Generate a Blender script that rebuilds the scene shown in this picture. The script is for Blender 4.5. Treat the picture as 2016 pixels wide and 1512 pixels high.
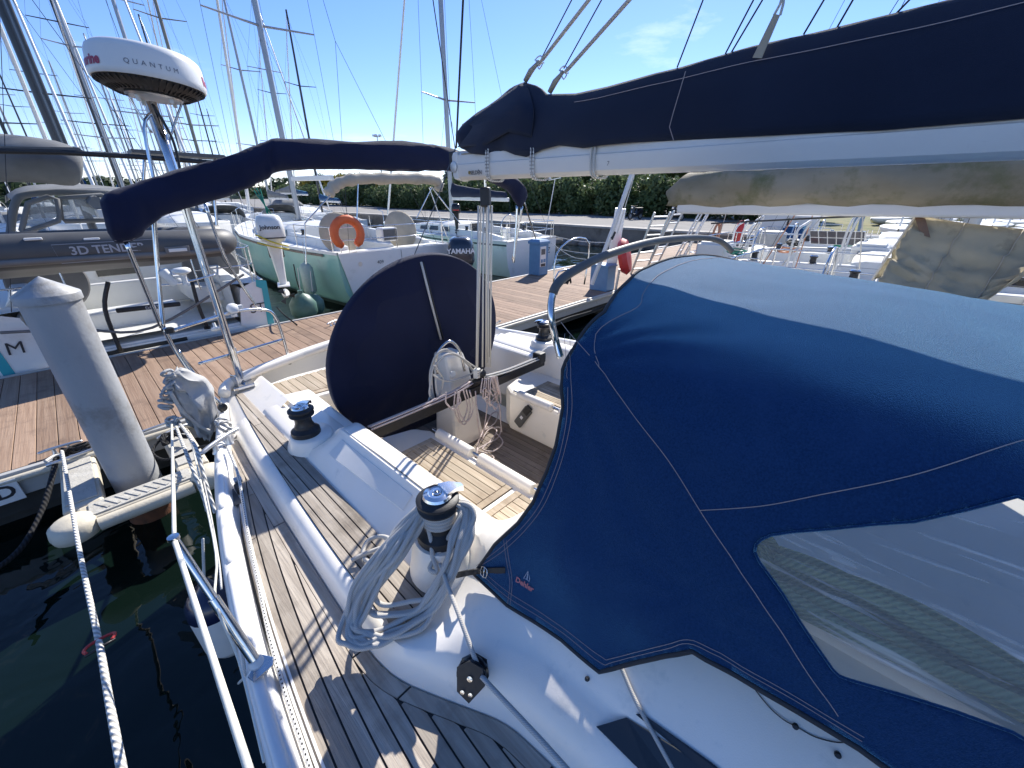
import bpy, bmesh, math, random
import numpy as np
from mathutils import Vector, Matrix, Euler, noise
from mathutils.geometry import delaunay_2d_cdt
random.seed(7)
for o in list(bpy.data.objects): bpy.data.objects.remove(o)
SC = bpy.context.scene
COL = SC.collection
R = math.radians
PI = math.pi
# ------------------------------------------------------------------ camera
# World frame: +Y is aft along the yacht, +X is to port, Z = 0 is the water.
FPX, CX, CY = 792.0, 1008.0, 756.0
PITCH, YAW, CZ = R(25.05), R(46.75), 2.75
FH = Vector((math.sin(YAW), math.cos(YAW), 0)); RT = Vector((math.cos(YAW), -math.sin(YAW), 0))
FW = FH*math.cos(PITCH)+Vector((0, 0, -math.sin(PITCH))); UP = FH*math.sin(PITCH)+Vector((0, 0, math.cos(PITCH)))
CAM = Vector((0, 0, CZ))
cd = bpy.data.cameras.new('camera'); co = bpy.data.objects.new('camera', cd); COL.objects.link(co)
cd.sensor_fit = 'HORIZONTAL'; cd.sensor_width = 36; cd.lens = FPX/2016*36; cd.clip_start = .02; cd.clip_end = 6000
co.matrix_world = Matrix(((RT.x, UP.x, -FW.x, 0), (RT.y, UP.y, -FW.y, 0), (RT.z, UP.z, -FW.z, CZ), (0, 0, 0, 1)))
SC.camera = co
SC.cycles.diffuse_bounces = 8
SC.render.resolution_x, SC.render.resolution_y = 1024, 768
# ------------------------------------------------------------------ sky, sun, exposure
SUN_EL, SUN_AZ = 36.5, 65.0          # azimuth measured from +Y towards +X
w = bpy.data.worlds.new('World'); SC.world = w; w.use_nodes = True
nt = w.node_tree; nt.nodes.clear()
out = nt.nodes.new('ShaderNodeOutputWorld'); bg = nt.nodes.new('ShaderNodeBackground'); sky = nt.nodes.new('ShaderNodeTexSky')
sky.sky_type = 'NISHITA'; sky.sun_disc = False; sky.sun_elevation = R(SUN_EL); sky.sun_rotation = R(SUN_AZ)
sky.air_density = .85; sky.dust_density = .05; sky.ozone_density = 3.0
tc = nt.nodes.new('ShaderNodeTexCoord'); mp = nt.nodes.new('ShaderNodeMapping'); mp.inputs['Scale'].default_value = (1.2, 2.6, 9)
mp.inputs['Rotation'].default_value = (0, R(12), R(20))
nz = nt.nodes.new('ShaderNodeTexNoise'); nz.inputs['Scale'].default_value = 1.6; nz.inputs['Detail'].default_value = 7; nz.inputs['Roughness'].default_value = .62
cr = nt.nodes.new('ShaderNodeValToRGB'); cr.color_ramp.elements[0].position = .60; cr.color_ramp.elements[0].color = (0, 0, 0, 1); cr.color_ramp.elements[1].position = .85; cr.color_ramp.elements[1].color = (.40, .40, .40, 1)
mx = nt.nodes.new('ShaderNodeMix'); mx.data_type = 'RGBA'; mx.inputs[7].default_value = (8.5, 9.0, 9.6, 1)
L = nt.links.new
L(tc.outputs['Generated'], mp.inputs[0]); L(mp.outputs[0], nz.inputs[0]); L(nz.outputs[0], cr.inputs[0]); L(cr.outputs[0], mx.inputs[0])
hsv = nt.nodes.new('ShaderNodeHueSaturation'); hsv.inputs['Saturation'].default_value = 1.16; gain = nt.nodes.new('ShaderNodeMix'); gain.data_type = 'RGBA'; gain.blend_type = 'MULTIPLY'; gain.inputs[0].default_value = 1; gain.inputs[7].default_value = (1.06, .95, 1.09, 1); L(sky.outputs[0], hsv.inputs['Color']); L(hsv.outputs[0], gain.inputs[6]); L(gain.outputs[2], mx.inputs[6]); L(mx.outputs[2], bg.inputs[0]); L(bg.outputs[0], out.inputs[0])
bg.inputs[1].default_value = .108
sl = bpy.data.lights.new('sun', 'SUN'); sl.energy = 4.5; sl.angle = R(.53); sl.color = (1, .955, .88)
so = bpy.data.objects.new('sun', sl); COL.objects.link(so)
sd = Vector((math.sin(R(SUN_AZ))*math.cos(R(SUN_EL)), math.cos(R(SUN_AZ))*math.cos(R(SUN_EL)), math.sin(R(SUN_EL))))
so.rotation_euler = sd.to_track_quat('Z', 'Y').to_euler(); so.location = (20, 10, 30)
vs = SC.view_settings; vs.view_transform = 'Standard'; vs.look = 'None'; vs.gamma = 1; vs.exposure = .84; vs.use_curve_mapping = False

# ------------------------------------------------------------------ survey helpers: a photo pixel to a point on a known plane
def ray(px, py): return FW+RT*((px-CX)/FPX)-UP*((py-CY)/FPX)
def PZ(px, py, z): d = ray(px, py); return CAM+d*((z-CZ)/d.z)
def PX(px, py, x): d = ray(px, py); return CAM+d*(x/d.x)
def PY(px, py, y): d = ray(px, py); return CAM+d*(y/d.y)
def PD(px, py, dep): return CAM+ray(px, py)*dep
def lz(pts): return [PZ(*p) for p in pts]
def lx(pts, x): return [PX(p[0], p[1], x) for p in pts]
def ly(pts, y): return [PY(p[0], p[1], y) for p in pts]
def spl(pts, n=6, closed=False):
    """Catmull-Rom through the points."""
    P = [Vector(p) for p in pts]; m = len(P)
    if m < 3: return P
    o = []; seg = m if closed else m-1
    for i in range(seg):
        if closed: a, b, c, d = P[(i-1) % m], P[i], P[(i+1) % m], P[(i+2) % m]
        else: a, b, c, d = P[max(i-1, 0)], P[i], P[i+1], P[min(i+2, m-1)]
        for k in range(n):
            t = k/n; t2 = t*t; t3 = t2*t
            o.append(.5*((2*b)+(c-a)*t+(2*a-5*b+4*c-d)*t2+(3*b-a-3*c+d)*t3))
    if not closed: o.append(P[-1])
    return o
def poly1(ys, xs, deg): c = np.polyfit(ys, xs, deg); return lambda y: float(np.polyval(c, y))
def tab(ys, xs): return lambda y: float(np.interp(y, ys, xs))
def lerp(a, b, t): return a+(b-a)*t

class MB:
    def __init__(s): s.v = []; s.f = []; s.uv = {}
    def add(s, vs, fs):
        b = len(s.v); s.v += [tuple(v) for v in vs]; s.f += [tuple(i+b for i in f) for f in fs]; return s
    def box(s, c, sz, M=None, rz=0):
        x, y, z = sz[0]/2, sz[1]/2, sz[2]/2
        M = M or Matrix.Rotation(rz, 3, 'Z'); c = Vector(c)
        vs = [c+M@Vector(p) for p in ((-x,-y,-z),(x,-y,-z),(x,y,-z),(-x,y,-z),(-x,-y,z),(x,-y,z),(x,y,z),(-x,y,z))]
        return s.add(vs, [(0,3,2,1),(4,5,6,7),(0,1,5,4),(1,2,6,5),(2,3,7,6),(3,0,4,7)])
    def bar(s, a, b, wd, hg, upv=(0,0,1)):
        a = Vector(a); b = Vector(b); d = (b-a); l = d.length; d.normalize(); u = Vector(upv)
        sd_ = d.cross(u); sd_.normalize(); u2 = sd_.cross(d)
        M = Matrix((sd_, d, u2)).transposed()
        return s.box((a+b)/2, (wd, l, hg), M)
    def tube(s, pts, r, n=8, closed=False, cap=True):
        P = [Vector(p) for p in pts]; m = len(P)
        if m < 2: return s
        rr = r if isinstance(r, (list, tuple)) else [r]*m
        T = []
        for i in range(m):
            t = (P[(i+1) % m]-P[i-1]) if closed else (P[min(i+1, m-1)]-P[max(i-1, 0)])
            if t.length < 1e-9: t = Vector((0,0,1))
            T.append(t.normalized())
        u = T[0].orthogonal().normalized(); b = len(s.v); ln = 0; vv = []
        for i in range(m):
            if i: u = (u-T[i]*u.dot(T[i])); u = u.normalized() if u.length > 1e-6 else T[i].orthogonal().normalized(); ln += (P[i]-P[i-1]).length
            w_ = T[i].cross(u); vv.append(ln)
            for k in range(n):
                a = 2*PI*k/n; s.v.append(tuple(P[i]+(u*math.cos(a)+w_*math.sin(a))*rr[i]))
        for i in range(m if closed else m-1):
            j = (i+1) % m; v0 = vv[i]; v1 = vv[j] if j else ln+(P[0]-P[-1]).length
            for k in range(n):
                k2 = (k+1) % n
                s.uv[len(s.f)] = ((k/n, v0), ((k+1)/n, v0), ((k+1)/n, v1), (k/n, v1))
                s.f.append((b+i*n+k, b+i*n+k2, b+j*n+k2, b+j*n+k))
        if cap and not closed:
            s.f.append(tuple(b+k for k in range(n))[::-1]); s.f.append(tuple(b+(m-1)*n+k for k in range(n)))
        return s
    def lathe(s, prof, c=(0,0,0), n=20, M=None):
        c = Vector(c); M = M or Matrix.Identity(3); rows = []
        for r, z in prof: rows.append([c+M@Vector((r*math.cos(2*PI*k/n), r*math.sin(2*PI*k/n), z)) for k in range(n)])
        return s.loft(rows, True, prof[0][0] > 1e-6, prof[-1][0] > 1e-6)
    def loft(s, rows, closed=False, cap0=False, cap1=False):
        b = len(s.v); n = len(rows[0])
        for r in rows: s.v += [tuple(p) for p in r]
        for i in range(len(rows)-1):
            for k in range(n if closed else n-1):
                k2 = (k+1) % n
                s.f.append((b+i*n+k, b+i*n+k2, b+(i+1)*n+k2, b+(i+1)*n+k))
        if cap0: s.f.append(tuple(b+k for k in range(n))[::-1])
        if cap1: s.f.append(tuple(b+(len(rows)-1)*n+k for k in range(n)))
        return s
    def prism(s, poly, z0, z1):
        n = len(poly); vs = [(p[0], p[1], z0) for p in poly]+[(p[0], p[1], z1) for p in poly]
        return s.add(vs, [tuple(range(n))[::-1], tuple(range(n, 2*n))]+[(i, (i+1) % n, n+(i+1) % n, n+i) for i in range(n)])
    def slab(s, pts, nrm, th):
        """polygon of 3-D points given a thickness along nrm"""
        n = len(pts); q = Vector(nrm)*th; vs = [Vector(p) for p in pts]+[Vector(p)+q for p in pts]
        return s.add(vs, [tuple(range(n))[::-1], tuple(range(n, 2*n))]+[(i, (i+1) % n, n+(i+1) % n, n+i) for i in range(n)])
    def strip(s, rows_l, rows_r, z0, z1):
        """curved plank between two xy polylines"""
        rows = [[(a[0], a[1], z0), (a[0], a[1], z1), (b[0], b[1], z1), (b[0], b[1], z0)] for a, b in zip(rows_l, rows_r)]
        return s.loft(rows, True, True, True)
    def text(s, txt, size, fn, extrude=0, bold=0, shear=0, spacing=1):
        cu = bpy.data.curves.new('t', 'FONT'); cu.body = txt; cu.size = size; cu.align_x = 'CENTER'; cu.align_y = 'CENTER'; cu.offset = bold; cu.shear = shear; cu.space_character = spacing; cu.resolution_u = 3
        ob = bpy.data.objects.new('t', cu); COL.objects.link(ob)
        me = bpy.data.meshes.new_from_object(ob.evaluated_get(bpy.context.evaluated_depsgraph_get()))
        s.add([fn(v.co.x, v.co.y) for v in me.vertices], [tuple(p.vertices) for p in me.polygons])
        bpy.data.objects.remove(ob); bpy.data.meshes.remove(me); bpy.data.curves.remove(cu); return s
    def mesh(s, name, smooth=None):
        me = bpy.data.meshes.new(name); me.from_pydata(s.v, [], s.f)
        if s.uv:
            uvl = me.uv_layers.new(name='UVMap').data
            for fi, q in s.uv.items():
                p = me.polygons[fi]
                for li, c in zip(p.loop_indices, q): uvl[li].uv = c
        if smooth is not None:
            me.shade_smooth()
            if smooth < 179: me.set_sharp_from_angle(angle=R(smooth))
        me.validate(); me.update(); return me
    def build(s, name, mat, par=None, smooth=None, bev=0, world=True):
        me = s.mesh(name, smooth); me.materials.append(M_[mat] if isinstance(mat, str) else mat)
        o = bpy.data.objects.new(name, me); COL.objects.link(o)
        if par is not None:
            o.parent = par
            if world: o.location = -WLOC.get(par.name, Vector((0,0,0)))
            WLOC[o.name] = Vector((0,0,0)) if world else Vector((0,0,0))
        if bev:
            m = o.modifiers.new('bevel', 'BEVEL'); m.width = bev; m.segments = 2; m.limit_method = 'ANGLE'; m.angle_limit = R(40)
        return o
WLOC = {}
def tag(o, label=None, cat=None, group=None, kind=None):
    if label: o['label'] = label
    if cat: o['category'] = cat
    if group: o['group'] = group
    if kind: o['kind'] = kind
    return o
def thing(name, loc, label, cat, group=None, rz=0):
    o = bpy.data.objects.new(name, None); COL.objects.link(o); o.location = loc; o.rotation_euler.z = rz; o.empty_display_size = .1
    WLOC[o.name] = Vector(loc); return tag(o, label, cat, group)
def shared(name, me, par, loc=(0,0,0), rot=(0,0,0), scale=(1,1,1)):
    o = bpy.data.objects.new(name, me); COL.objects.link(o); o.parent = par; o.location = loc; o.rotation_euler = rot; o.scale = scale; return o
def kids(o): return [c for c in bpy.data.objects if c.parent == o]
def copy_tree(o, par=None, src=None):
    c = o.copy(); COL.objects.link(c); c.parent = par
    for ch in o.children: copy_tree(ch, c)
    return c
def rope(name, pts, r, mat, label, cat='rope', group=None, n=7, sm=5, par=None):
    o = MB().tube(spl(pts, sm), r, n).build(name, mat, par, 180)
    return tag(o, label, cat, group) if par is None else o
# ------------------------------------------------------------------ materials
M_ = {}
def pm(name, col, rough=.5, metal=0, col2=None, nscale=8, stretch=(1,1,1), nmix=(.35,.7), bump=0, bscale=80, bstretch=(1,1,1), coat=0, spec=.5, coord='Object', detail=5, spots=None, rvar=0, sheen=0, trans=0):
    m = bpy.data.materials.new(name); m.use_nodes = True; t = m.node_tree; b = t.nodes['Principled BSDF']
    b.inputs['Base Color'].default_value = (*col, 1); b.inputs['Roughness'].default_value = rough; b.inputs['Metallic'].default_value = metal
    b.inputs['Specular IOR Level'].default_value = spec; b.inputs['Coat Weight'].default_value = coat; b.inputs['Coat Roughness'].default_value = .12
    b.inputs['Sheen Weight'].default_value = sheen; b.inputs['Sheen Roughness'].default_value = .5
    b.inputs['Transmission Weight'].default_value = trans
    tc = t.nodes.new('ShaderNodeTexCoord')
    def nz(scale, st, det=5, rgh=.55):
        mp = t.nodes.new('ShaderNodeMapping'); mp.inputs['Scale'].default_value = st
        n = t.nodes.new('ShaderNodeTexNoise'); n.inputs['Scale'].default_value = scale; n.inputs['Detail'].default_value = det; n.inputs['Roughness'].default_value = rgh
        t.links.new(tc.outputs[coord], mp.inputs[0]); t.links.new(mp.outputs[0], n.inputs[0]); return n
    cur = None
    if col2:
        n = nz(nscale, stretch, detail); r = t.nodes.new('ShaderNodeValToRGB')
        r.color_ramp.elements[0].position = nmix[0]; r.color_ramp.elements[1].position = nmix[1]
        r.color_ramp.elements[0].color = (*col, 1); r.color_ramp.elements[1].color = (*col2, 1)
        t.links.new(n.outputs[0], r.inputs[0]); cur = r.outputs[0]
    if spots:      # (colour, scale, lo, hi): irregular stains
        n = nz(spots[1], (1,1,1), 6, .65); r = t.nodes.new('ShaderNodeMapRange'); r.inputs[1].default_value = spots[2]; r.inputs[2].default_value = spots[3]
        t.links.new(n.outputs[0], r.inputs[0]); x = t.nodes.new('ShaderNodeMix'); x.data_type = 'RGBA'; x.inputs[7].default_value = (*spots[0], 1); x.inputs[6].default_value = (*col, 1)
        if cur: t.links.new(cur, x.inputs[6])
        t.links.new(r.outputs[0], x.inputs[0]); cur = x.outputs[2]
    if cur: t.links.new(cur, b.inputs['Base Color'])
    if rvar:
        n = nz(nscale*2, (1,1,1), 4); r = t.nodes.new('ShaderNodeMapRange'); r.inputs[3].default_value = rough-rvar; r.inputs[4].default_value = rough+rvar; r.inputs[1].default_value = .3; r.inputs[2].default_value = .7
        t.links.new(n.outputs[0], r.inputs[0]); t.links.new(r.outputs[0], b.inputs['Roughness'])
    if bump:
        n = nz(bscale, bstretch, 4); u = t.nodes.new('ShaderNodeBump'); u.inputs['Strength'].default_value = bump; u.inputs['Distance'].default_value = .01
        t.links.new(n.outputs[0], u.inputs['Height']); t.links.new(u.outputs[0], b.inputs['Normal'])
    M_[name] = m; return m
def teak(name, c1, c2, c3, axis=(45, 2.2, 45), bump=.35):
    m = pm(name, c1, .78, 0, c2, 1.0, axis, (.3, .72), bump, 2.4, axis, detail=8, spots=(c3, 3.5, .52, .72), spec=.25)
    t = m.node_tree; b = t.nodes['Principled BSDF']
    oi = t.nodes.new('ShaderNodeObjectInfo'); mr = t.nodes.new('ShaderNodeMapRange'); mr.inputs[3].default_value = .8; mr.inputs[4].default_value = 1.18
    t.links.new(oi.outputs['Random'], mr.inputs[0])
    src = b.inputs['Base Color'].links[0].from_socket; h = t.nodes.new('ShaderNodeHueSaturation'); t.links.new(src, h.inputs['Color']); t.links.new(mr.outputs[0], h.inputs['Value']); t.links.new(h.outputs[0], b.inputs['Base Color'])
    return m
teak('teak_grey', (.305, .258, .21), (.51, .45, .375), (.23, .195, .158))
teak('teak_cockpit', (.36, .285, .20), (.55, .46, .35), (.28, .215, .15))
teak('teak_sole', (.20, .16, .125), (.31, .26, .21), (.14, .11, .09))
teak('dock_wood', (.255, .165, .112), (.37, .26, .185), (.20, .135, .098), (30, 1.0, 30), .5)
pm('caulk', (.012, .012, .012), .6)
pm('gelcoat', (.90, .84, .74), .34, 0, (.93, .88, .80), 5, (1,1,1), (.3, .75), .10, 260, coat=.25, spots=((.62, .62, .58), 7, .60, .82))
pm('nonskid', (.80, .77, .71), .5, 0, (.86, .83, .77), 6, (1,1,1), (.3, .7), .15, 420, spots=((.58, .57, .53), 9, .60, .85))
pm('rail_white', (.80, .785, .75), .3, 0, (.86, .845, .81), 9, (1,1,1), (.3, .7), .08, 200, coat=.2)
pm('canvas_navy', (.008, .031, .100), .66, 0, (.016, .054, .155), 210, (1,1,1), (.35, .68), .6, 420, sheen=1.0, spec=.4, detail=6, spots=((.026, .066, .17), 2.2, .52, .80))
for m_ in ('canvas_navy',): M_[m_].node_tree.nodes['Principled BSDF'].inputs['Specular Tint'].default_value = (.25, .6, 1, 1); M_[m_].node_tree.nodes['Principled BSDF'].inputs['Sheen Tint'].default_value = (.34, .80, 1, 1); M_[m_].node_tree.nodes['Principled BSDF'].inputs['Sheen Roughness'].default_value = .28
pm('canvas_dark', (.006, .009, .034), .85, 0, (.010, .015, .050), 3, (1,1,1), (.3, .75), .35, 700, sheen=.12, spec=.25)
pm('canvas_boom', (.010, .017, .040), .85, 0, (.014, .023, .052), 3, (1,1,1), (.3, .75), .35, 700, sheen=.15, spec=.25)
pm('canvas_edge', (.045, .045, .048), .8, 0, None, bump=.4, bscale=900)
pm('thread', (.42, .34, .32), .8)
pm('thread_white', (.68, .68, .68), .7)
pm('logo_red', (.55, .20, .20), .8); pm('logo_white', (.72, .74, .78), .7)
pm('black_rubber', (.016, .016, .017), .5, 0, (.028, .028, .029), 30, bump=.1, bscale=200)
pm('black_gloss', (.014, .014, .015), .22, 0, (.022, .022, .023), 10)
pm('black_metal', (.022, .022, .024), .38, .3, (.03, .03, .032), 20, spots=((.07, .07, .068), 25, .62, .8))
pm('grey_plastic', (.10, .10, .098), .55, 0, (.13, .13, .125), 12)
pm('steel', (.72, .72, .72), .14, 1, (.62, .62, .61), 14, rvar=.06)
pm('chrome', (.82, .81, .79), .16, 1)
pm('alu', (.62, .63, .64), .36, .85, (.52, .53, .54), 6, (1, 1, .2), bump=.05)
pm('alu_white', (.74, .725, .69), .42, .1, (.68, .665, .63), 5, (1, .3, 1), bump=.12, bscale=300, spots=((.50, .50, .48), 9, .64, .85))
pm('mast_alu', (.40, .41, .42), .4, .6, (.34, .35, .36), 3, (1, 1, .1))
pm('mast_olive', (.22, .21, .17), .55, .2, (.27, .26, .22), 3, (1, 1, .1))
pm('mast_dark', (.035, .037, .04), .35, .3, (.06, .06, .062), 3, (1, 1, .1))
pm('wire', (.12, .13, .14), .4, .6)
pm('wire_dark', (.03, .032, .036), .5)
pm('white_plastic', (.78, .77, .73), .38, 0, (.72, .72, .70), 8)
pm('lifeline', (.80, .77, .66), .35, 0, (.74, .71, .60), 20)
pm('water_dummy', (.01, .02, .015), .03)
pm('pile_grey', (.31, .32, .33), .5, 0, (.37, .38, .39), 4, (1, 1, .4), (.3, .7), .25, 30, spots=((.20, .19, .17), 3.2, .54, .74))
pm('beige_plastic', (.58, .52, .40), .6, 0, (.66, .60, .48), 6, (1,1,1), (.3, .7), .2, 60, spots=((.30, .26, .19), 4, .56, .80))
pm('concrete_pad', (.42, .40, .35), .85, 0, (.52, .50, .45), 14, (1,1,1), (.3, .7), .6, 50, spots=((.25, .23, .2), 6, .58, .8))
pm('fascia', (.44, .43, .40), .55, .1, (.52, .51, .48), 5, (.3, 1, 1), bump=.1, spots=((.24, .22, .19), 6, .6, .8))
pm('rust', (.16, .06, .025), .9, 0, (.07, .035, .02), 20, bump=.6, bscale=60)
pm('dark_under', (.03, .032, .03), .9, 0, (.05, .05, .045), 6)
pm('grey_canvas', (.36, .36, .355), .6, 0, (.45, .45, .44), 7, (1,1,1), (.3, .7), .3, 300, spots=((.22, .22, .21), 6, .6, .8))
pm('beige_canvas', (.42, .36, .27), .85, 0, (.50, .44, .34), 4, (1,1,1), (.3, .7), .3, 500)
pm('khaki_canvas', (.22, .19, .125), .85, 0, (.34, .30, .22), 2.2, (1, .5, 1), (.32, .68), .4, 300, spots=((.15, .15, .075), 3.2, .50, .70))
pm('tent_canvas', (.40, .34, .22), .85, 0, (.50, .43, .29), 2.5, (1,1,1), (.3, .7), .4, 300, spots=((.20, .17, .12), 3, .54, .72))
pm('tent_patch', (.26, .15, .09), .9, 0, (.17, .12, .09), 12)
pm('grey_sailcover', (.15, .155, .155), .85, 0, (.21, .215, .215), 3, (1,1,1), (.3, .7), .3, 300)
pm('tender_grey', (.068, .069, .07), .55, 0, (.09, .091, .092), 4, (1,1,1), (.3, .7), .08, 60)
pm('tender_light', (.145, .142, .136), .55, 0, (.18, .176, .17), 4)
pm('tender_print', (.36, .37, .40), .5)
pm('teal', (.03, .36, .40), .35, 0, (.04, .40, .44), 4, coat=.3)
pm('mint', (.23, .47, .40), .34, 0, (.27, .52, .45), 3, coat=.3, spots=((.15, .30, .26), 3, .62, .85))
pm('mint_dark', (.05, .10, .09), .6, 0, (.08, .14, .12), 6)
pm('mint_fender', (.30, .42, .37), .45, 0, (.38, .48, .44), 6, spots=((.2, .25, .22), 6, .6, .8))
pm('green_fender', (.06, .13, .10), .45, 0, (.09, .18, .14), 6)
pm('navy_hull', (.01, .015, .05), .25, coat=.4)
pm('orange', (.72, .13, .035), .6, 0, (.80, .17, .05), 6)
pm('red', (.55, .03, .03), .5, 0, (.62, .05, .04), 6)
pm('blue_post', (.10, .22, .38), .4, 0, (.13, .27, .44), 5)
pm('outboard_white', (.78, .77, .72), .3, 0, (.70, .69, .64), 6, coat=.3)
pm('outboard_blue', (.018, .028, .045), .25, 0, (.025, .036, .055), 5, coat=.4)
pm('print_white', (.75, .76, .78), .5); pm('print_dark', (.03, .03, .035), .5); pm('print_red', (.38, .03, .07), .45); pm('print_grey', (.16, .165, .19), .5); pm('print_gold', (.28, .20, .06), .5)
pm('yellow_rope', (.70, .55, .06), .7)
pm('window_dark', (.012, .016, .02), .08, 0, coat=.6)
pm('solar', (.012, .016, .035), .12, 0, (.02, .026, .05), 8, coat=.5)
pm('quay', (.36, .33, .29), .9, 0, (.46, .43, .38), 1.2, (1,1,1), (.3, .7), .4, 20, spots=((.22, .20, .18), .8, .56, .75))
pm('quay_wall', (.16, .145, .125), .95, 0, (.25, .23, .20), 1.5, (1,1,1), (.3, .7), .6, 12, spots=((.07, .065, .055), 1.2, .54, .72))
pm('asphalt_path', (.20, .19, .175), .95, 0, (.27, .255, .235), 1.2, bump=.3, bscale=40)
pm('grass', (.10, .13, .035), .95, 0, (.24, .20, .09), 1.2, (1,1,1), (.35, .65), .5, 30)
pm('trunk', (.09, .065, .045), .95, 0, (.14, .105, .075), 6, (1, 1, .3), bump=.6, bscale=30)
pm('paint_white', (.78, .78, .77), .35, 0, (.72, .72, .71), 3, coat=.2)
pm('paint_silver', (.45, .46, .48), .3, .4, coat=.4)
pm('glass_dark', (.02, .025, .03), .06, coat=.5)
pm('skin', (.50, .30, .21), .55); pm('shirt_teal', (.05, .16, .18), .85, 0, (.07, .20, .22), 30); pm('jeans', (.22, .32, .42), .9, 0, (.30, .41, .50), 30); pm('hair', (.05, .035, .025), .7)
pm('hull_white', (.78, .765, .725), .32, 0, (.84, .825, .785), 1.5, (1,1,1), (.3, .7), 0, coat=.25, spots=((.60, .59, .53), 2.5, .58, .80))
pm('deck_white', (.70, .70, .67), .5, 0, (.76, .76, .73), 3, (1,1,1), (.3, .7), .1, 100, spots=((.55, .54, .49), 3, .6, .8))
pm('cream_deck', (.62, .60, .53), .55, 0, (.70, .68, .61), 3)
pm('pink_rope_l', (.5, .4, .4), .8)
def leafmat(name, c1, c2, c3=None):
    m = pm(name, c1, .6, 0, c2, .9, (1,1,1), (.32, .68), spec=.3)
    b = m.node_tree.nodes['Principled BSDF']; b.inputs['Subsurface Weight'].default_value = 0
    t = m.node_tree; tr = t.nodes.new('ShaderNodeBsdfTranslucent'); mi = t.nodes.new('ShaderNodeMixShader'); mi.inputs[0].default_value = .35
    src = b.inputs['Base Color'].links[0].from_socket; t.links.new(src, tr.inputs[0]); t.links.new(b.outputs[0], mi.inputs[1]); t.links.new(tr.outputs[0], mi.inputs[2])
    t.links.new(mi.outputs[0], t.nodes['Material Output'].inputs[0]); return m
leafmat('leaf_hedge', (.06, .105, .035), (.15, .19, .085))
leafmat('leaf_tree', (.035, .07, .02), (.085, .12, .035))
leafmat('leaf_yellow', (.22, .19, .03), (.36, .29, .04))
leafmat('leaf_pine', (.028, .055, .022), (.06, .09, .035))
def ropemat(name, c1, c2, turns=2.0, pitch=60, width=.5, bump=.6, fleck=None):
    """laid or braided rope: a helical wave over the tube's own UVs (u round, v metres along)"""
    m = bpy.data.materials.new(name); m.use_nodes = True; t = m.node_tree; b = t.nodes['Principled BSDF']; b.inputs['Roughness'].default_value = .85; b.inputs['Specular IOR Level'].default_value = .2
    uv = t.nodes.new('ShaderNodeUVMap'); sp = t.nodes.new('ShaderNodeSeparateXYZ'); t.links.new(uv.outputs[0], sp.inputs[0])
    def mth(op, a, b_, c=None):
        n = t.nodes.new('ShaderNodeMath'); n.operation = op
        for i, q in enumerate((a, b_)):
            if q is None: continue
            if isinstance(q, (int, float)): n.inputs[i].default_value = q
            else: t.links.new(q, n.inputs[i])
        return n.outputs[0]
    a = mth('ADD', mth('MULTIPLY', sp.outputs[0], turns*2*PI), mth('MULTIPLY', sp.outputs[1], pitch*2*PI))
    s1 = mth('SINE', a, None)
    f = mth('MULTIPLY_ADD', s1, .5); f.node.inputs[2].default_value = .5
    if fleck:
        a2 = mth('SUBTRACT', mth('MULTIPLY', sp.outputs[0], fleck[0]*2*PI), mth('MULTIPLY', sp.outputs[1], fleck[1]*2*PI))
        g = mth('GREATER_THAN', mth('MULTIPLY', mth('SINE', a2, None), s1), fleck[2])
    r = t.nodes.new('ShaderNodeMix'); r.data_type = 'RGBA'; r.inputs[6].default_value = (*c2, 1); r.inputs[7].default_value = (*c1, 1)
    if fleck:
        r.inputs[6].default_value = (*c1, 1); r.inputs[7].default_value = (*c2, 1); t.links.new(g, r.inputs[0])
    else: t.links.new(mth('POWER', f, width), r.inputs[0])
    t.links.new(r.outputs[2], b.inputs['Base Color'])
    u = t.nodes.new('ShaderNodeBump'); u.inputs['Strength'].default_value = bump; u.inputs['Distance'].default_value = .004
    t.links.new(f, u.inputs['Height']); t.links.new(u.outputs[0], b.inputs['Normal']); M_[name] = m
ropemat('rope_laid', (.72, .71, .67), (.30, .29, .26), 3, 22, .6, 1.0)
ropemat('rope_grey', (.56, .54, .50), (.44, .42, .39), 6, 150, .6, .35)
ropemat('rope_white', (.68, .66, .61), (.54, .52, .48), 5, 120, .6, .4)
ropemat('rope_fleck', (.70, .69, .66), (.03, .03, .03), 2, 30, .5, .3, (2, 30, .55))
ropemat('rope_pink', (.62, .56, .52), (.28, .13, .15), 2, 45, .5, .3, (2, 45, .35))
ropemat('rope_black', (.035, .035, .037), (.012, .012, .012), 3, 26, .6, .9)
ropemat('rope_green', (.48, .50, .22), (.27, .30, .12), 4, 60, .6, .8)
ropemat('rope_teal', (.03, .28, .20), (.015, .14, .10), 4, 60, .6, .5)
ropemat('rope_orange', (.65, .33, .20), (.40, .18, .10), 4, 60, .6, .5)
# water
m = bpy.data.materials.new('water'); m.use_nodes = True; t = m.node_tree; b = t.nodes['Principled BSDF']
b.inputs['Base Color'].default_value = (.003, .008, .006, 1); b.inputs['Roughness'].default_value = .02; b.inputs['IOR'].default_value = 1.33
tc_ = t.nodes.new('ShaderNodeTexCoord'); n1 = t.nodes.new('ShaderNodeTexNoise'); n1.inputs['Scale'].default_value = 1.5; n1.inputs['Detail'].default_value = 3; n1.inputs['Roughness'].default_value = .45
n1.inputs['Distortion'].default_value = .6
u = t.nodes.new('ShaderNodeBump'); u.inputs['Strength'].default_value = .5; u.inputs['Distance'].default_value = .05
t.links.new(tc_.outputs['Object'], n1.inputs[0]); t.links.new(n1.outputs[0], u.inputs['Height']); t.links.new(u.outputs[0], b.inputs['Normal']); M_['water'] = m
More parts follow.
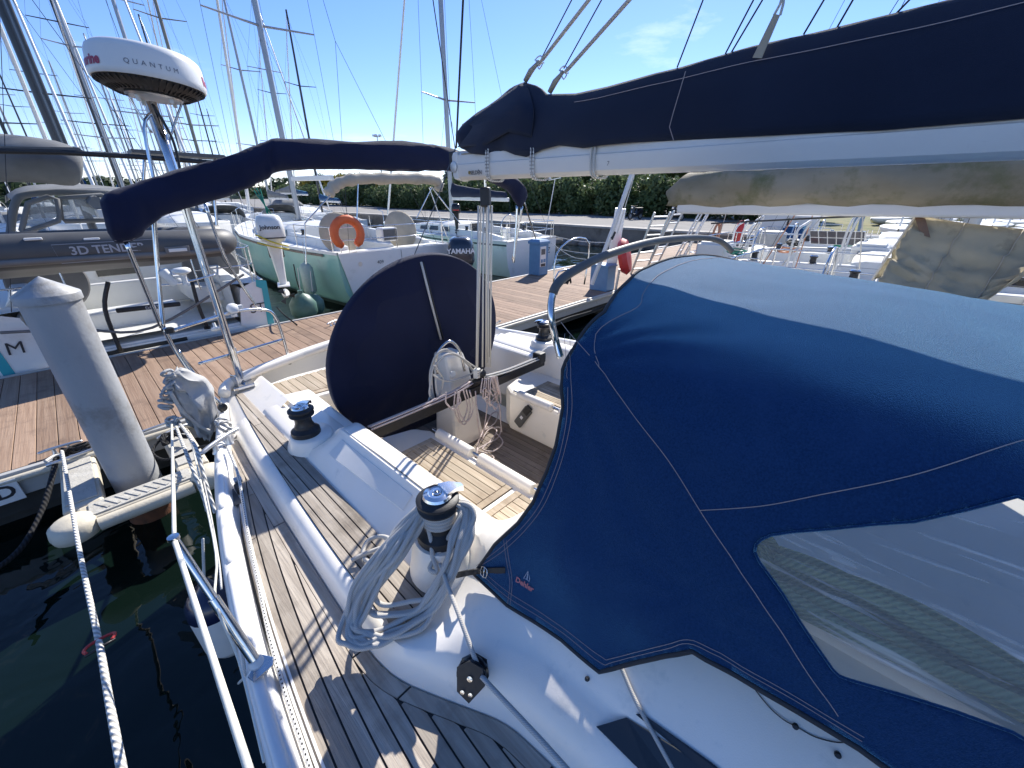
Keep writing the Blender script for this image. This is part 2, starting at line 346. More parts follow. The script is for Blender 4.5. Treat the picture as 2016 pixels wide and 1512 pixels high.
# clear vinyl of the sprayhood window: see-through film with dull creases
m = bpy.data.materials.new('vinyl'); m.use_nodes = True; t = m.node_tree; b = t.nodes['Principled BSDF']
b.inputs['Base Color'].default_value = (.85, .84, .80, 1); b.inputs['Roughness'].default_value = .10
tr = t.nodes.new('ShaderNodeBsdfTransparent'); tr.inputs[0].default_value = (.90, .92, .93, 1); mi = t.nodes.new('ShaderNodeMixShader')
tc_ = t.nodes.new('ShaderNodeTexCoord'); mp = t.nodes.new('ShaderNodeMapping'); mp.inputs['Rotation'].default_value = (R(-52), 0, 0); mp.inputs['Scale'].default_value = (2, 2.2, 34)
n1 = t.nodes.new('ShaderNodeTexNoise'); n1.inputs['Scale'].default_value = 1.6; n1.inputs['Detail'].default_value = 6; n1.inputs['Distortion'].default_value = .5
mr = t.nodes.new('ShaderNodeMapRange'); mr.inputs[1].default_value = .56; mr.inputs[2].default_value = .74; mr.inputs[3].default_value = .19; mr.inputs[4].default_value = .66
t.links.new(tc_.outputs['Object'], mp.inputs[0]); t.links.new(mp.outputs[0], n1.inputs[0]); t.links.new(n1.outputs[0], mr.inputs[0])
u = t.nodes.new('ShaderNodeBump'); u.inputs['Strength'].default_value = .5; u.inputs['Distance'].default_value = .01; t.links.new(n1.outputs[0], u.inputs['Height']); t.links.new(u.outputs[0], b.inputs['Normal'])
t.links.new(mr.outputs[0], mi.inputs[0]); t.links.new(tr.outputs[0], mi.inputs[1]); t.links.new(b.outputs[0], mi.inputs[2]); t.links.new(mi.outputs[0], t.nodes['Material Output'].inputs[0]); M_['vinyl'] = m
m = bpy.data.materials.new('clear_glass'); m.use_nodes = True; t = m.node_tree; b = t.nodes['Principled BSDF']; b.inputs['Base Color'].default_value = (.5, .53, .55, 1); b.inputs['Roughness'].default_value = .08
tr = t.nodes.new('ShaderNodeBsdfTransparent'); tr.inputs[0].default_value = (.82, .85, .86, 1); mi = t.nodes.new('ShaderNodeMixShader'); mi.inputs[0].default_value = .35
t.links.new(tr.outputs[0], mi.inputs[1]); t.links.new(b.outputs[0], mi.inputs[2]); t.links.new(mi.outputs[0], t.nodes['Material Output'].inputs[0]); M_['clear_glass'] = m
# ------------------------------------------------------------------ setting: water, ground, quay, hill, pontoon
tag(MB().add([(-900,-900,0),(900,-900,0),(900,1500,0),(-900,1500,0)], [(0,1,2,3)]).build('water', 'water'), kind='structure')
tag(MB().add([(23.6,-600,.985),(900,-600,.985),(900,900,.985),(23.6,900,.985)], [(0,1,2,3)]).build('ground', 'asphalt_path'), kind='structure')
qy = MB(); 
qy.add([(23.0,-60,-.6),(22.85,-60,1.0),(24.2,-60,1.0),(24.2,140,1.0),(22.85,140,1.0),(23.0,140,-.6)], [(0,1,4,5),(1,2,3,4)])
quay = tag(qy.build('quay_wall', 'quay_wall'), kind='structure')
# coping stones of the quay edge, one by one where they can be told apart
for i in range(44):
    y0 = -4+i*1.25
    MB().box((23.25, y0, 1.02+random.uniform(-.008, .008)), (.95, 1.235, .12)).build('coping_stone', 'quay', quay, bev=.015)
# hill of pines beyond the harbour
hv = []; hn = 60
for i in range(hn):
    a = R(-20+i*62/(hn-1)); d = 330
    h = 9+4*noise.noise(Vector((i*.17, 3, 0)))+3*noise.noise(Vector((i*.6, 1, 0)))
    hv.append([(math.sin(a)*d, math.cos(a)*d, -1), (math.sin(a)*(d+25), math.cos(a)*(d+25), h*.75), (math.sin(a)*(d+70), math.cos(a)*(d+70), h)])
tag(MB().loft(hv).build('hill', 'leaf_pine', smooth=180), kind='structure')
def leaf_cloud(n, rad, size, seed, flat=.0, lobes=9, hollow=.55):
    rn = random.Random(seed); mb = MB(); L_ = []
    for i in range(lobes):
        a = rn.uniform(0, 2*PI); u_ = rn.uniform(-.8, 1); s_ = math.sqrt(max(0, 1-u_*u_))*.62
        L_.append((Vector((s_*math.cos(a)*rad[0], s_*math.sin(a)*rad[1], u_*.6*rad[2])), rn.uniform(.42, .62)))
    for i in range(n):
        c, k = L_[rn.randrange(lobes)]
        d = Vector((rn.gauss(0,1), rn.gauss(0,1), rn.gauss(0,1))).normalized()
        q = c+Vector((d.x*rad[0], d.y*rad[1], d.z*rad[2]))*(k*(hollow+(1-hollow)*rn.random()))
        nn = (d+Vector((rn.gauss(0,.6), rn.gauss(0,.6), rn.gauss(0,.6)))).normalized(); e = nn.orthogonal().normalized(); e = Matrix.Rotation(rn.uniform(0, 6.28), 3, nn)@e; f = nn.cross(e)
        s_ = size*rn.uniform(.6, 1.3)
        mb.add([q-e*s_*.5, q-f*s_*.28, q+e*s_*.6, q+f*s_*.28], [(0,1,2,3)])
    return mb
# far wood on the hill: one mass
wood = MB(); rn = random.Random(3)
for i in range(150):
    a = R(rn.uniform(-6, 30)); d = rn.uniform(318, 345); h = rn.uniform(5, 10.5)
    c = Vector((math.sin(a)*d, math.cos(a)*d, h*.6+rn.uniform(1, 5)))
    for k in range(60):
        dd = Vector((rn.gauss(0,1), rn.gauss(0,1), rn.gauss(0,1))).normalized(); q = c+Vector((dd.x*5, dd.y*5, dd.z*h*.42))
        e = dd.orthogonal().normalized(); f = dd.cross(e); s_ = rn.uniform(.7, 1.6); wood.add([q-e*s_, q-f*s_*.6, q+e*s_, q+f*s_*.6], [(0,1,2,3)])
tag(wood.build('pine_wood', 'leaf_pine'), 'distant dark green pine wood along the horizon behind the masts', 'wood', kind='stuff')
# oleander hedge along the quay road
bush_me = []
for k in range(3):
    me = leaf_cloud(3600, (2.1, 2.4, 1.9), .34, 20+k, lobes=14, hollow=.5).mesh('foliage'); me.materials.append(M_['leaf_hedge']); bush_me.append(me)
stem_me = MB().tube([(0,0,-.2),(.05,.02,.8),(0,.1,1.6)], [.09,.07,.03], 6).mesh('stem'); stem_me.materials.append(M_['trunk'])
rn = random.Random(5)
for i in range(30):
    y = 7.5+i*2.0
    th = thing('oleander_bush', (39+rn.uniform(-.6, .6), y, 1.0), 'rounded green oleander bush in the hedge along the quay road', 'bush', 'bushes of the quay hedge')
    s_ = rn.uniform(.95, 1.25)
    shared('foliage', bush_me[i % 3], th, (0, 0, 1.5*s_), (0, 0, rn.uniform(0, 6.28)), (s_, s_, s_)); shared('stem', stem_me, th)
for i in range(13):
    th = thing('oleander_bush', (43+rn.uniform(-.8, .8), 69+i*4.3, 1.0), 'low green bush under the yellowing trees far along the quay', 'bush', 'far bushes under the yellowing trees')
    s_ = rn.uniform(1.2, 1.5); shared('foliage', bush_me[i % 3], th, (0, 0, 1.3*s_), (0, 0, rn.uniform(0, 6.28)), (s_, s_, s_*.8)); shared('stem', stem_me, th)
# street trees behind the hedge
tree_me = []
for k in range(2):
    me = leaf_cloud(4200, (2.7, 2.7, 2.1), .42, 50+k, lobes=15, hollow=.35).mesh('crown'); me.materials.append(M_['leaf_tree']); tree_me.append(me)
me = leaf_cloud(3000, (2.6, 2.6, 1.9), .42, 60, lobes=12, hollow=.35).mesh('crown'); me.materials.append(M_['leaf_yellow']); tree_me.append(me)
tm = MB().tube([(0,0,-.3),(.05,0,1.2),(0,.08,2.4),(.1,.1,3.6)], [.17,.13,.11,.04], 8)
for k in range(6):
    a = k*1.05; tm.tube([(0,.05,2.0+k*.15),(.9*math.cos(a),.9*math.sin(a),3.0+k*.1),(1.7*math.cos(a),1.7*math.sin(a),3.9+k*.1)], [.07,.04,.015], 5)
trunk_me = tm.mesh('trunk', 60); trunk_me.materials.append(M_['trunk'])
TR = [(46,15,0,1.0),(47,20.5,1,.95),(46,26,0,1.05),(47,31.5,1,1.0),(46,37,0,.95),(47,43,1,1.1),(50,58,0,1.25),(52,50,1,1.4),
      (44,72,2,.9),(45,78,2,1.0),(44,85,0,1.0),(45,91,2,1.05),(46,98,2,1.0),(47,105,0,1.1),(48,112,2,1.1),(50,120,2,1.1)]
ORD = ('first','second','third','fourth','fifth','sixth','seventh','eighth')
cnt = [0,0,0]
for i, (x, y, k, s_) in enumerate(TR):
    lab = 'round green street tree rising behind the oleander hedge' if y < 60 and k < 2 else ('yellowing autumn street tree far along the quay' if k == 2 else 'dark green street tree among the yellowing ones far along the quay')
    q_ = 0 if (y < 60 and k < 2) else (1 if k == 2 else 2); lab = ORD[cnt[q_]]+' from the right, '+lab; cnt[q_] += 1
    th = thing('street_tree', (x, y, .98), lab, 'tree', 'green street trees' if k < 2 and y < 60 else ('yellowing street trees' if k == 2 else 'far green street trees'))
    shared('crown', tree_me[k], th, (0, 0, 4.0*s_), (0, 0, i*1.3), (s_, s_, s_)); shared('trunk', trunk_me, th, (0,0,0), (0,0,i), (s_, s_, s_))
# boulders at the foot of the quay
rk = []
for k in range(3):
    bm = bmesh.new(); bmesh.ops.create_icosphere(bm, subdivisions=2, radius=.5)
    for v in bm.verts: v.co *= 1+.35*noise.noise(v.co*2.3+Vector((k*7, 0, 0))); v.co.z *= .65
    me = bpy.data.meshes.new('boulder'); bm.to_mesh(me); bm.free(); me.materials.append(M_['quay_wall']); me.shade_smooth(); me.set_sharp_from_angle(angle=R(25)); rk.append(me)
for i in range(16):
    o = bpy.data.objects.new('boulder', rk[i % 3]); COL.objects.link(o); o.location = (22.3+random.uniform(-.3, .3), 11.3+i*.85, .05); s_ = random.uniform(.6, 1.15); o.scale = (s_, s_*1.2, s_); o.rotation_euler.z = i*2.1
    tag(o, 'dark boulder lying in the water at the foot of the quay', 'boulder', 'boulders under the quay')
# pontoon
DZ, DN, DF = .55, 5.2, 8.3
pon = MB().box((7.4, (DN+DF)/2, .32), (31.2, DF-DN-.08, .40)).build('pontoon', 'dark_under'); tag(pon, kind='structure')
DPX = -8.1
for i in range(205):
    x = DPX+i*.151; 
    MB().box((x, (DN+DF)/2, DZ-.016+random.uniform(-.0015, .0015)), (.145, DF-DN-.06, .032)).build('plank', 'dock_wood', pon, bev=.004)
for y, s_ in ((DN-.03, -1), (DF+.03, 1)):
    MB().box((7.4, y, .44), (31.2, .06, .24)).build('edge_profile', 'fascia', pon, bev=.008)
    MB().tube([(-8.2, y+s_*.045, .50), (23, y+s_*.045, .50)], .035, 8).build('rub_strip', 'beige_plastic', pon, 60)
for i in range(6):
    MB().box((-6+i*5.4, (DN+DF)/2, -.05), (2.6, DF-DN-.3, .5)).build('float', 'dark_under', pon, bev=.04)
# white berth plate on the pontoon's near edge
bp = MB().slab([PY(-60,985,DN-.10), PY(-60,1040,DN-.10), PY(52,985,DN-.10), PY(46,935,DN-.10)], (0,1,0), .012)
bpo = tag(MB().box((-1.16, DN-.10, .415), (.5, .012, .21)).build('berth_plate', 'rail_white', bev=.003), 'white berth number plate on the pontoon edge at the left', 'sign')
MB().text('D', .17, lambda x, y: (-1.0+x, DN-.1085, .415+y), bold=.004).build('lettering', 'print_dark', bpo)
# pile, with its conical cap
pl = thing('mooring_pile', (-.19, 4.56, -1.5), 'pale grey steel mooring pile with a conical cap beside the pontoon', 'pile')
MB().lathe([(.168,-1.5),(.168,2.03),(.165,2.06)], (-.19,4.56,0), 40).build('shaft', 'pile_grey', pl, 40)
MB().lathe([(.168,2.038),(.183,2.04),(.184,2.092),(.180,2.098),(.0,2.222)], (-.19,4.56,0), 40).build('cap', 'pile_grey', pl, 40)
MB().lathe([(.17,-.5),(.172,-.3),(.171,.2),(.1695,.34)], (-.19,4.56,0), 32).build('rust_band', 'rust', pl, 60)
# pile guide: U-shaped float-mounted bracket with beige corner bumpers
pg = thing('pile_guide', (-.19, 4.5, .4), 'beige plastic pile guide bracket around the pile, worn at its corners', 'bracket')
MB().box((-.17, 4.10, .44), (.80, .24, .12)).box((-.53, 4.70, .44), (.24, .96, .12)).box((.20, 4.70, .44), (.24, .96, .12)).build('frame', 'beige_plastic', pg, bev=.02)
rows = []
for k in range(2):
    pass
for a, b_, nm in (((-.5,4.10),(.16,4.10),1), ((-.53,4.3),(-.53,5.1),2), ((.20,4.3),(.20,5.1),3)):
    MB().bar((a[0], a[1], .507), (b_[0], b_[1], .507), .19, .012).build('tread_plate', 'concrete_pad', pg, bev=.003)
for cx_, cy_ in ((-.60, 4.02), (.27, 4.02)):
    MB().lathe([(.0,.36),(.09,.36),(.135,.39),(.145,.44),(.135,.50),(.10,.53),(0,.54)], (cx_, cy_, 0), 20).build('corner_bumper', 'beige_plastic', pg, 60)
MB().tube([(-.47,3.96,.44),(.14,3.96,.44)], .055, 10).build('front_bumper', 'beige_plastic', pg, 60)
for k in range(9):
    MB().box((-.42+k*.062, 4.10, .516), (.02, .15, .008), rz=.5).build('tread_bar', 'concrete_pad', pg)
# ------------------------------------------------------------------ the yacht in the foreground
XC = 1.85
YT = thing('sailing_yacht', (XC, 1.5, 0), 'white sailing yacht in the foreground with teak side deck and open cockpit', 'sailboat')
G = poly1([-1.5,-.5,.976,1.153,1.436,1.981,2.788,3.455,3.671], [-.10,-.10,-.055,-.033,0,.09,.25,.43,.50], 4)
E1t = tab([-2,.2,.33,.487,.62,.763,.858,.95,1.03,1.2,1.39,1.67,2.03,2.49,2.97,3.40], [.53,.52,.509,.495,.43,.362,.324,.312,.310,.315,.322,.334,.35,.374,.41,.455])
E1 = lambda y: sum(E1t(y+d) for d in (-.05,-.025,0,.025,.05))/5
E2 = poly1([1.018,1.24,1.5,1.84,2.32,3.0,3.5], [.382,.388,.398,.418,.449,.507,.560], 2)
E3 = poly1([.8,1.4,1.8,2.3,2.79,3.5], [.585,.590,.592,.602,.608,.622], 1)
DK = 1.25; IT = 1.335
def yy(a, b, s): n = max(2, int(abs(b-a)/s)+1); return [a+(b-a)*i/(n-1) for i in range(n)]
# hull shell, both sides, and transom
def hullside(sgn):
    rows = []
    for y in yy(-2.2, 3.62, .15):
        g = G(y); gx = lambda d: (g+d) if sgn < 0 else 2*XC-(g+d)
        rows.append([(gx(.0), y, 1.285), (gx(.004), y, 1.1), (gx(.03), y, .8), (gx(.10), y, .4), (gx(.26), y, .05), (gx(.5), y, -.3)])
    return rows
MB().loft(hullside(-1)).loft(hullside(1)).build('hull', 'hull_white', YT, 180)
tr_ = []
for i in range(13):
    t_ = i/12; x = .50+t_*(2*XC-1.0); y = 3.62+.32*math.sin(t_*PI)**.7
    tr_.append([(x, y, 1.36), (x, y+.03, 1.2), (x, y-.02, .6), (x, y-.25, .1), (x, y-.5, -.25)])
MB().loft(tr_).build('transom', 'hull_white', YT, 180)
# bulwark / toe rail with its moulded cap
for sgn in (-1, 1):
    rows = []
    for y in yy(-2.2, 3.62, .08):
        g = G(y); X_ = lambda d: (g+d) if sgn < 0 else 2*XC-(g+d)
        rows.append([(X_(0), y, 1.24), (X_(-.004), y, 1.285), (X_(.002), y, 1.305), (X_(.014), y, 1.317), (X_(.052), y, 1.317), (X_(.066), y, 1.305), (X_(.074), y, 1.262), (X_(.084), y, 1.243)])
    MB().loft(rows).build('toe_rail', 'rail_white', YT, 180)
y = -.9
while y < 3.2:            # raised pads moulded along the rail
    ln = random.choice((.30, .36, .42)); rows = []
    for k, q in enumerate(yy(y, y+ln, .03)):
        e = .006 if k in (0, len(yy(y, y+ln, .03))-1) else 0; g = G(q)
        rows.append([(g+.012+e, q, 1.314), (g+.016+e, q, 1.327-e), (g+.028, q, 1.332-e), (g+.042-e, q, 1.330-e), (g+.050-e, q, 1.322-e), (g+.053-e, q, 1.314)])
    MB().loft(rows, False, True, True).build('rail_pad', 'rail_white', YT, 180); y += ln+.05
# deck plates (white) under the teak
rows = [[(G(y)+.07, y, DK-.006), (E1(y)+.03, y, DK-.006)] for y in yy(-2.2, 3.62, .1)]
side = MB().loft(rows).build('side_deck', 'nonskid', YT)
rows = [[(G(y)+.088+.012*math.sin(y*3), y, DK-.001), (E1(y)-.002, y, DK-.001)] for y in yy(-1.6, 2.95, .05)]
MB().loft(rows).build('caulking', 'caulk', side)
def planks(name, ulo, uhi, lim_lo, lim_hi, ys, base, sgn, z0, z1, par, mat, wd, gap, joints=()):
    """curved planks laid parallel to base(y); u is the offset from it; clipped between lim_lo(y) and lim_hi(y)"""
    u = ulo; k = 0; n_ = 0
    while u < uhi:
        u1 = u+wd; run_l = []; run_r = []; jn = [j+((k*37) % 11)*.09 for j in joints]
        def flush():
            nonlocal run_l, run_r
            if len(run_l) > 2:
                MB().strip(run_l, run_r, z0, z1).build(name, mat, par)
            run_l, run_r = [], []
        for y in ys:
            a = base(y)+sgn*u; b = base(y)+sgn*u1; lo, hi = min(a, b), max(a, b)
            lo = max(lo, lim_lo(y)); hi = min(hi, lim_hi(y))
            if hi-lo < .0015: flush(); continue
            if any(abs(y-j) < (ys[1]-ys[0])*.5 for j in jn): run_l.append((lo, y)); run_r.append((hi, y)); flush(); run_l.append((lo, y+.005)); run_r.append((hi, y+.005)); continue
            run_l.append((lo, y)); run_r.append((hi, y))
        flush(); u = u1+gap; k += 1
YS = yy(-1.55, 2.93, .02)
planks('plank', .092, .62, lambda y: G(y)+.09, lambda y: E1(y)-.0555, YS, G, 1, DK-.004, DK+.004, side, 'teak_grey', .0475, .0062, (-.9, 1.9))
# margin planks beside the moulding
for a, b_ in ((-1.5,.31),(.32,.79),(.798,1.02),(1.028,1.9),(1.908,2.93)):
    ys = yy(a, b_, .03)
    MB().strip([(E1(y)-.053, y) for y in ys], [(E1(y)-.004, y) for y in ys], DK-.004, DK+.004).build('margin_plank', 'teak_grey', side)
# moulded step, raised deck and coaming: one loft
def msec(y):
    e1 = E1(y); k = min(1, max(0, (y-.70)/.26)); k = k*k*(3-2*k)
    ha = min(1, max(0, (y-2.12)/.22)); ha = ha*ha*(3-2*ha)           # coaming falls away aft
    zt = 1.505-.125*ha
    cr_ = .70-.06*min(1, max(0, (y-1.3)/1.0))
    A = [(e1,1.243),(e1+.012,1.285),(e1+.03,1.315),(E2(y)-.012,1.338),(E2(y),1.336),(E3(y),1.334),(E3(y)+.012,1.345),(cr_,lerp(1.415,1.36,ha)),(.775,zt-.02),(.79,zt),(.895,zt),(.912,zt-.015),(.92,1.22),(.92,1.15)]
    B = [(e1,1.243),(e1+.015,1.29),(e1+.04,1.335),(e1+.075,1.375),(e1+.09,1.385),(e1+.13,1.405),(e1+.145,1.412),(.675,1.44),(.72,1.475),(.76,1.51),(.88,1.61),(1.05,1.68),(1.5,1.72),(XC,1.735)]
    return [(lerp(b[0], a[0], k), y, lerp(b[1], a[1], k)) for a, b in zip(A, B)]
rows = [msec(y) for y in yy(-1.6, 3.05, .04)]
mould = MB().loft(rows).build('deck_moulding', 'gelcoat', YT, 50)
# port half of the coachroof and coaming, mirrored
MB().loft([[(2*XC-p[0], p[1], p[2]) for p in r][::-1] for r in rows]).build('port_moulding', 'gelcoat', YT, 50)
rows = [[(2*XC-G(y)-.07, y, DK-.006), (2*XC-E1(y)-.03, y, DK-.006)] for y in yy(-2.2, 3.62, .1)]
MB().loft(rows).build('port_side_deck', 'teak_grey', YT)
# inner teak on the raised deck
tipY = lambda x: 1.02-(x-.385)*1.42
itc = MB(); ys = yy(.78, 3.52, .03)
def lim0(y): return max(E2(y)+.004, .385+(1.02-y)/1.42 if y < 1.02 else -9)
rows = [[(lim0(y), y, IT+.0035), (E3(y)-.003, y, IT+.0035)] for y in ys if E3(y)-.003-lim0(y) > .002]
MB().loft(rows).build('caulking', 'caulk', mould)
planks('plank', .0, .3, lambda y: lim0(y+.05)+.004 if y < 1.0 else lim0(y)+.003, lambda y: E3(y)-.004, yy(.83, 3.5, .03), E3, -1, IT-.002, IT+.008, mould, 'teak_grey', .045, .0062, (2.5,))
MB().strip([(x, tipY(x)) for x in (.392,.46,.52,.578)], [(x+.004, tipY(x)+.062) for x in (.392,.46,.52,.578)], IT-.002, IT+.0085).build('end_plank', 'teak_grey', mould)
# locker lid groove and gutter on the coaming
MB().tube([(.805,1.30,1.5055),(.805,1.7,1.5055),(.803,2.1,1.503)], .005, 6).build('locker_groove', 'grey_plastic', mould, 60)
MB().strip([(.80,y) for y in yy(1.32,2.10,.1)], [(.885,y) for y in yy(1.32,2.10,.1)], 1.50, 1.509).build('locker_lid', 'gelcoat', mould, bev=.003)
rows = []
for y in yy(1.36, 2.06, .035):
    s = msec(y); a, b_ = Vector(s[7]), Vector(s[8]); n_ = Vector((-(b_.z-a.z), 0, b_.x-a.x)).normalized()
    rows.append([a.lerp(b_, .10)+n_*-.001, a.lerp(b_, .13)+n_*.0025, a.lerp(b_, .87)+n_*.0025, a.lerp(b_, .90)+n_*-.001])
MB().loft(rows).build('nonskid_panel', 'nonskid', mould, 30)
# aft deck: flat white quarter, stern seats, inner coaming aft
rows = []
for y in yy(2.98, 3.60, .06):
    rows.append([(E1(min(y,3.4))-.02, y, 1.243), (E2(min(y,3.5))-.02, y, 1.335), (.70, y, 1.345), (.78, y, 1.40), (.80, y, 1.40)])
MB().loft(rows).build('quarter_deck', 'gelcoat', YT, 50)
rim = spl([(.50,3.50,1.375),(.56,3.60,1.40),(.74,3.66,1.42),(1.0,3.74,1.425),(1.4,3.86,1.425),(1.85,3.92,1.425),(2.3,3.86,1.425),(2.8,3.72,1.42),(3.15,3.58,1.40)], 5)
MB().tube(rim, .042, 10).build('stern_rim', 'gelcoat', YT, 180)
for sx in (-1, 1):
    P_ = lambda x: x if sx < 0 else 2*XC-x
    st = MB().prism([(P_(.72),3.12),(P_(1.34),3.02),(P_(1.42),3.62),(P_(1.0),3.64),(P_(.73),3.58)] if sx < 0 else [(P_(.73),3.58),(P_(1.0),3.64),(P_(1.42),3.62),(P_(1.34),3.02),(P_(.72),3.12)], .86, 1.315).build('stern_seat', 'gelcoat', YT, bev=.012)
    for k in range(9):
        x0 = .775+k*.0625; 
        MB().prism([(P_(x0),3.20-.02*k*.3),(P_(x0+.057),3.20-.02*(k+1)*.3),(P_(x0+.057),3.555+k*.002),(P_(x0),3.55)][::sx*-1], 1.313, 1.323).build('slat', 'teak_cockpit', st)
    MB().prism([(P_(.765),3.15),(P_(1.34),3.08),(P_(1.34),3.13),(P_(.765),3.196)][::sx*-1], 1.313, 1.323).build('slat', 'teak_cockpit', st)
# cockpit well
well = MB()
well.box((XC, 1.9, .80), (1.4, 3.4, .06))                                # sole base
well.build('cockpit_sole', 'gelcoat', YT)
soleo = [o for o in bpy.data.objects if o.name.startswith('cockpit_sole')][0]
for k in range(17):
    x = 1.40+k*.055
    MB().box((x, 1.75, .838), (.0495, 2.3, .012)).build('plank', 'teak_sole', soleo)
MB().box((XC, 1.75, .832), (.95, 2.31, .004)).build('caulking', 'caulk', soleo)
for sx in (-1, 1):
    P_ = lambda x: x if sx < 0 else 2*XC-x
    fl = -1 if sx > 0 else 1
    c_ = (P_(.92)+P_(1.43))/2
    seat = MB().prism([(P_(.90),.55),(P_(1.43),.55),(P_(1.43),2.16),(P_(1.36),2.28),(P_(.90),2.40)][::fl], .83, 1.205).build('cockpit_seat', 'gelcoat', YT, bev=.03)
    # seat front edge roll with steel rod between the mouldings
    for a, b_ in ((.55, .86), (.88, 1.10), (1.17, 1.62), (1.70, 2.06)):
        MB().tube([(P_(1.425),a,1.22),(P_(1.425),b_,1.22)], .036, 12).build('edge_roll', 'gelcoat', seat, 60, bev=.006)
    MB().tube([(P_(1.425),.6,1.228),(P_(1.425),2.12,1.228)], .011, 8).build('edge_rod', 'steel', seat, 60)
    for (y0, y1) in ((.70, 1.245), (1.275, 2.06)):
        MB().prism([(P_(1.03),y0),(P_(1.36),y0),(P_(1.36),y1),(P_(1.03),y1)][::fl], 1.204, 1.2085).build('caulking', 'caulk', seat)
        for k in range(5):
            x = 1.075+k*.050
            MB().prism([(P_(x),y0+.05),(P_(x+.0445),y0+.05),(P_(x+.0445),y1-.05),(P_(x),y1-.05)][::fl], 1.206, 1.2135).build('slat', 'teak_cockpit', seat)
        for (xa, xb, ya, yb) in ((1.033,1.357,y0+.003,y0+.045),(1.033,1.357,y1-.045,y1-.003),(1.033,1.070,y0+.05,y1-.05),(1.326,1.357,y0+.05,y1-.05)):
            MB().prism([(P_(xa),ya),(P_(xb),ya),(P_(xb),yb),(P_(xa),yb)][::fl], 1.206, 1.2135).build('slat', 'teak_cockpit', seat)
    if sx > 0:       # grey winch-handle pocket on the face of the port seat
        a = Vector((P_(1.43)-.012, 1.93, 1.13)); b_ = Vector((P_(1.43)-.012, 2.06, .93))
        pk = MB().bar(a, b_, .03, .085, (0,1,.6)).build('handle_pocket', 'grey_plastic', seat, bev=.012)
        MB().bar(a+Vector((-.012,-.02,.03)), a+Vector((-.012,.035,-.05)), .02, .06, (0,1,.6)).build('pocket_mouth', 'black_rubber', pk, bev=.006)
        MB().bar(a+Vector((-.017,.06,-.088)), a+Vector((-.017,.077,-.113)), .004, .026, (0,1,.6)).build('emblem', 'print_white', pk)
    # inner walls aft of the seats
    MB().prism([(P_(.78),2.38),(P_(.98),2.30),(P_(1.0),3.15),(P_(.76),3.20)][::fl], .83, 1.37).build('quarter_coaming', 'gelcoat', YT, bev=.03)
MB().prism([(.76,3.0),(2.94,3.0),(2.94,3.6),(.76,3.6)], .6, .95).build('aft_sole', 'gelcoat', YT)
MB().box((XC, .62, 1.2), (1.9, .05, 1.0)).build('companionway_bulkhead', 'gelcoat', YT)
MB().box((XC, .648, 1.33), (.62, .02, .68)).build('washboard', 'window_dark', YT, bev=.01)
# round speaker pods / winch plinths
def plinth(x, y, z0, z1, r0, r1, ey=1.3):
    rows = []
    for q, f in ((0,1.0),(.15,.97),(.6,.86),(.9,.80),(1.0,.74)):
        z = lerp(z0, z1, q); rows.append([(x+r0*f*math.cos(2*PI*k/28), y+r0*f*ey*math.sin(2*PI*k/28), z) for k in range(28)])
    return MB().loft(rows, True, False, True)
def winch(x, y, z, sc, arm, name='winch'):
    w_ = MB().lathe([(.078,0),(.080,.006),(.078,.028),(.066,.036),(.054,.046),(.052,.06)], (0,0,0), 32).mesh(name, 35)
    w_.materials.append(M_['black_rubber']); o = bpy.data.objects.new(name, w_); COL.objects.link(o); o.parent = YT; o.location = Vector((x, y, z))-WLOC[YT.name]; o.scale = (sc, sc, sc); o.rotation_euler.z = arm
    def sub(n_, mb, mat, sm=35):
        me = mb.mesh(n_, sm); me.materials.append(M_[mat]); c = bpy.data.objects.new(n_, me); COL.objects.link(c); c.parent = o; return c
    sub('drum', MB().lathe([(.052,.058),(.047,.07),(.045,.09),(.047,.112),(.058,.122)], n=32), 'black_metal')
    sub('self_tailer', MB().lathe([(.058,.120),(.066,.123),(.068,.130),(.060,.136),(.055,.141),(.060,.146),(.070,.152),(.070,.160),(.060,.166),(.0,.166)], n=32), 'black_rubber')
    sub('cap', MB().lathe([(.046,.164),(.048,.172),(.044,.180),(.030,.184),(.026,.181),(.016,.181),(.014,.176),(.0,.170)], n=28), 'chrome')
    sub('feeder_arm', MB().loft([[(.020,-.034,.178),(.020,.034,.178),(.020,.034,.188),(.020,-.034,.188)],[(.058,-.022,.172),(.058,.022,.172),(.058,.022,.186),(.058,-.022,.186)],[(.092,-.010,.150),(.092,.008,.150),(.092,.008,.172),(.092,-.010,.172)]], True, True, True), 'chrome', 30)
    sub('socket', MB().lathe([(.013,.170),(.013,.184),(.009,.184),(.009,.172),(0,.172)], n=12), 'steel')
    return o
plinth(.665, 1.02, 1.36, 1.535, .125, .1, 1.15).build('winch_plinth', 'gelcoat', YT, 50)
winch(.675, 1.02, 1.535, 1.16, R(-10))
plinth(.70, 2.37, 1.33, 1.425, .15, .1, 1.1).build('winch_plinth', 'gelcoat', YT, 50)
winch(.675, 2.375, 1.425, 1.05, R(35))
plinth(2*XC-.68, 2.40, 1.33, 1.44, .15, .1, 1.1).build('winch_plinth', 'gelcoat', YT, 50)
winch(2*XC-.66, 2.42, 1.44, 1.05, R(120))
# dark smoked panel on the raised deck aft of the winch
MB().prism([(.645,2.62),(.70,2.60),(.725,2.92),(.67,2.95)], 1.335, 1.352).build('instrument_panel', 'grey_plastic', YT, bev=.004)
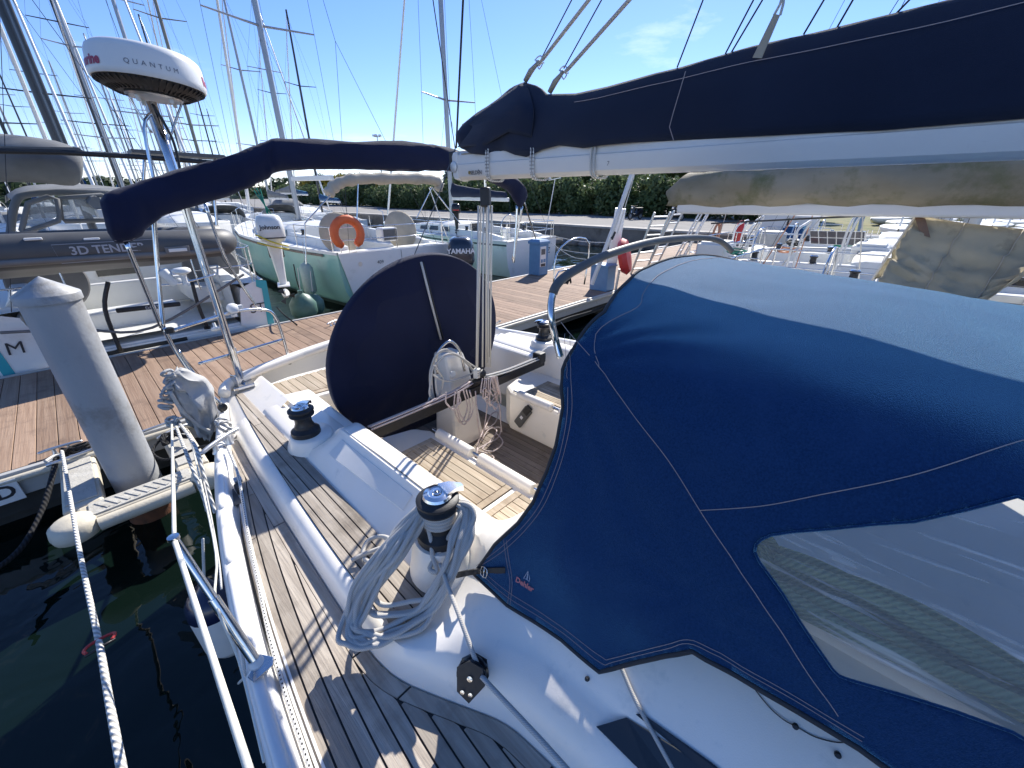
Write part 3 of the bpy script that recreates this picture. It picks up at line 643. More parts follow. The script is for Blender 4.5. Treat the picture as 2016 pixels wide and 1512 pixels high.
# smoked stripes on the cabin side
def on_mould(px, py):
    """where a sight line meets the deck moulding"""
    d = ray(px, py); t_ = .2
    while t_ < 4:
        p = CAM+d*t_
        if -1.5 < p.y < 3:
            s = msec(p.y)
            if p.x >= s[0][0]:
                zz = float(np.interp(p.x, [q[0] for q in s[:12]], [q[2] for q in s[:12]]))
                if p.z <= zz: return p
        t_ += .002
    return CAM+d*1.2
for poly in ([(1175,1430),(1234,1412),(1330,1470),(1420,1530),(1500,1585),(1370,1600),(1290,1545)], [(1252,1406),(1264,1404),(1400,1500),(1500,1580),(1480,1590),(1380,1512)]):
    q = [on_mould(*p) for p in poly]; n_ = (q[1]-q[0]).cross(q[2]-q[0]).normalized(); n_ = n_ if n_.dot(CAM-q[0]) > 0 else -n_
    MB().slab([p+n_*.003 for p in q], n_, .004).build('smoked_window', 'window_dark', mould)
for px, py in ((1157,1336),(1649,1485),(1566,1429)):
    p = on_mould(px, py); MB().lathe([(.007,-.002),(.007,.006),(.0045,.008),(.0045,.013),(0,.013)], p, 10, Matrix.Rotation(R(-50), 3, 'Y')).build('canvas_stud', 'black_metal', mould, 40)
# steering pedestal with its steel guard
ped = MB().loft([[(XC-.17*f+dx, 2.36-.10*g_, z), (XC+.17*f+dx, 2.36-.10*g_, z), (XC+.17*f+dx, 2.36+.14*g_, z), (XC-.17*f+dx, 2.36+.14*g_, z)] for f, g_, z, dx in ((.95,1.2,.83,.02),(.72,1.0,1.25,0),(.62,.9,1.52,-.03),(.50,.7,1.66,-.05))], True, False, True).build('steering_pedestal', 'gelcoat', YT, bev=.03)
gp = [PY(862,735,2.24), PY(858,712,2.24), PY(864,690,2.24), PY(884,672,2.24), PY(901,684,2.24), PY(909,705,2.24), PY(914,730,2.24)]
MB().tube(spl(gp, 5), .0115, 10).build('guard_rail', 'steel', ped, 180)
p = PY(891,737,2.235); MB().lathe([(.026,0),(.026,.006),(.02,.008),(0,.008)], p, 20, Matrix.Rotation(R(75), 3, 'X')).build('socket_cover', 'white_plastic', ped, 40)
# mainsheet traveller
trv = MB().box((1.80, 2.13, 1.395), (1.72, .075, .075)).build('traveller_beam', 'black_metal', YT, bev=.01)
MB().box((1.80, 2.12, 1.44), (1.66, .030, .016)).build('track', 'black_gloss', trv, bev=.003)
MB().box((2.62, 2.13, 1.44), (.09, .09, .10)).build('end_stop', 'black_rubber', trv, bev=.015)
car = MB().box((1.87, 2.12, 1.465), (.13, .07, .035)).build('traveller_car', 'black_metal', trv, bev=.008)
MB().box((1.86, 2.115, 1.53), (.05, .05, .08), rz=.4).build('lower_block', 'cream_deck', trv, bev=.012)
MB().lathe([(.024,-.03),(.03,-.026),(.03,.026),(.024,.03),(0,.03)], (1.90,2.115,1.515), 16, Matrix.Rotation(R(90),3,'Y')).build('sheave', 'black_rubber', trv, 40)
for k in range(8):
    MB().lathe([(.004,0),(.004,.003),(0,.003)], (1.846+(k % 2)*.02, 2.088-(k % 2)*.008, 1.50+(k//2)*.02), 8, Matrix.Rotation(R(90),3,'X')).build('rivet', 'print_dark', trv)
# sheet lead block on the cabin side
bl = on_mould(945,1322); bp_ = bl+Vector((-.03,.0,.03))
Mb = Matrix.Rotation(R(-62), 3, 'Y')@Matrix.Rotation(R(25), 3, 'X')
bo = MB().lathe([(.0,-.016),(.048,-.016),(.05,-.010),(.04,-.006),(.04,.006),(.05,.010),(.048,.016),(0,.016)], bp_, 28, Mb).build('lead_block', 'black_gloss', mould, 40)
for s_ in (-1, 1):
    MB().slab([bp_+Mb@Vector((-.075,-.022,.019*s_)), bp_+Mb@Vector((-.06,.025,.019*s_)), bp_+Mb@Vector((.01,.050,.019*s_)), bp_+Mb@Vector((.048,.02,.019*s_)), bp_+Mb@Vector((.046,-.026,.019*s_)), bp_+Mb@Vector((0,-.05,.019*s_))], Mb@Vector((0,0,1)), .004*s_).build('cheek', 'black_rubber', bo)
for dx, dy, r_ in ((.0,.0,.009),(-.045,-.018,.007),(-.05,.008,.007)):
    MB().lathe([(r_,0),(r_,.006),(0,.007)], bp_+Mb@Vector((dx,dy,.022)), 12, Mb).build('bolt', 'steel', bo, 40)
# stern quarter: pushpit, poles, stanchion
def steel(name, pts, r=.0125, par=YT, mat='steel', sm=4, n=8): return MB().tube(spl(pts, sm), r, n).build(name, mat, par, 180)
QY = 3.62
pp = thing('pushpit', (.6, QY, 1.4), 'polished steel stern pulpit rail on the starboard quarter', 'railing')
steel('top_rail', [PY(338,652,3.45), PY(400,632,3.55), PY(470,612,3.7), PY(520,610,3.78), PY(541,622,3.8), PY(556,660,3.8), PY(571,717,3.8)], .0125, pp)
steel('mid_rail', [PY(392,716,3.5), PY(430,705,3.6), PY(490,688,3.72), PY(558,668,3.8)], .0115, pp)
steel('leg', [PY(322,645,3.45), PY(345,690,3.45), PY(378,738,3.42), PY(395,760,3.40), PY(440,800,3.36)], .0125, pp)
steel('leg', [PY(350,690,3.6), PY(372,722,3.6), PY(392,752,3.56), PY(415,790,3.5)], .0125, pp)
MB().lathe([(.028,0),(.028,.03),(.02,.035),(.0,.035)], PY(335,655,3.45), 14).build('rail_joint', 'black_rubber', pp, 40)
for px, py in ((458,690),(470,605),(430,618)):
    MB().box(PY(px,py,3.66), (.05,.035,.035)).build('rail_clamp', 'white_plastic', pp, bev=.006)
# radar pole
rp = thing('radar_pole', (.65, QY, 1.38), 'tall polished steel pole on the stern quarter carrying the radar dome', 'pole')
steel('tube', [(.655,QY,1.36),(.65,QY,2.2),(.642,QY,3.27)], .026, rp, sm=2, n=14)
MB().prism([(.57,QY-.10),(.72,QY-.10),(.74,QY+.08),(.60,QY+.08)], 1.36, 1.385).build('foot_plate', 'steel', rp, bev=.004)
MB().box((.60,QY-.06,1.43), (.006,.08,.10), rz=.3).build('chain_plate', 'steel', rp, bev=.003)
steel('brace', [PY(300,395,3.5), PY(313,560,3.5), PY(322,652,3.45)], .013, rp)
steel('brace', [PY(403,400,3.75), PY(440,500,3.78), PY(470,552,3.8), PY(508,607,3.8)], .011, rp)
steel('brace', [(.645,QY,3.22), (.56,QY-.03,3.12), (.50,QY-.06,2.72), PY(290,440,3.5)], .010, rp)
steel('brace', [PY(365,185,3.62), PY(345,240,3.62), PY(330,290,3.62)], .006, rp)
steel('brace', [PY(250,185,3.62), PY(275,225,3.62), PY(300,262,3.62)], .006, rp)
rope('radar_cable', [PY(300,205,3.6), PY(322,240,3.58), PY(340,275,3.57), PY(352,320,3.57), PY(362,380,3.56)], .008, 'black_rubber', '', par=rp)
# radar dome
RD = Vector((.672, QY, 3.41)); rdm = thing('radar_dome', RD-Vector((0,0,.1)), 'white marine radar dome with dark lettering and ribbed black underside', 'radar')
Mr = Matrix.Rotation(R(4), 3, 'Y')
MB().lathe([(.268,-.060),(.274,-.05),(.276,-.03),(.268,.06),(.258,.085),(.235,.103),(.15,.113),(0,.118)], RD, 56, Mr).build('shell', 'white_plastic', rdm, 40)
MB().lathe([(.06,-.105),(.17,-.105),(.225,-.092),(.262,-.060)], RD, 56, Mr).build('underside', 'black_rubber', rdm, 60)
for k in range(48):
    a = 2*PI*k/48; e = Vector((math.cos(a), math.sin(a), 0))
    MB().bar(RD+Mr@(e*.175+Vector((0,0,-.108))), RD+Mr@(e*.258+Vector((0,0,-.066))), .008, .014).build('rib', 'black_rubber', rdm)
MB().lathe([(.13,-.125),(.14,-.115),(.13,-.100),(.0,-.100)], RD, 24, Mr).build('mount_plate', 'alu', rdm, 40)
for k in range(4):
    a = .5+k*PI/2; MB().lathe([(.012,-.15),(.012,-.11)], RD+Vector((.11*math.cos(a),.11*math.sin(a),0)), 8).build('mount_bolt', 'white_plastic', rdm)
def dome_txt(a0): 
    def f(x, y):
        z = -.005+y; r_ = float(np.interp(z, [-.05,-.03,.06,.085], [.274,.276,.268,.258]))+.002; a = a0+x/.272
        return RD+Mr@Vector((r_*math.cos(a), r_*math.sin(a), z))
    return f
camdir = math.atan2(-RD.y, -RD.x)
MB().text('QUANTUM', .033, dome_txt(camdir+.10), spacing=1.75).build('lettering', 'print_grey', rdm)
MB().text('raymarine', .066, dome_txt(camdir-1.28), bold=.0028).build('lettering', 'print_red', rdm)
MB().text('Raymarine', .066, dome_txt(camdir+1.72), bold=.0028).build('lettering', 'print_red', rdm)
# satellite antennas on the rail
def mushroom(p, s_, label, tilt=0):
    t_ = thing('satellite_antenna', p, label, 'antenna', 'rail antennas')
    M3 = Matrix.Rotation(tilt, 3, 'X')
    MB().lathe([(.0,.075),(.04,.072),(.055,.06),(.056,.045),(.04,.034),(.022,.026),(.017,0),(.017,-.03),(0,-.03)], p, 22, M3*s_).build('dome', 'white_plastic', t_, 50)
    MB().box(p+Vector((0,0,-.035)), (.035,.03,.02)).build('clamp', 'white_plastic', t_, bev=.004)
mushroom(PY(362,548,3.5), .95, 'white mushroom satellite antenna standing higher on its own rail stalk')
mushroom(PY(458,612,3.68), .75, 'small white antenna clamped on the stern rail top beside the pole', R(50))
mushroom(PY(422,640,3.7), .6, 'small white antenna hanging just under the stern rail', R(160))
steel('stalk', [PY(310,562,3.5), PY(340,560,3.5), PY(362,556,3.5), PY(400,547,3.55), PY(425,540,3.6)], .006, pp)
# spray-white small horn light beside the antenna
lt = thing('stern_light', PY(318,540,3.5), 'white conical deck light fixed beside the antenna', 'light'); MB().lathe([(.022,-.06),(.026,-.05),(.032,.04),(.026,.05),(0,.05)], PY(330,545,3.5), 14, Matrix.Rotation(R(-25),3,'Y')).build('housing', 'white_plastic', lt, 40)
# stanchion, folded outwards at the gate
stn = thing('stanchion', PZ(510,1312,1.30), 'polished steel stanchion leaning outboard from the toe rail', 'stanchion')
sb_, st_ = PZ(508,1310,1.33), PZ(343,1062,1.78)
MB().tube([sb_, sb_.lerp(st_,.55)], .0165, 14).build('lower_tube', 'steel', stn, 60); MB().tube([sb_.lerp(st_,.55), st_], .0125, 14).build('upper_tube', 'steel', stn, 60)
MB().lathe([(.024,0),(.024,.05),(.02,.055),(0,.055)], sb_-(st_-sb_).normalized()*.03, 16, (st_-sb_).to_track_quat('Z','Y').to_matrix()).build('socket', 'white_plastic', stn, 40)
MB().slab([PZ(515,1290,1.335), PZ(540,1296,1.335), PZ(538,1312,1.335), PZ(500,1345,1.335), PZ(488,1335,1.335)], (0,0,1), .008).build('foot_bracket', 'steel', stn, bev=.002)
MB().lathe([(.016,0),(.016,.012),(.0,.014)], st_, 12).build('eye', 'steel', stn, 40)
# ------------------------------------------------------------------ sprayhood
prof = spl([(.66,1.36,0),(.70,1.50,0),(.745,1.66,0),(.81,1.87,0),(.885,2.09,0),(.965,2.27,0),(1.04,2.365,0),(1.14,2.42,0),(1.33,2.458,0),(1.6,2.488,0),(XC,2.498,0)], 8)
PXs = [p.x for p in prof]; PZs = [p.y for p in prof]; SS = [0]
for a, b_ in zip(prof, prof[1:]): SS.append(SS[-1]+(b_-a).length)
ST = SS[-1]*2
def hz(x, y):
    q = x if x <= XC else 2*XC-x; z = float(np.interp(q, PXs, PZs)); k = max(0, (z-1.45)/1.05)
    z -= .07*(.75-y)*k
    if y < -.5: z -= ((-.5-y)/.95)**1.6*.75*k
    return z
def hs(s): q = s if s <= ST/2 else ST-s; x = float(np.interp(q, SS, PXs)); return x if s <= ST/2 else 2*XC-x
def hpt(s, y, off=0):
    x = hs(s); e = .004; q = s if s <= ST/2 else ST-s
    x1, x2 = hs(max(0, s-.01)), hs(min(ST, s+.01)); n_ = Vector((-(hz(x2,y)-hz(x1,y)), 0, x2-x1)); n_.normalize()
    wr = .007*noise.noise(Vector((s*2.1+y*1.4, (y-s*.6)*5.5, 1)))+.004*noise.noise(Vector((s*7, y*3.2+s*4, 5)))
    ds, dy_ = q-.98, y-.66; rho = math.hypot(ds, dy_); th_ = math.atan2(dy_, ds)
    wr += .0075*math.sin(th_*17+3*noise.noise(Vector((rho*3, th_*2, 0))))*math.exp(-rho/.33)*min(1, rho/.07)
    ds, dy_ = q-.52, y-.12; rho = math.hypot(ds, dy_); th_ = math.atan2(dy_, ds)
    wr += .004*math.sin(th_*11)*math.exp(-rho/.16)*min(1, rho/.05)
    wr -= .012*max(0, 1-abs(q-.75)/.35)*max(0, 1-abs(y-.40)/.5)
    return Vector((x, y, hz(x, y)))+n_*(off+wr)
def H(px, py):
    d = ray(px, py); t_ = .3
    while t_ < 5:
        p = CAM+d*t_
        if p.x > .66 and p.z <= hz(p.x, p.y): break
        t_ += .001
    q = p.x if p.x <= XC else 2*XC-p.x; s = float(np.interp(q, PXs, SS)); return (s if p.x <= XC else ST-s, p.y)
def inpoly(x, y, P):
    c = False; j = len(P)-1
    for i in range(len(P)):
        if (P[i][1] > y) != (P[j][1] > y) and x < (P[j][0]-P[i][0])*(y-P[i][1])/(P[j][1]-P[i][1])+P[i][0]: c = not c
        j = i
    return c
def dens(P, st=.03):
    o = []
    for a, b_ in zip(P, P[1:]):
        n_ = max(1, int(math.hypot(b_[0]-a[0], b_[1]-a[1])/st))
        for k in range(n_): o.append((lerp(a[0], b_[0], k/n_), lerp(a[1], b_[1], k/n_)))
    o.append(P[-1]); return o
HB = [H(*p) for p in ((1690,1472),(1600,1420),(1473,1344),(1362,1283),(1310,1290),(1206,1318),(1180,1323),(1105,1260),(999,1191),(950,1143),(921,1115))]
HA = [H(*p) for p in ((975,1072),(1018,1031),(1050,990),(1075,930),(1091,879),(1104,804),(1106,728))]
HB = [(HB[0][0]-.01, -1.3), (HB[0][0]-.005, -.6)]+HB
HA += [(SS[-1]*.62, .655), (SS[-1]*.70, .70), (SS[-1]*.8, .735), (SS[-1]*.9, .75), (SS[-1], .755)]
half = dens(HB)[:-1]+dens(HA)
full = half+[(ST-s, y) for s, y in half[::-1][1:]]
WN = [H(*p) for p in ((1486,1086),(1488,1074),(1498,1064),(1518,1054),(1559,1048),(1640,1042),(1721,1034),(1798,1029),(1903,1005),(2000,979))]
WB = [H(*p) for p in ((1990,1442),(1883,1402),(1761,1364),(1672,1339),(1652,1331),(1640,1319),(1599,1260),(1543,1175),(1494,1106))]
WN = dens(WN+[(WN[-1][0]-.01, -.78), (WB[0][0], -.80)]+WB+[WN[0]])[:-1]
WN2 = [(ST-s, y) for s, y in WN]
def cdt_mesh(outer, holes, st, off=0):
    V = [Vector(p) for p in outer]; E_ = [(i, (i+1) % len(outer)) for i in range(len(outer))]
    for h in holes:
        b = len(V); V += [Vector(p) for p in h]; E_ += [(b+i, b+(i+1) % len(h)) for i in range(len(h))]
    xs = [p[0] for p in outer]; ys = [p[1] for p in outer]; s = min(xs)
    while s < max(xs):
        y = min(ys)
        while y < max(ys):
            if inpoly(s, y, outer) and not any(inpoly(s, y, h) for h in holes): V.append(Vector((s, y)))
            y += st
        s += st
    r = delaunay_2d_cdt(V, E_, [], 0, 1e-5); vo, fo = r[0], r[2]; fs = []
    for f in fo:
        c = sum((vo[i] for i in f), Vector((0,0)))/len(f)
        if inpoly(c.x, c.y, outer) and not any(inpoly(c.x, c.y, h) for h in holes): fs.append(tuple(f))
    return MB().add([hpt(v.x, v.y, off) for v in vo], fs)
hood = thing('sprayhood', (XC, 0, 1.6), 'navy blue canvas sprayhood over the companionway, clear window in its side', 'sprayhood')
WF = dens([(ST*.34,-.78),(ST*.66,-.78),(ST*.68,-1.2),(ST*.32,-1.2),(ST*.34,-.78)])[:-1]
cv = cdt_mesh(full, [WN, WN2, WF], .024).build('canvas', 'canvas_navy', hood, 180)
md = cv.modifiers.new('thick', 'SOLIDIFY'); md.thickness = .0025; md.offset = -1
for i, wn in enumerate((WN, WN2, WF)):
    o = cdt_mesh(wn, [], .06, -.001).build('window', 'vinyl', hood, 180)
def seam(pts2, off=.0022, r=.0011, nm='seam', mat='thread'): 
    if len(pts2) < 14: pts2 = [(p.x, p.y) for p in spl([(a, b_, 0) for a, b_ in pts2], 6)]
    MB().tube([hpt(s, y, off) for s, y in dens(pts2, .015)], r, 5).build(nm, mat, cv, 180)
MB().tube([hpt(s, y, .001) for s, y in dens(half, .02)], .0062, 6).build('edge_binding', 'canvas_edge', cv, 180)
MB().tube([hpt(ST-s, y, .001) for s, y in dens(half, .02)], .0062, 6).build('edge_binding', 'canvas_edge', cv, 180)
seam([H(*p) for p in ((1106,637),(1126,662),(1180,723),(1242,814),(1312,904),(1377,1008),(1448,1112),(1527,1228),(1591,1329),(1632,1386),(1650,1410))])
seam([H(*p) for p in ((1377,1007),(1498,997),(1620,973),(1761,945),(1867,916),(2014,868))])
sm = [H(1180,723), H(1174,660), (SS[-1]*.66, .58), (SS[-1]*.72, .62), (SS[-1]*.8, .655), (SS[-1]*.9, .67), (SS[-1]*1.0, .675), (SS[-1]*1.15, .66), (SS[-1]*1.3, .6)]
seam([tuple(p[:2]) for p in spl([(a, b_, 0) for a, b_ in sm], 5)])
for d in (13, 21):           # double stitching inside the edges
    seam([H(*p) for p in ((921+d*1.5,1115-d*.2),(975+d*.9,1072+d*.5),(1018+d*.8,1031+d*.6),(1050+d,990+d*.3),(1075+d,930+d*.2),(1091+d,879),(1104+d,804),(1103+d,728),(1101+d,660))], r=.0008)
    seam([H(*p) for p in ((950+d*.5,1143-d*.6),(999+d*.4,1191-d),(1105+d*.4,1260-d),(1180+d*.1,1323-d*1.5),(1206,1318-d),(1310,1290-d),(1362+d*.2,1283-d),(1473+d*.4,1344-d),(1600+d*.5,1420-d),(1690+d*.5,1472-d))], r=.0008)
seam([H(*p) for p in ((993,1063),(998,1110),(1004,1150),(1001,1188))], r=.0008); seam([H(*p) for p in ((998,1063),(1003,1110),(1008,1150),(1006,1190))], r=.0008)
seam(WN+[WN[0]], .001, .0032, 'window_piping', 'canvas_navy')
# maker's mark printed near the corner
c0 = hpt(*H(1031,1152), .002); ux = (hpt(*H(1056,1168), .002)-hpt(*H(1006,1136), .002)).normalized(); uy = hpt(*H(1040,1126), .002)-hpt(*H(1022,1178), .002); uy = (uy-ux*uy.dot(ux)).normalized()
nn2 = ux.cross(uy); nn2 = nn2 if nn2.dot(CAM-c0) > 0 else -nn2
MB().text('Dehler', .027, lambda x, y: c0+ux*x+uy*y+nn2*.003, bold=.0009, shear=.15).build('lettering', 'logo_red', cv)
c1 = c0+ux*.006+uy*.034+nn2*.003
for tri in (((-.011,-.014),(.002,.018),(.0015,-.012)), ((.0025,.018),(.013,-.004),(.012,-.014),(.003,-.012))):
    MB().tube([c1+ux*a+uy*b_ for a, b_ in tri], .0009, 4, True).build('emblem', 'logo_white', cv)
# strap and buckle holding the corner down
stp = [on_mould(888,1139)+Vector((0,0,.012)), PZ(915,1128,1.50), hpt(*H(945,1122), .004), hpt(*H(995,1122), .004)]
rows = []
for p in spl(stp, 4): rows.append([p+Vector((.0,.0,.0135)), p+Vector((-.003,-.003,.0135)), p+Vector((-.003,-.003,-.0135)), p+Vector((0,0,-.0135))])
MB().loft(rows, True, True, True).build('strap', 'black_rubber', hood)
b0 = hpt(*H(958,1124), .010); 
MB().tube(spl([b0+ux*a+uy*b_ for a, b_ in ((-.013,-.016),(.013,-.016),(.013,.016),(-.013,.016))], 2, True), .0019, 6, True).tube([b0+uy*-.019, b0+uy*.019], .0024, 6).build('buckle', 'steel', hood, 180)
# bows of the frame, and the grab hoop standing proud of the aft edge
for y0 in (.66, -1.0):
    MB().tube([hpt(s, y0+.0*s, -.016) for s in np.linspace(SS[-1]*.66, ST-SS[-1]*.66, 50)], .011, 8).build('bow', 'steel', hood, 180)
ghp = spl([PY(1104,704,.84), PY(1094,670,.87), PY(1086,630,.88), PY(1086,590,.9), PY(1100,556,.9), PY(1140,528,.9), PY(1200,500,.9), PY(1290,475,.9), PY(1370,468,.9), PY(1416,474,.88), PY(1440,494,.84)], 6)
MB().tube(ghp[:22], .0135, 12).build('grab_hoop', 'steel', hood, 180); MB().tube(ghp[20:], .017, 12).build('grip_sleeve', 'grey_plastic', hood, 180)
# fine cord loosely hanging below the hood's edge
rope('shock_cord', [on_mould(*p)+Vector((-.003,-.002,.004)) for p in ((1480,1350),(1510,1388),(1540,1415),(1566,1429),(1600,1448),(1640,1459),(1664,1459))], .0013, 'canvas_edge', 'thin dark shock cord looping below the sprayhood edge on the cabin side', 'cord', n=5)
# green rope bundle and white line seen through the clear window
gb = MB(); rn = random.Random(11)
for k in range(15):
    a = k*.42; pts = []
    for t_ in np.linspace(0, 1, 9):
        pts.append(Vector((1.05+.10*math.sin(a*1.7)+.05*t_, .02-t_*.80, 1.80+.07*math.cos(a*2.3)-.015*t_+.02*math.sin(t_*9+a))))
    gb.tube(spl(pts, 4), .0135, 6)
for k in range(4): gb.tube(spl([Vector((1.05+.11*math.cos(q)+.02*k, .02+.07*math.sin(q*1.0)+.03*k, 1.80+.10*math.sin(q))) for q in np.linspace(0, 6.28, 12)], 3), .0135, 6)
tag(gb.build('rope_bundle', 'rope_green', None, 180), 'thick olive green rope bundle lying under the sprayhood behind its clear window', 'rope')
MB().box((1.30,-.4,1.71), (.5,1.4,.05)).build('coachroof_hatch', 'gelcoat', YT, bev=.01)
wo = thing('winch_under_hood', (.98,.12,1.70), 'dark winch on the coachroof seen dimly through the sprayhood window', 'winch')
MB().lathe([(.07,1.68),(.07,1.72),(.05,1.75),(.05,1.81),(.062,1.83),(.062,1.87),(0,1.88)], (.99,.16,0), 24).build('drum', 'black_metal', wo, 40); MB().lathe([(.04,1.882),(.04,1.895),(0,1.90)], (.99,.16,0), 18).build('cap', 'chrome', wo, 40)
# ------------------------------------------------------------------ steering wheel cover
WC = Vector((1.78, 2.65, 1.575)); WR = .80; WM = Matrix.Rotation(R(100), 3, 'X')      # disc, its top leaning forward
wcov = thing('wheel_cover', WC-Vector((0,0,WR)), 'large round navy canvas cover over the steering wheel', 'wheel cover')
rows = []; na = 96
for ri in range(15):
    rr = WR*ri/13 if ri < 14 else WR; row = []
    for k in range(na):
        a = 2*PI*k/na; x, yv = rr*math.cos(a), rr*math.sin(a); dz = .014*(1-(rr/WR)**2)
        if yv < 0: dz += .032*noise.noise(Vector((a*3.6, rr*1.4, 3)))*(rr/WR)*min(1, -yv*2.2)
        dz += .004*noise.noise(Vector((x*4, yv*4, 2)))
        if ri == 14: dz -= .06
        row.append(WC+WM@Vector((x, yv, dz if ri else .014)))
    rows.append(row)
wf = MB().loft(rows, True).build('front_panel', 'canvas_dark', wcov, 180)
MB().lathe([(WR-.004,-.065),(WR+.004,-.05),(WR+.004,.0),(WR-.004,.006)], WC, 96, WM).build('rim_band', 'canvas_dark', wcov, 60)
MB().lathe([(0,-.05),(WR-.002,-.06)], WC, 64, WM).build('back_panel', 'canvas_dark', wcov, 60)
def on_disc(px, py, off=.0):
    n_ = WM@Vector((0,0,1)); d = ray(px, py); t_ = ((WC+n_*(.004+off)-CAM).dot(n_))/d.dot(n_); return CAM+d*t_
MB().tube([on_disc(829,516,.01), on_disc(848,592,.022), on_disc(868,668,.026)], .009, 8).build('zip_cord', 'rope_white', wf, 180)
MB().tube([on_disc(833,516,.006), on_disc(852,592,.018), on_disc(873,668,.022)], .006, 6).build('zip_edge', 'black_rubber', wf, 180)
for a, b_ in (((846,670),(850,686)), ((868,664),(872,680))):
    q = [on_disc(*a, .022), on_disc(a[0]+20, a[1]-4, .022), on_disc(b_[0]+20, b_[1]-5, .022), on_disc(*b_, .022)]; MB().tube(q, .0012, 4, True).build('patch_edge', 'canvas_edge', wf)
# ------------------------------------------------------------------ boom and mainsail cover
BX = 1.85
boom = thing('boom', (BX, 2.15, 2.9), 'long white aluminium boom overhead with black lettering near its aft end', 'boom')
rows = []
for y in (2.13, 2.0, 1.0, 0, -1.5, -3.3):
    z0 = 2.845; z1 = 3.0
    rows.append([(BX-.045, y, z0), (BX-.058, y, z0+.012), (BX-.066, y, z0+.06), (BX-.066, y, z0+.075), (BX-.062, y, z0+.079), (BX-.060, y, z1-.03), (BX-.04, y, z1-.01), (BX+.04, y, z1-.01), (BX+.060, y, z1-.03), (BX+.062, y, z0+.079), (BX+.066, y, z0+.06), (BX+.058, y, z0+.012), (BX+.045, y, z0), (BX+.03, y, z0-.006), (BX-.03, y, z0-.006)])
bt = MB().loft(rows, True, True, True).build('extrusion', 'alu_white', boom, 35)
rows = [[(BX+a*f, y, 2.845+b_*g_+dz) for a, b_ in ((-.06,.0),(-.062,.14),(0,.155),(.062,.14),(.06,0),(0,-.012))] for y, f, g_, dz in ((2.132,1.04,1.04,-.002),(2.17,1.04,1.0,0),(2.20,.8,.75,.02))]
MB().loft(rows, True, True, True).build('end_cap', 'white_plastic', boom, 40, bev=.006)
for s_ in (-1, 1): MB().lathe([(.03,0),(.03,.006),(.02,.008),(0,.008)], (BX+.064*s_, 2.165, 2.91), 18, Matrix.Rotation(R(90*s_),3,'Y')).build('sheave', 'alu', boom, 40)
MB().box((BX-.02, 2.215, 2.955), (.045,.05,.09)).build('end_fitting', 'black_rubber', boom, bev=.01)
tx = PX(937,340,BX-.067)
MB().text('SELDÉN', .028, lambda x, y: (BX-.0668-(.0), tx.y-x, tx.z+y), bold=.0006).build('lettering', 'print_dark', bt)
MB().lathe([(.010,0),(.010,.001),(0,.001)], PX(924,340,BX-.067), 14, Matrix.Rotation(R(-90),3,'Y')).build('emblem', 'print_gold', bt)
MB().text('7', .026, lambda x, y: (BX-.0668, PX(1197,322,BX-.067).y-x, PX(1197,322,BX-.067).z+y)).build('lettering', 'print_grey', bt)
for k in range(14): MB().box((BX-.0612, 2.09-.011*k, 2.974), (.002,.005,.008)).build('vent_slot', 'print_gold', bt)
for i, px in enumerate((964, 1053, 1172)):
    y = PX(px, 320, BX-.06).y; 
    for d in (0, .016):
        pts = [(BX-.071,y+d,2.86),(BX-.072,y+d*1.2,2.93),(BX-.062,y+d,3.0),(BX,y+d,3.02),(BX+.066,y+d,3.0),(BX+.072,y+d,2.9),(BX+.05,y+d,2.835),(BX,y+d*1.4,2.828),(BX-.05,y+d,2.832)]
        MB().tube(spl(pts, 4, True), .0048, 6, True).build('reef_lashing', 'rope_fleck' if i < 2 else 'rope_white', boom, 180)
tp = [PX(*p, BX) for p in ((909,245),(960,210),(1010,172),(1034,162),(1062,170),(1078,186),(1136,184),(1200,170),(1290,145),(1340,133),(1480,92),(1600,66),(1760,27),(1870,0))]
bt_ = [PX(*p, BX-.075) for p in ((900,290),(924,302),(952,305),(990,295),(1015,305),(1035,309),(1067,295),(1101,286),(1150,292),(1188,286),(1240,281),(1330,276),(1663,259),(1726,257),(2016,233))]
ty = sorted([(p.y, p.z) for p in tp]); by = sorted([(p.y, p.z) for p in bt_])
ty = [(-3.3, 3.62), (-1.5, 3.36)]+ty; by = [(-3.3, 2.96), (-1, 2.945)]+by
ztop = lambda y: float(np.interp(y, [q[0] for q in ty], [q[1] for q in ty])); zbot = lambda y: float(np.interp(y, [q[0] for q in by], [q[1] for q in by]))
y_end = 2.14
def scover(y, side):
    zt, zb = ztop(y), zbot(y); w_ = .072+.012*noise.noise(Vector((y*2, 0, side))); out_ = []
    aft = max(0, (y-1.25)/.9)
    for t_, wf_ in ((0,1.0),(.12,1.08),(.3,1.12),(.5,1.02),(.7,.80),(.85,.52),(.95,.28),(1.0,.10)):
        fold = aft*.018*math.sin(y*24+t_*5+side)+.010*noise.noise(Vector((y*3.5+t_*2, t_*4-y*1.5, side*3)))+.006*noise.noise(Vector((y*11+t_*6, t_*3, side*5)))
        out_.append((BX+side*(w_*wf_+fold*(1-t_*.6)), y, zb+(zt-zb)*t_))
    return out_
rows = [scover(y, -1)+scover(y, 1)[::-1] for y in yy(-3.3, 2.10, .035)]
scv = thing('mainsail_cover', (BX, 2.1, 3.0), 'long navy canvas cover over the flaked mainsail along the boom', 'sail cover')
sc_ = MB().loft(rows).build('canvas', 'canvas_boom', scv, 180); mo = sc_.modifiers.new('thick', 'SOLIDIFY'); mo.thickness = .004
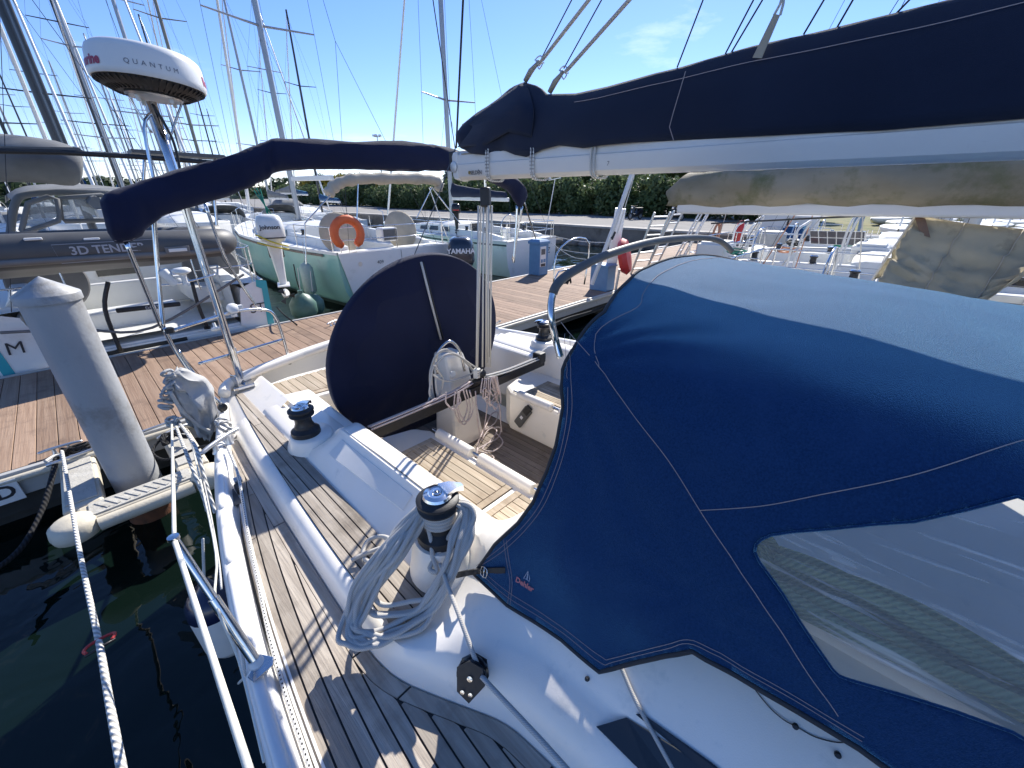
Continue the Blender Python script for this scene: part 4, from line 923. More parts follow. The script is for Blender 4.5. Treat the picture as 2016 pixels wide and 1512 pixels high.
# flaked sailcloth showing in the open aft end
MB().loft([[(BX+.05*math.sin(k*2.4)*f, y, lerp(zbot(y)+.03, ztop(y)-.03, k/9)) for k in range(10)] for y, f in ((2.02,.5),(1.6,.9),(1.3,1))]).build('sail', 'beige_canvas', scv, 180)
fl_ = [[PX(909,245,BX-.03), PX(930,250,BX-.085), PX(900,290,BX-.075)], [PX(965,205,BX-.03), PX(985,228,BX-.09), PX(955,285,BX-.085)], [PX(1022,165,BX-.02), PX(1020,205,BX-.085), PX(1000,260,BX-.085)], [PX(1036,160,BX), PX(1050,215,BX-.08), PX(1045,270,BX-.085)]]
fo = MB().loft([spl(r_, 4) for r_ in fl_]).build('end_flap', 'canvas_boom', scv, 180); fo.modifiers.new('thick', 'SOLIDIFY').thickness = .004
MB().tube([(BX-.055-.0*y, y, lerp(zbot(y), ztop(y), .80)) for y in yy(-2.5, 1.3, .06)], .0014, 4).build('seam', 'thread', sc_)
MB().tube([PX(*p, BX-.088) for p in ((1350,140),(1338,180),(1326,220),(1318,250),(1326,276))], .0016, 4).build('loose_thread', 'thread', scv)
# webbing tab of the lazy jacks
wb = [PX(*p, BX-.052) for p in ((1482,114),(1500,115),(1536,30),(1524,28))]; MB().slab(wb, (-1,0,0), .004).build('webbing_tab', 'beige_canvas', scv)
MB().tube(lx([(1524,30),(1536,8),(1546,-30)], BX-.05), .004, 6).tube(lx([(1536,30),(1542,8),(1546,-30)], BX-.05), .004, 6).build('tab_cord', 'rope_white', scv)
# halyards, lazy jacks, topping lift
def skyline(name, a, b_, x, r, mat, label, ext=1.0, xb=None):
    p, q = PX(*a, x), PX(*b_, xb or x); q = p+(q-p)*ext
    return rope(name, [p, q], r, mat, label, 'rope', 'running rigging over the boom', n=6)
skyline('topping_lift', (898,292), (912,-5), BX, .0065, 'wire_dark', 'dark topping lift rising from the boom end', 3)
skyline('lazy_jack', (1060,128), (1163,-5), BX, .0085, 'rope_white', 'thick white rope rising from the peak of the sail cover', 3)
skyline('lazy_jack', (1112,143), (1243,-5), BX, .0085, 'rope_white', 'thick white rope rising just forward of the sail cover peak', 3)
for i, (a, b_, lb) in enumerate((((1066,115),(1128,-5),'thin dark line beside the aft white rope'), ((1110,135),(1187,-5),'thin dark line between the two white ropes'), ((1333,133),(1386,-5),'thin dark line rising alone over the middle of the sail cover'),
        ((1428,106),(1486,-5),'aft one of two close thin lines above the sail cover'), ((1440,103),(1504,-5),'forward one of two close thin lines above the sail cover'), ((1582,68),(1625,-5),'thin knotted line forward of the webbing tab'), ((1648,54),(1682,-5),'thin line between the knotted line and the frame corner'), ((1765,26),(1795,-5),'last thin line at the top right over the sail cover'))):
    skyline('lazy_jack_line', a, b_, BX, .0028, 'wire_dark', lb, 2.2)
for px, py, qx, qy in ((1034,160,1062,120), (1082,182,1110,140)):
    tie = thing('lazy_jack_tie', PX(px,py,BX), 'pale cloth tie knotted to a shackle at the %s of the sail cover peak' % ('top' if px < 1060 else 'forward side'), 'tie')
    MB().tube(lx([(px,py),((px+qx)/2-3,(py+qy)/2),(qx,qy)], BX), [.012,.014,.007], 8).build('cloth', 'beige_canvas', tie, 180)
    MB().tube(spl(lx([(qx-7,qy-4),(qx+3,qy-10),(qx+7,qy+2),(qx,qy+16),(qx-5,qy+6)], BX), 3, True), .003, 6, True).tube(lx([(qx-9,qy-2),(qx+9,qy+4)], BX), .003, 6).build('shackle', 'steel', tie, 180)
# mainsheet tackle
ms = thing('mainsheet', (1.86, 2.1, 1.5), 'white multi-part mainsheet tackle between boom and traveller', 'tackle')
ub = PX(956,388,BX)
MB().box(ub+Vector((0,0,.0)), (.055,.06,.11), rz=.5).build('upper_block', 'black_rubber', ms, bev=.012)
MB().tube([ub+Vector((0,0,.05)), (BX, ub.y, 2.845)], .008, 6).build('hanger', 'steel', ms)
for i, (a, b_) in enumerate(((942,938),(947,940),(952,950),(958,957),(962,961),(968,965))):
    p = PX(a, 405, BX+(i % 2)*.03-.015); q = PY(b_, 722, 2.11+(i % 2)*.02)
    MB().tube([p, p.lerp(q, .5), q], .0065, 7).build('rope_part', 'rope_white', ms, 180)
# bimini folded in its sleeve
BY = 3.35
pr = [((197,398),(212,458)),((204,383),(226,477)),((218,376),(246,479)),((240,370),(272,470)),((292,352),(302,438)),((347,333),(348,418)),((451,305),(440,388)),((505,286),(505,363)),((528,277),(528,350)),((546,273),(549,340)),((620,274),(608,333)),((700,276),(700,335)),((789,278),(789,337)),((850,284),(850,337)),((886,292),(890,338)),((940,312),(938,348)),((985,338),(975,362)),((1012,349),(1004,378)),((1030,366),(1014,396)),((1037,384),(1024,409))]
bim = thing('bimini', (1.9, BY, 2.6), 'folded bimini in a navy sleeve arched across the stern', 'bimini')
rows = []
for i, (a, b_) in enumerate(pr):
    p, q = PY(*a, BY), PY(*b_, BY); c = (p+q)/2; u_ = (p-q)/2; th_ = .065 if 0 < i < len(pr)-1 else .03; row = []
    for k in range(16):
        an = 2*PI*k/16; cs, sn = math.cos(an), math.sin(an); e = 1
        row.append(c+u_*(math.copysign(abs(sn)**.75, sn))+Vector((0, math.copysign(abs(cs)**.8, cs)*th_*(1+.35*noise.noise(Vector((i*.9, k*.9, 0)))), .014*noise.noise(Vector((i*1.3, k*.6, 4))))))
    rows.append(row)
rows2 = [[spl([r[k] for r in rows], 4)[j] for k in range(16)] for j in range((len(rows)-1)*4+1)]
rows2 = [[p+Vector((0,.010,.008))*noise.noise(Vector((p.x*9+p.z*5, p.z*26, 3)))+Vector((0,.008,.005))*noise.noise(Vector((p.x*30, p.z*12, 7))) for p in r] for r in rows2]
bs = MB().loft(rows2, True, True, True).build('sleeve', 'canvas_dark', bim, 180)
MB().tube(spl([PY(a[0]+(b_[0]-a[0])*.97, a[1]+(b_[1]-a[1])*.96, BY-.03) for a, b_ in pr[1:15]], 3), .0016, 4).build('seam', 'thread', bs, 180)
steel('leg', [PY(248,476,BY), PY(285,565,BY+.06), PY(318,645,BY+.1)], .0125, bim)
steel('leg', [PY(1018,404,BY), PY(1016,450,BY), PY(1011,517,BY)], .0125, bim); steel('leg', [PY(1028,406,BY), PY(1020,455,BY+.05), PY(1009,512,BY+.1)], .0125, bim)
steel('leg', [PY(1032,396,BY), PY(1045,440,BY+.2), PY(1055,470,BY+.3)], .008, bim)
# ------------------------------------------------------------------ ropes and loose gear aboard and on the pontoon
# grey sheet coiled over the near winch
cs = MB(); rn = random.Random(4)
W1 = Vector((.675, 1.02, 1.62))
loopz = [
 ((838,1000,1.68),(800,1040,1.62),(760,1088,1.56),(716,1150,1.48),(690,1215,1.42),(684,1248,1.40),(694,1266,1.39),(722,1270,1.39),(770,1248,1.40),(830,1212,1.42),(868,1170,1.47),(892,1110,1.55),(912,1050,1.62),(922,1008,1.66),(908,990,1.68)),
 ((842,1004,1.67),(806,1048,1.61),(772,1094,1.55),(736,1150,1.48),(712,1200,1.43),(706,1232,1.41),(722,1250,1.40),(760,1252,1.40),(820,1228,1.42),(866,1186,1.46),(898,1122,1.54),(920,1060,1.61),(931,1010,1.66),(912,988,1.69)),
 ((836,996,1.68),(790,1042,1.61),(748,1090,1.55),(712,1140,1.49),(696,1190,1.44),(694,1226,1.41),(710,1246,1.40),(750,1240,1.40),(800,1214,1.42),(850,1190,1.45),(884,1130,1.53),(902,1070,1.60),(914,1016,1.66),(904,992,1.68)),
 ((846,1008,1.66),(820,1050,1.60),(790,1100,1.54),(758,1140,1.49),(735,1170,1.45),(724,1194,1.43),(736,1206,1.42),(770,1208,1.42),(820,1200,1.44),(852,1164,1.49),(876,1110,1.56),(896,1054,1.62),(908,1010,1.66),(898,994,1.68)),
 ((840,1002,1.67),(814,1040,1.62),(776,1080,1.57),(740,1130,1.50),(708,1182,1.45),(700,1240,1.40),(712,1262,1.39),(744,1266,1.39),(796,1236,1.41),(852,1196,1.45),(888,1136,1.52),(916,1062,1.61),(928,1016,1.65),(910,990,1.68)),
 ((844,1006,1.66),(826,1044,1.61),(796,1086,1.56),(764,1120,1.52),(744,1158,1.47),(740,1180,1.44),(760,1192,1.43),(808,1184,1.45),(846,1176,1.47),(866,1140,1.52),(884,1090,1.58),(896,1040,1.63),(902,1004,1.67)),
]
rn = random.Random(31)
for L_ in list(loopz[:5]):
    loopz.append(tuple((a+rn.uniform(-7,7), b_+rn.uniform(-6,6), c+rn.uniform(-.004,.012)) for a, b_, c in L_))
for L_ in list(loopz[:3]):
    dx = rn.uniform(-16, 10); loopz.append(tuple((a+dx*min(1, max(0, (b_-1040)/100))+rn.uniform(-9,9), b_+rn.uniform(-8,14)*min(1, max(0, (b_-1060)/60)), c) for a, b_, c in L_))
loopz = [tuple((a, b_, max(1.352, c-.045*min(1, max(0, (b_-1080)/120)))) for a, b_, c in L_) for L_ in loopz]
coil = thing('sheet_coil', PZ(760,1200,1.36), 'grey braided sheet coiled in long loops over the near winch', 'rope')
for L_ in loopz:
    MB().tube(spl([PZ(*p) for p in L_], 6, True), .0092, 8, True).build('loop', 'rope_grey', coil, 180)
MB().tube(spl([PZ(*p) for p in ((692,1104,1.37),(706,1096,1.375),(735,1084,1.38),(752,1080,1.385),(752,1096,1.37),(735,1108,1.36),(718,1100,1.365),(716,1080,1.37),(728,1062,1.38),(752,1056,1.40),(770,1064,1.44),(768,1082,1.48),(790,1088,1.53))], 5), .0092, 8).build('tail', 'rope_grey', coil, 180)
for k in range(4):
    z = 1.615+k*.0165; MB().tube([(W1.x+.059*math.cos(a), W1.y+.059*math.sin(a), z+.0005*a) for a in np.linspace(0, 2*PI, 24)[:-1]], .009, 8, True).build('turn', 'rope_grey', coil, 180)
MB().tube(spl([PZ(838,1022,1.64), PZ(848,1060,1.58), PZ(852,1096,1.53), PZ(862,1125,1.50), PZ(846,1118,1.50), PZ(872,1076,1.55), PZ(896,1036,1.62)], 5), .009, 8).build('turn', 'rope_grey', coil, 180)
b_in = bp_+Vector((.0,.03,.02))
rope('sheet', [PZ(866,1110,1.53), PZ(884,1160,1.505), PZ(905,1215,1.49), PZ(925,1270,1.46), PZ(938,1305,1.43)], .0078, 'rope_grey', 'grey sheet running from the winch down to the lead block')
rope('sheet', [PZ(948,1332,1.415), PZ(985,1372,1.42), PZ(1060,1452,1.42), PZ(1130,1530,1.42)], .0078, 'rope_grey', 'grey sheet running forward from the lead block along the deck edge')
rope('control_line', [on_mould(*p)+Vector((-.004,0,.006)) for p in ((1222,1310),(1250,1375),(1290,1450),(1340,1540))], .0062, 'rope_grey', 'grey line leading out from under the sprayhood over the dark stripes')
# mooring line with its red shackle
ml = [PZ(122,888,.62), PZ(135,960,.66), PZ(152,1060,.74), PZ(170,1150,.83), PZ(195,1265,.96), PZ(215,1380,1.09), PZ(240,1515,1.24), PZ(262,1640,1.36)]
rope('mooring_line', ml, .0125, 'rope_laid', 'thick white laid mooring line running from the pontoon cleat past the lens', n=10, sm=8)
sk = PZ(197,1268,.965); rv = (PZ(200,1300,1.0)-PZ(190,1240,.93)).normalized(); sd2 = rv.cross(Vector((0,0,1))).normalized(); upv = sd2.cross(rv)
sh = thing('shackle', sk, 'dark red metal shackle hooked on the white mooring line', 'shackle')
MB().tube(spl([sk+sd2*a+rv*b_+upv*.006 for a, b_ in ((-.040,.03),(-.052,.0),(-.045,-.02),(-.01,-.032),(.03,-.03),(.05,-.005),(.042,.03))], 4), .0065, 8).build('bow', 'red', sh, 180)
MB().tube([sk+sd2*-.05+rv*.03+upv*.0, sk+sd2*.05+rv*.03], .006, 8).build('pin', 'black_metal', sh, 180)
rope('mooring_line', [PZ(112,895,.60), PZ(105,930,.55), PZ(85,1000,.40), PZ(55,1060,.30), PZ(20,1100,.28), PZ(-40,1140,.35)], .02, 'rope_black', 'dark mooring rope drooping from the pontoon cleat to the left', n=10)
def cleat(p, rz, label):
    c = thing('cleat', p, label, 'cleat')
    d = Vector((math.cos(rz), math.sin(rz), 0)); e = Vector((-d.y, d.x, 0))
    MB().tube(spl([p-d*.15+Vector((0,0,.055)), p-d*.07+Vector((0,0,.065)), p+d*.07+Vector((0,0,.065)), p+d*.15+Vector((0,0,.055))], 4), [.008]+[.014]*11+[.008], 8).build('horn', 'alu', c, 180)
    for s_ in (-1, 1): MB().lathe([(.025,0),(.016,.02),(.014,.06)], p+d*.05*s_, 10).build('foot', 'alu', c, 60)
    return c
cleat(PZ(125,890,.55), 0, 'metal cleat on the pontoon edge holding the white mooring line')
rope('lashing', [PZ(108,905,.60)+Vector((.05*math.cos(a*2), .05*math.sin(a*3), .03*math.sin(a))) for a in np.linspace(0, 12, 30)], .012, 'rope_white', 'white rope turns lashed on the pontoon cleat', sm=3)
rope('lashing', [PZ(150,884,.59)+Vector((.09*math.cos(a*2), .04*math.sin(a*3), .03*math.sin(a*1.3))) for a in np.linspace(0, 12, 30)], .012, 'rope_black', 'black rope turns lashed on the pontoon cleat', sm=3)
rope('dock_hose', [PZ(90,917,.60), PZ(200,878,.61), PZ(330,832,.62), PZ(420,800,.62)], .014, 'alu', 'thin grey pipe lying along the pontoon edge behind the pile', 'pipe')
cleat(PZ(345,858,.56), .4, 'metal cleat on the pontoon corner between pile and yacht')
for i, a0 in enumerate((0, 1.2)):
    rope('lashing', [PZ(345,862,.60)+Vector((.10*math.cos(a+a0), .06*math.sin(a*1.7+a0), .02+.03*math.sin(a*2))) for a in np.linspace(0, 9, 26)], .014, 'rope_black', 'black rope tangle on the corner cleat, %s' % ('lower turns' if i == 0 else 'upper turns'), sm=3)
rope('stern_line', [PZ(318,862,.62), PZ(300,890,.58), PZ(330,905,.54), PZ(395,880,.70), PZ(425,880,1.0), PZ(440,882,1.31)], .012, 'rope_black', 'black stern line from the corner cleat up to the yacht')
# lifelines
top = st_
rope('lifeline', [PY(338,832,3.2), PZ(341,950,1.74), top], .0062, 'lifeline', 'pale plastic coated lifeline from stern rail to the leaning stanchion', 'lifeline', sm=3)
rope('lifeline', [top, PZ(385,1190,1.80), PZ(440,1360,1.84), PZ(500,1545,1.86)], .0075, 'lifeline', 'pale plastic coated lifeline running forward from the stanchion top', 'lifeline', sm=4)
rope('lifeline', [PY(372,850,3.2), PZ(398,960,1.45), PZ(425,1090,1.47), sb_.lerp(st_, .52), PZ(470,1300,1.42), PZ(520,1500,1.42)], .004, 'lifeline', 'thin lower lifeline beside the toe rail', 'lifeline', sm=4)
rope('guy', [top+Vector((0,0,-.01)), PZ(400,1160,1.6), PZ(462,1240,1.42), PZ(482,1320,1.33), PZ(470,1345,1.25)], .0045, 'rope_white', 'thin cord lashed down along the leaning stanchion')
# lines from the rail down to the quarter
for i, (pts, r_, m_, lb) in enumerate((
   ([PY(345,835,3.2),PZ(370,900,1.50),PZ(398,970,1.40),PZ(408,1005,1.30)], .009, 'rope_laid', 'white laid rope hanging from the rail, nearest the lifeline'),
   ([PY(352,832,3.2),PZ(385,880,1.52),PZ(405,950,1.42),PZ(424,1010,1.30)], .009, 'rope_laid', 'white laid rope hanging from the rail to the toe rail'),
   ([PY(358,835,3.2),PZ(388,900,1.46),PZ(412,1000,1.38),PZ(430,1100,1.35),PZ(436,1160,1.33)], .004, 'rope_white', 'thin white cord slanting from the rail down past the fender'),
   ([PZ(448,882,1.34),PZ(462,915,1.33),PZ(470,940,1.33),PZ(478,985,1.30),PZ(490,1060,1.275),PZ(505,1130,1.272),PZ(530,1250,1.272),PZ(560,1360,1.272),PZ(600,1480,1.272),PZ(625,1560,1.272)], .0075, 'rope_fleck', 'white line with black flecks lying along the toe rail'))):
    rope('line', pts, r_, m_, lb)
kn = PY(340,830,3.2)
rope('knot', [kn+Vector((.03*math.cos(a*1.3), .025*math.sin(a), .025*math.sin(a*1.7))) for a in np.linspace(0, 14, 34)], .009, 'rope_laid', 'rope knot gathered at the top end of the lifelines', sm=3)
kn = PZ(442,840,1.40)
rope('knot', [kn+Vector((.035*math.cos(a*1.3), .035*math.sin(a*.9), .05*math.sin(a*1.1))) for a in np.linspace(0, 16, 40)], .009, 'rope_laid', 'tangled white rope below the grey bag on the quarter', sm=3)
# genoa track strips by the toe rail
for k, du in enumerate((.098, .112)):
    MB().strip([(G(y)+du, y) for y in yy(.2, 2.3, .08)], [(G(y)+du+.008, y) for y in yy(.2, 2.3, .08)], DK+.0045, DK+.011).build('track_strip', 'rail_white', side)
# stern cleat and turning block on the toe rail
cleat(PZ(440,882,1.318), .6, 'black dock cleat on the toe rail at the quarter')
tb = thing('turning_block', PZ(472,955,1.27), 'small black turning block on the side deck by the toe rail', 'block')
MB().box(PZ(470,962,1.29), (.03,.07,.04)).build('body', 'black_rubber', tb, bev=.008); MB().lathe([(.02,-.018),(.02,.018)], PZ(468,945,1.30), 14, Matrix.Rotation(R(90),3,'Y')).build('sheave', 'alu', tb, 40)
MB().box(PZ(458,980,1.262), (.05,.16,.006)).build('base_plate', 'grey_plastic', tb)
# cylindrical light on the quarter
ql = thing('stern_lamp', PZ(440,800,1.33), 'small round black stern lamp on the yacht quarter', 'lamp'); MB().lathe([(.022,-.02),(.03,-.015),(.03,.015),(.02,.02),(0,.02)], PZ(438,802,1.36), 16, Matrix.Rotation(R(80),3,'X')).build('housing', 'black_gloss', ql, 40)
# grey gathered canvas bag lashed on the rail
bag = thing('canvas_bag', PY(385,790,3.3), 'crumpled grey canvas bag lashed to the stern rail', 'bag')
rows = []
bl_ = [((324,742),(350,726),.04),((324,764),(378,734),.07),((336,788),(404,748),.085),((354,808),(418,774),.085),((370,834),(424,802),.07),((386,854),(422,836),.05),((402,862),(414,856),.02)]
for i, (a, b_, th_) in enumerate(bl_):
    p, q = PY(*a, 3.3), PY(*b_, 3.3); row = []
    for k in range(20):
        an = 2*PI*k/20; sn, cs_ = math.sin(an), math.cos(an)
        row.append(p.lerp(q, .5-.5*cs_)+Vector((0, -sn*th_, 0))+Vector((.03,.05,.03))*noise.noise(Vector((i*1.1, k*.9, 2))))
    rows.append(row)
rows = [[spl([r[k] for r in rows], 4)[j] for k in range(20)] for j in range((len(rows)-1)*4+1)]
rows = [[spl(r, 3, True)[j] for j in range(60)] for r in rows]
def crease(i, j): return (1-2.4*abs(noise.noise(Vector((i*.10+j*.02, j*.16-i*.05, 2)))))*.6+.5*(1-2.2*abs(noise.noise(Vector((i*.22-j*.05, j*.09+i*.04, 8)))))
rows = [[Vector(p)+Vector((.012,-.036,.012))*crease(i, j+8*math.sin(j*PI/30)) for j, p in enumerate(r)] for i, r in enumerate(rows)]
MB().loft(rows, True, True, True).build('body', 'grey_canvas', bag, 180)
for k in range(7):
    a = k*.9; c = PY(330+4*math.sin(a), 735+k*11, 3.22); MB().tube(spl([c+Vector((.03*math.cos(q+a), .012*math.sin(q*2), .018*math.sin(q+a*2))) for q in np.linspace(0, 6, 9)], 3), .010, 6).build('gather', 'grey_canvas', bag, 180)
MB().tube(spl(ly([(335,770),(352,800),(372,822),(395,840),(416,850)], 3.2), 4), .012, 7).build('drawcord', 'rope_grey', bag, 180)
# fender over the side
fd = thing('fender', PZ(412,1110,1.0), 'white fender with a navy top hanging at the yacht side', 'fender')
fp = Vector((G(1.95)-.11, 1.98, .9))
MB().lathe([(0,-.30),(.07,-.28),(.105,-.22),(.11,.02)], fp, 22).build('body', 'white_plastic', fd, 60); MB().lathe([(.112,.02),(.108,.08),(.08,.13),(.035,.16),(.02,.2),(0,.2)], fp, 22).build('top_cap', 'navy_hull', fd, 60)
MB().tube([fp+Vector((0,0,.18)), fp+Vector((.06,0,.42))], .006, 6).build('lanyard', 'rope_white', fd)
# coils round the pedestal and the spilled pink-flecked traveller lines
pc = thing('pedestal_coil', (XC-.05, 2.3, 1.3), 'grey rope coil hung round the steering pedestal guard', 'rope')
for i, L_ in enumerate((((852,712),(846,740),(849,775),(862,792),(886,784),(915,770),(936,752),(930,730),(905,702),(880,688),(862,695)), ((856,706),(850,740),(855,785),(872,796),(905,778),(940,758),(925,720),(895,696),(870,692)), ((860,715),(857,745),(862,780),(880,788),(900,780),(930,765),(934,735),(910,705),(884,696)), ((850,730),(862,744),(885,750),(915,742),(938,728),(925,716),(900,700),(875,700)), ((854,720),(848,750),(846,778),(858,790),(868,770),(872,748),(864,732)))):
    MB().tube(spl([PY(a, b_, 2.20+.02*math.sin(k+i)-.01*i) for k, (a, b_) in enumerate(L_)], 4, True), .0068, 7, True).build('loop', 'rope_grey', pc, 180)
MB().tube(spl([PY(*p, 2.19) for p in ((850,775),(846,782),(843,792),(840,800))], 3), .006, 6).build('tail', 'rope_white', pc, 180)
tl = thing('traveller_line', (1.5, 2.1, 1.45), 'pink flecked control line lying along the traveller beam', 'rope')
for dy, dz in ((-.022,.0),(-.008,.012),(.018,.004)):
    MB().tube(spl([(.96,2.12+dy,1.44+dz),(1.3,2.115+dy,1.442+dz),(1.6,2.12+dy,1.444+dz),(1.80,2.12+dy,1.47+dz)], 4), .0068, 7).build('part', 'rope_pink', tl, 180)
    MB().tube(spl([(1.93,2.12+dy,1.47+dz),(2.2,2.12+dy,1.444+dz),(2.6,2.12+dy,1.44+dz)], 4), .0062, 7).build('part', 'rope_white', tl, 180)
lc = thing('hanging_loops', (1.9, 2.05, 1.1), 'pink flecked rope loops hanging from the traveller over the cockpit', 'rope')
rn = random.Random(9)
for i, (x0, x1, yb) in enumerate(((896,918,832),(902,924,836),(905,930,830),(878,905,806),(955,978,790),(958,975,800),(962,980,780),(950,972,772),(966,984,806))):
    pts = [(x0,772 if x0 < 940 else 745),(x0-2+rn.uniform(-2,2),(775+yb)/2),(x0+4,yb-8),((x0+x1)/2,yb),(x1-4,yb-8),(x1+2,(770+yb)/2),(x1-6,768 if x0 < 940 else 742)]
    MB().tube(spl([PY(a, b_, 2.06-.008*i) for a, b_ in pts], 4), .0058, 6).build('loop', 'rope_pink', lc, 180)
for pts in (((936,770),(938,800),(942,840),(945,862),(940,880)), ((960,775),(958,810),(952,850),(950,865)), ((970,760),(983,800),(986,835),(988,850))):
    MB().tube(spl([PY(a, b_, 2.05) for a, b_ in pts], 4), .0058, 6).build('fall', 'rope_pink', lc, 180)
fc = thing('fallen_coil', (1.95, 2.1, .85), 'pink flecked rope spilled in loose coils on the cockpit sole', 'rope')
for L_ in (((948,868),(962,846),(985,842),(980,862),(955,876),(940,886),(960,893)), ((944,862),(960,840),(978,848),(966,868),(950,884),(972,888),(990,870),(976,852)), ((950,850),(975,832),(980,812),(968,815),(958,835),(942,870),(938,900)), ((930,905),(945,890),(972,900),(960,915))):
    MB().tube(spl([PZ(a, b_, .862+.006*k) for k, (a, b_) in enumerate(L_)], 5), .0062, 6).build('loop', 'rope_pink', fc, 180)
# backstay
rope('backstay', [(1.85,3.9,1.42), (2.08,3.2,2.2), PY(897,290,2.9)+(PY(853,0,2.75)-PY(897,290,2.9))*0], .0045, 'wire', 'thin grey backstay leg behind the boom end', 'stay', n=6, sm=2)
rope('backstay', [PY(897,300,3.2), PY(851,-10,2.95), PY(851,-10,2.95)+(PY(851,-10,2.95)-PY(897,300,3.2))*2], .0042, 'wire_dark', 'dark backstay rising beside the topping lift', 'stay', n=6, sm=1)
# ------------------------------------------------------------------ other yachts; local frame: +Y from stern to bow, X across
HBT = tab([0,.15,.35,.55,.75,.9,1], [.84,.94,1,.95,.70,.36,.02])
def part(par, name, mb, mat, sm=None, bev=0): return mb.build(name, mat, par, sm, bev, world=False)
def yacht(loc, rz, L_, B, F, label, group=None, hull='hull_white', deck='deck_white', stripe=None, hood='grey_sailcover', cover='grey_sailcover', mast='mast_alu', mt=.43, mh=None, opn=False, level=2, boomz=1.55, genoa='hull_white', boom_on=True, hood_on=True, cabin_h=.42, bot=None, wheel=True, boot='navy_hull', rails=True, spr=2, boomend=.10):
    rz_ = rz; th = thing('sailing_yacht', loc, label, 'sailboat', group, rz_)
    hb = lambda t: B/2*HBT(t); sh = lambda t: F*(1+.16*t*t)
    ts = [i/16 for i in range(17)]
    rows = []
    for t in ts:
        h = hb(t); z = sh(t); y = L_*t; rk = .05*L_*max(0, t-.8)/.2
        q = [(h, y, z), (h*.995, y, z*.7), (h*.96, y-rk*.3, z*.35), (h*.84, y-rk*.7, .02), (h*.45, y-rk, -.30)]
        rows.append([(-a, b_, c) for a, b_, c in q]+[q_ for q_ in q[::-1]])
    ho = part(th, 'hull', MB().loft(rows, False, not opn), hull, 35)
    if bot: part(th, 'bottom_paint', MB().loft([[(s_*hb(t)*k, L_*t-.05*L_*max(0, t-.8)/.2*.7, z) for k, z in ((.93,.16),(.875,.05),(.80,-.05))] for t in ts for s_ in (1,)]).loft([[(-hb(t)*k, L_*t-.05*L_*max(0, t-.8)/.2*.7, z) for k, z in ((.93,.16),(.875,.05),(.80,-.05))] for t in ts]), bot, 35)
    if stripe:
        for s_ in (-1, 1): part(th, 'stripe', MB().loft([[(s_*(hb(t)*1.0+.006), L_*t, sh(t)-.07), (s_*(hb(t)*.998+.006), L_*t, sh(t)-.13)] for t in ts]), stripe)
    for s_ in ((-1, 1) if hull == 'mint' else ()): part(th, 'rubbing_strake', MB().loft([[(s_*(hb(t)+.004), L_*t, sh(t)-.03), (s_*(hb(t)+.03), L_*t, sh(t)-.04), (s_*(hb(t)+.03), L_*t, sh(t)-.09), (s_*(hb(t)+.002), L_*t, sh(t)-.10)] for t in yy(.05, .98, .06)]), 'teak_sole', 40)
    for s_ in (-1, 1): part(th, 'toe_rail', MB().loft([[(s_*(hb(t)+.01), L_*t, sh(t)-.02), (s_*(hb(t)+.012), L_*t, sh(t)+.05), (s_*(hb(t)-.035), L_*t, sh(t)+.05), (s_*(hb(t)-.04), L_*t, sh(t)-.02)] for t in ts], True), deck, 40)
    cw = B*.29; t1 = .30; fz = F-.55
    dk = MB()
    for s_ in (-1, 1): dk.loft([[(s_*hb(t), L_*t, sh(t)+.01), (s_*cw, L_*t, sh(t)+.035)] for t in yy(0, t1, .05)])
    dk.loft([[(-hb(t), L_*t, sh(t)+.01), (-hb(t)*.5, L_*t, sh(t)+.05), (0, L_*t, sh(t)+.07), (hb(t)*.5, L_*t, sh(t)+.05), (hb(t), L_*t, sh(t)+.01)] for t in yy(t1, 1, .05)])
    do = part(th, 'deck', dk, deck, 40)
    y1 = L_*t1; y0 = .02 if opn else .35
    ck = MB()
    ck.add([(-cw,y0,fz),(cw,y0,fz),(cw,y1,fz),(-cw,y1,fz),(-cw,y0,F+.03),(cw,y0,F+.03),(cw,y1,F+.05),(-cw,y1,F+.05)], [(0,1,2,3),(0,3,7,4),(1,5,6,2),(2,6,7,3)]+([] if opn else [(0,4,5,1)]))
    if not opn: ck.box((0,.18,F+.02), (2*cw,.36,.04))
    part(th, 'cockpit', ck, deck)
    for s_ in (-1, 1):
        part(th, 'seat', MB().box((s_*(cw-.22), (y0+y1)/2+.3, F-.2), (.44, (y1-y0)-.7, .3)), deck, None, .03)
        part(th, 'coaming', MB().loft([[(s_*(cw-.03), y, F+.03), (s_*(cw-.02), y, F+.03+h), (s_*(cw+.16), y, F+.03+h), (s_*(cw+.26), y, F+.02)] for y, h in ((.5,.10),(1.2,.20),(y1*.7,.24),(y1+.1,.28))], False, True, True), deck, 40, .02)
    # cabin trunk
    cr_ = []; tt = [t1, t1+.02, .42, .52, .60, .66, .70]
    hh = [.9, 1.0, 1.0, .88, .66, .36, .05]
    for t, k in zip(tt, hh):
        wd = min(cw+.22, hb(t)*.66); h = cabin_h*k; zb = sh(t)+.03
        cr_.append([(-wd, L_*t, zb), (-wd*.93, L_*t, zb+h*.8), (-wd*.8, L_*t, zb+h), (0, L_*t, zb+h*1.12), (wd*.8, L_*t, zb+h), (wd*.93, L_*t, zb+h*.8), (wd, L_*t, zb)])
    cb = part(th, 'cabin', MB().loft(cr_, False, True), deck, 40)
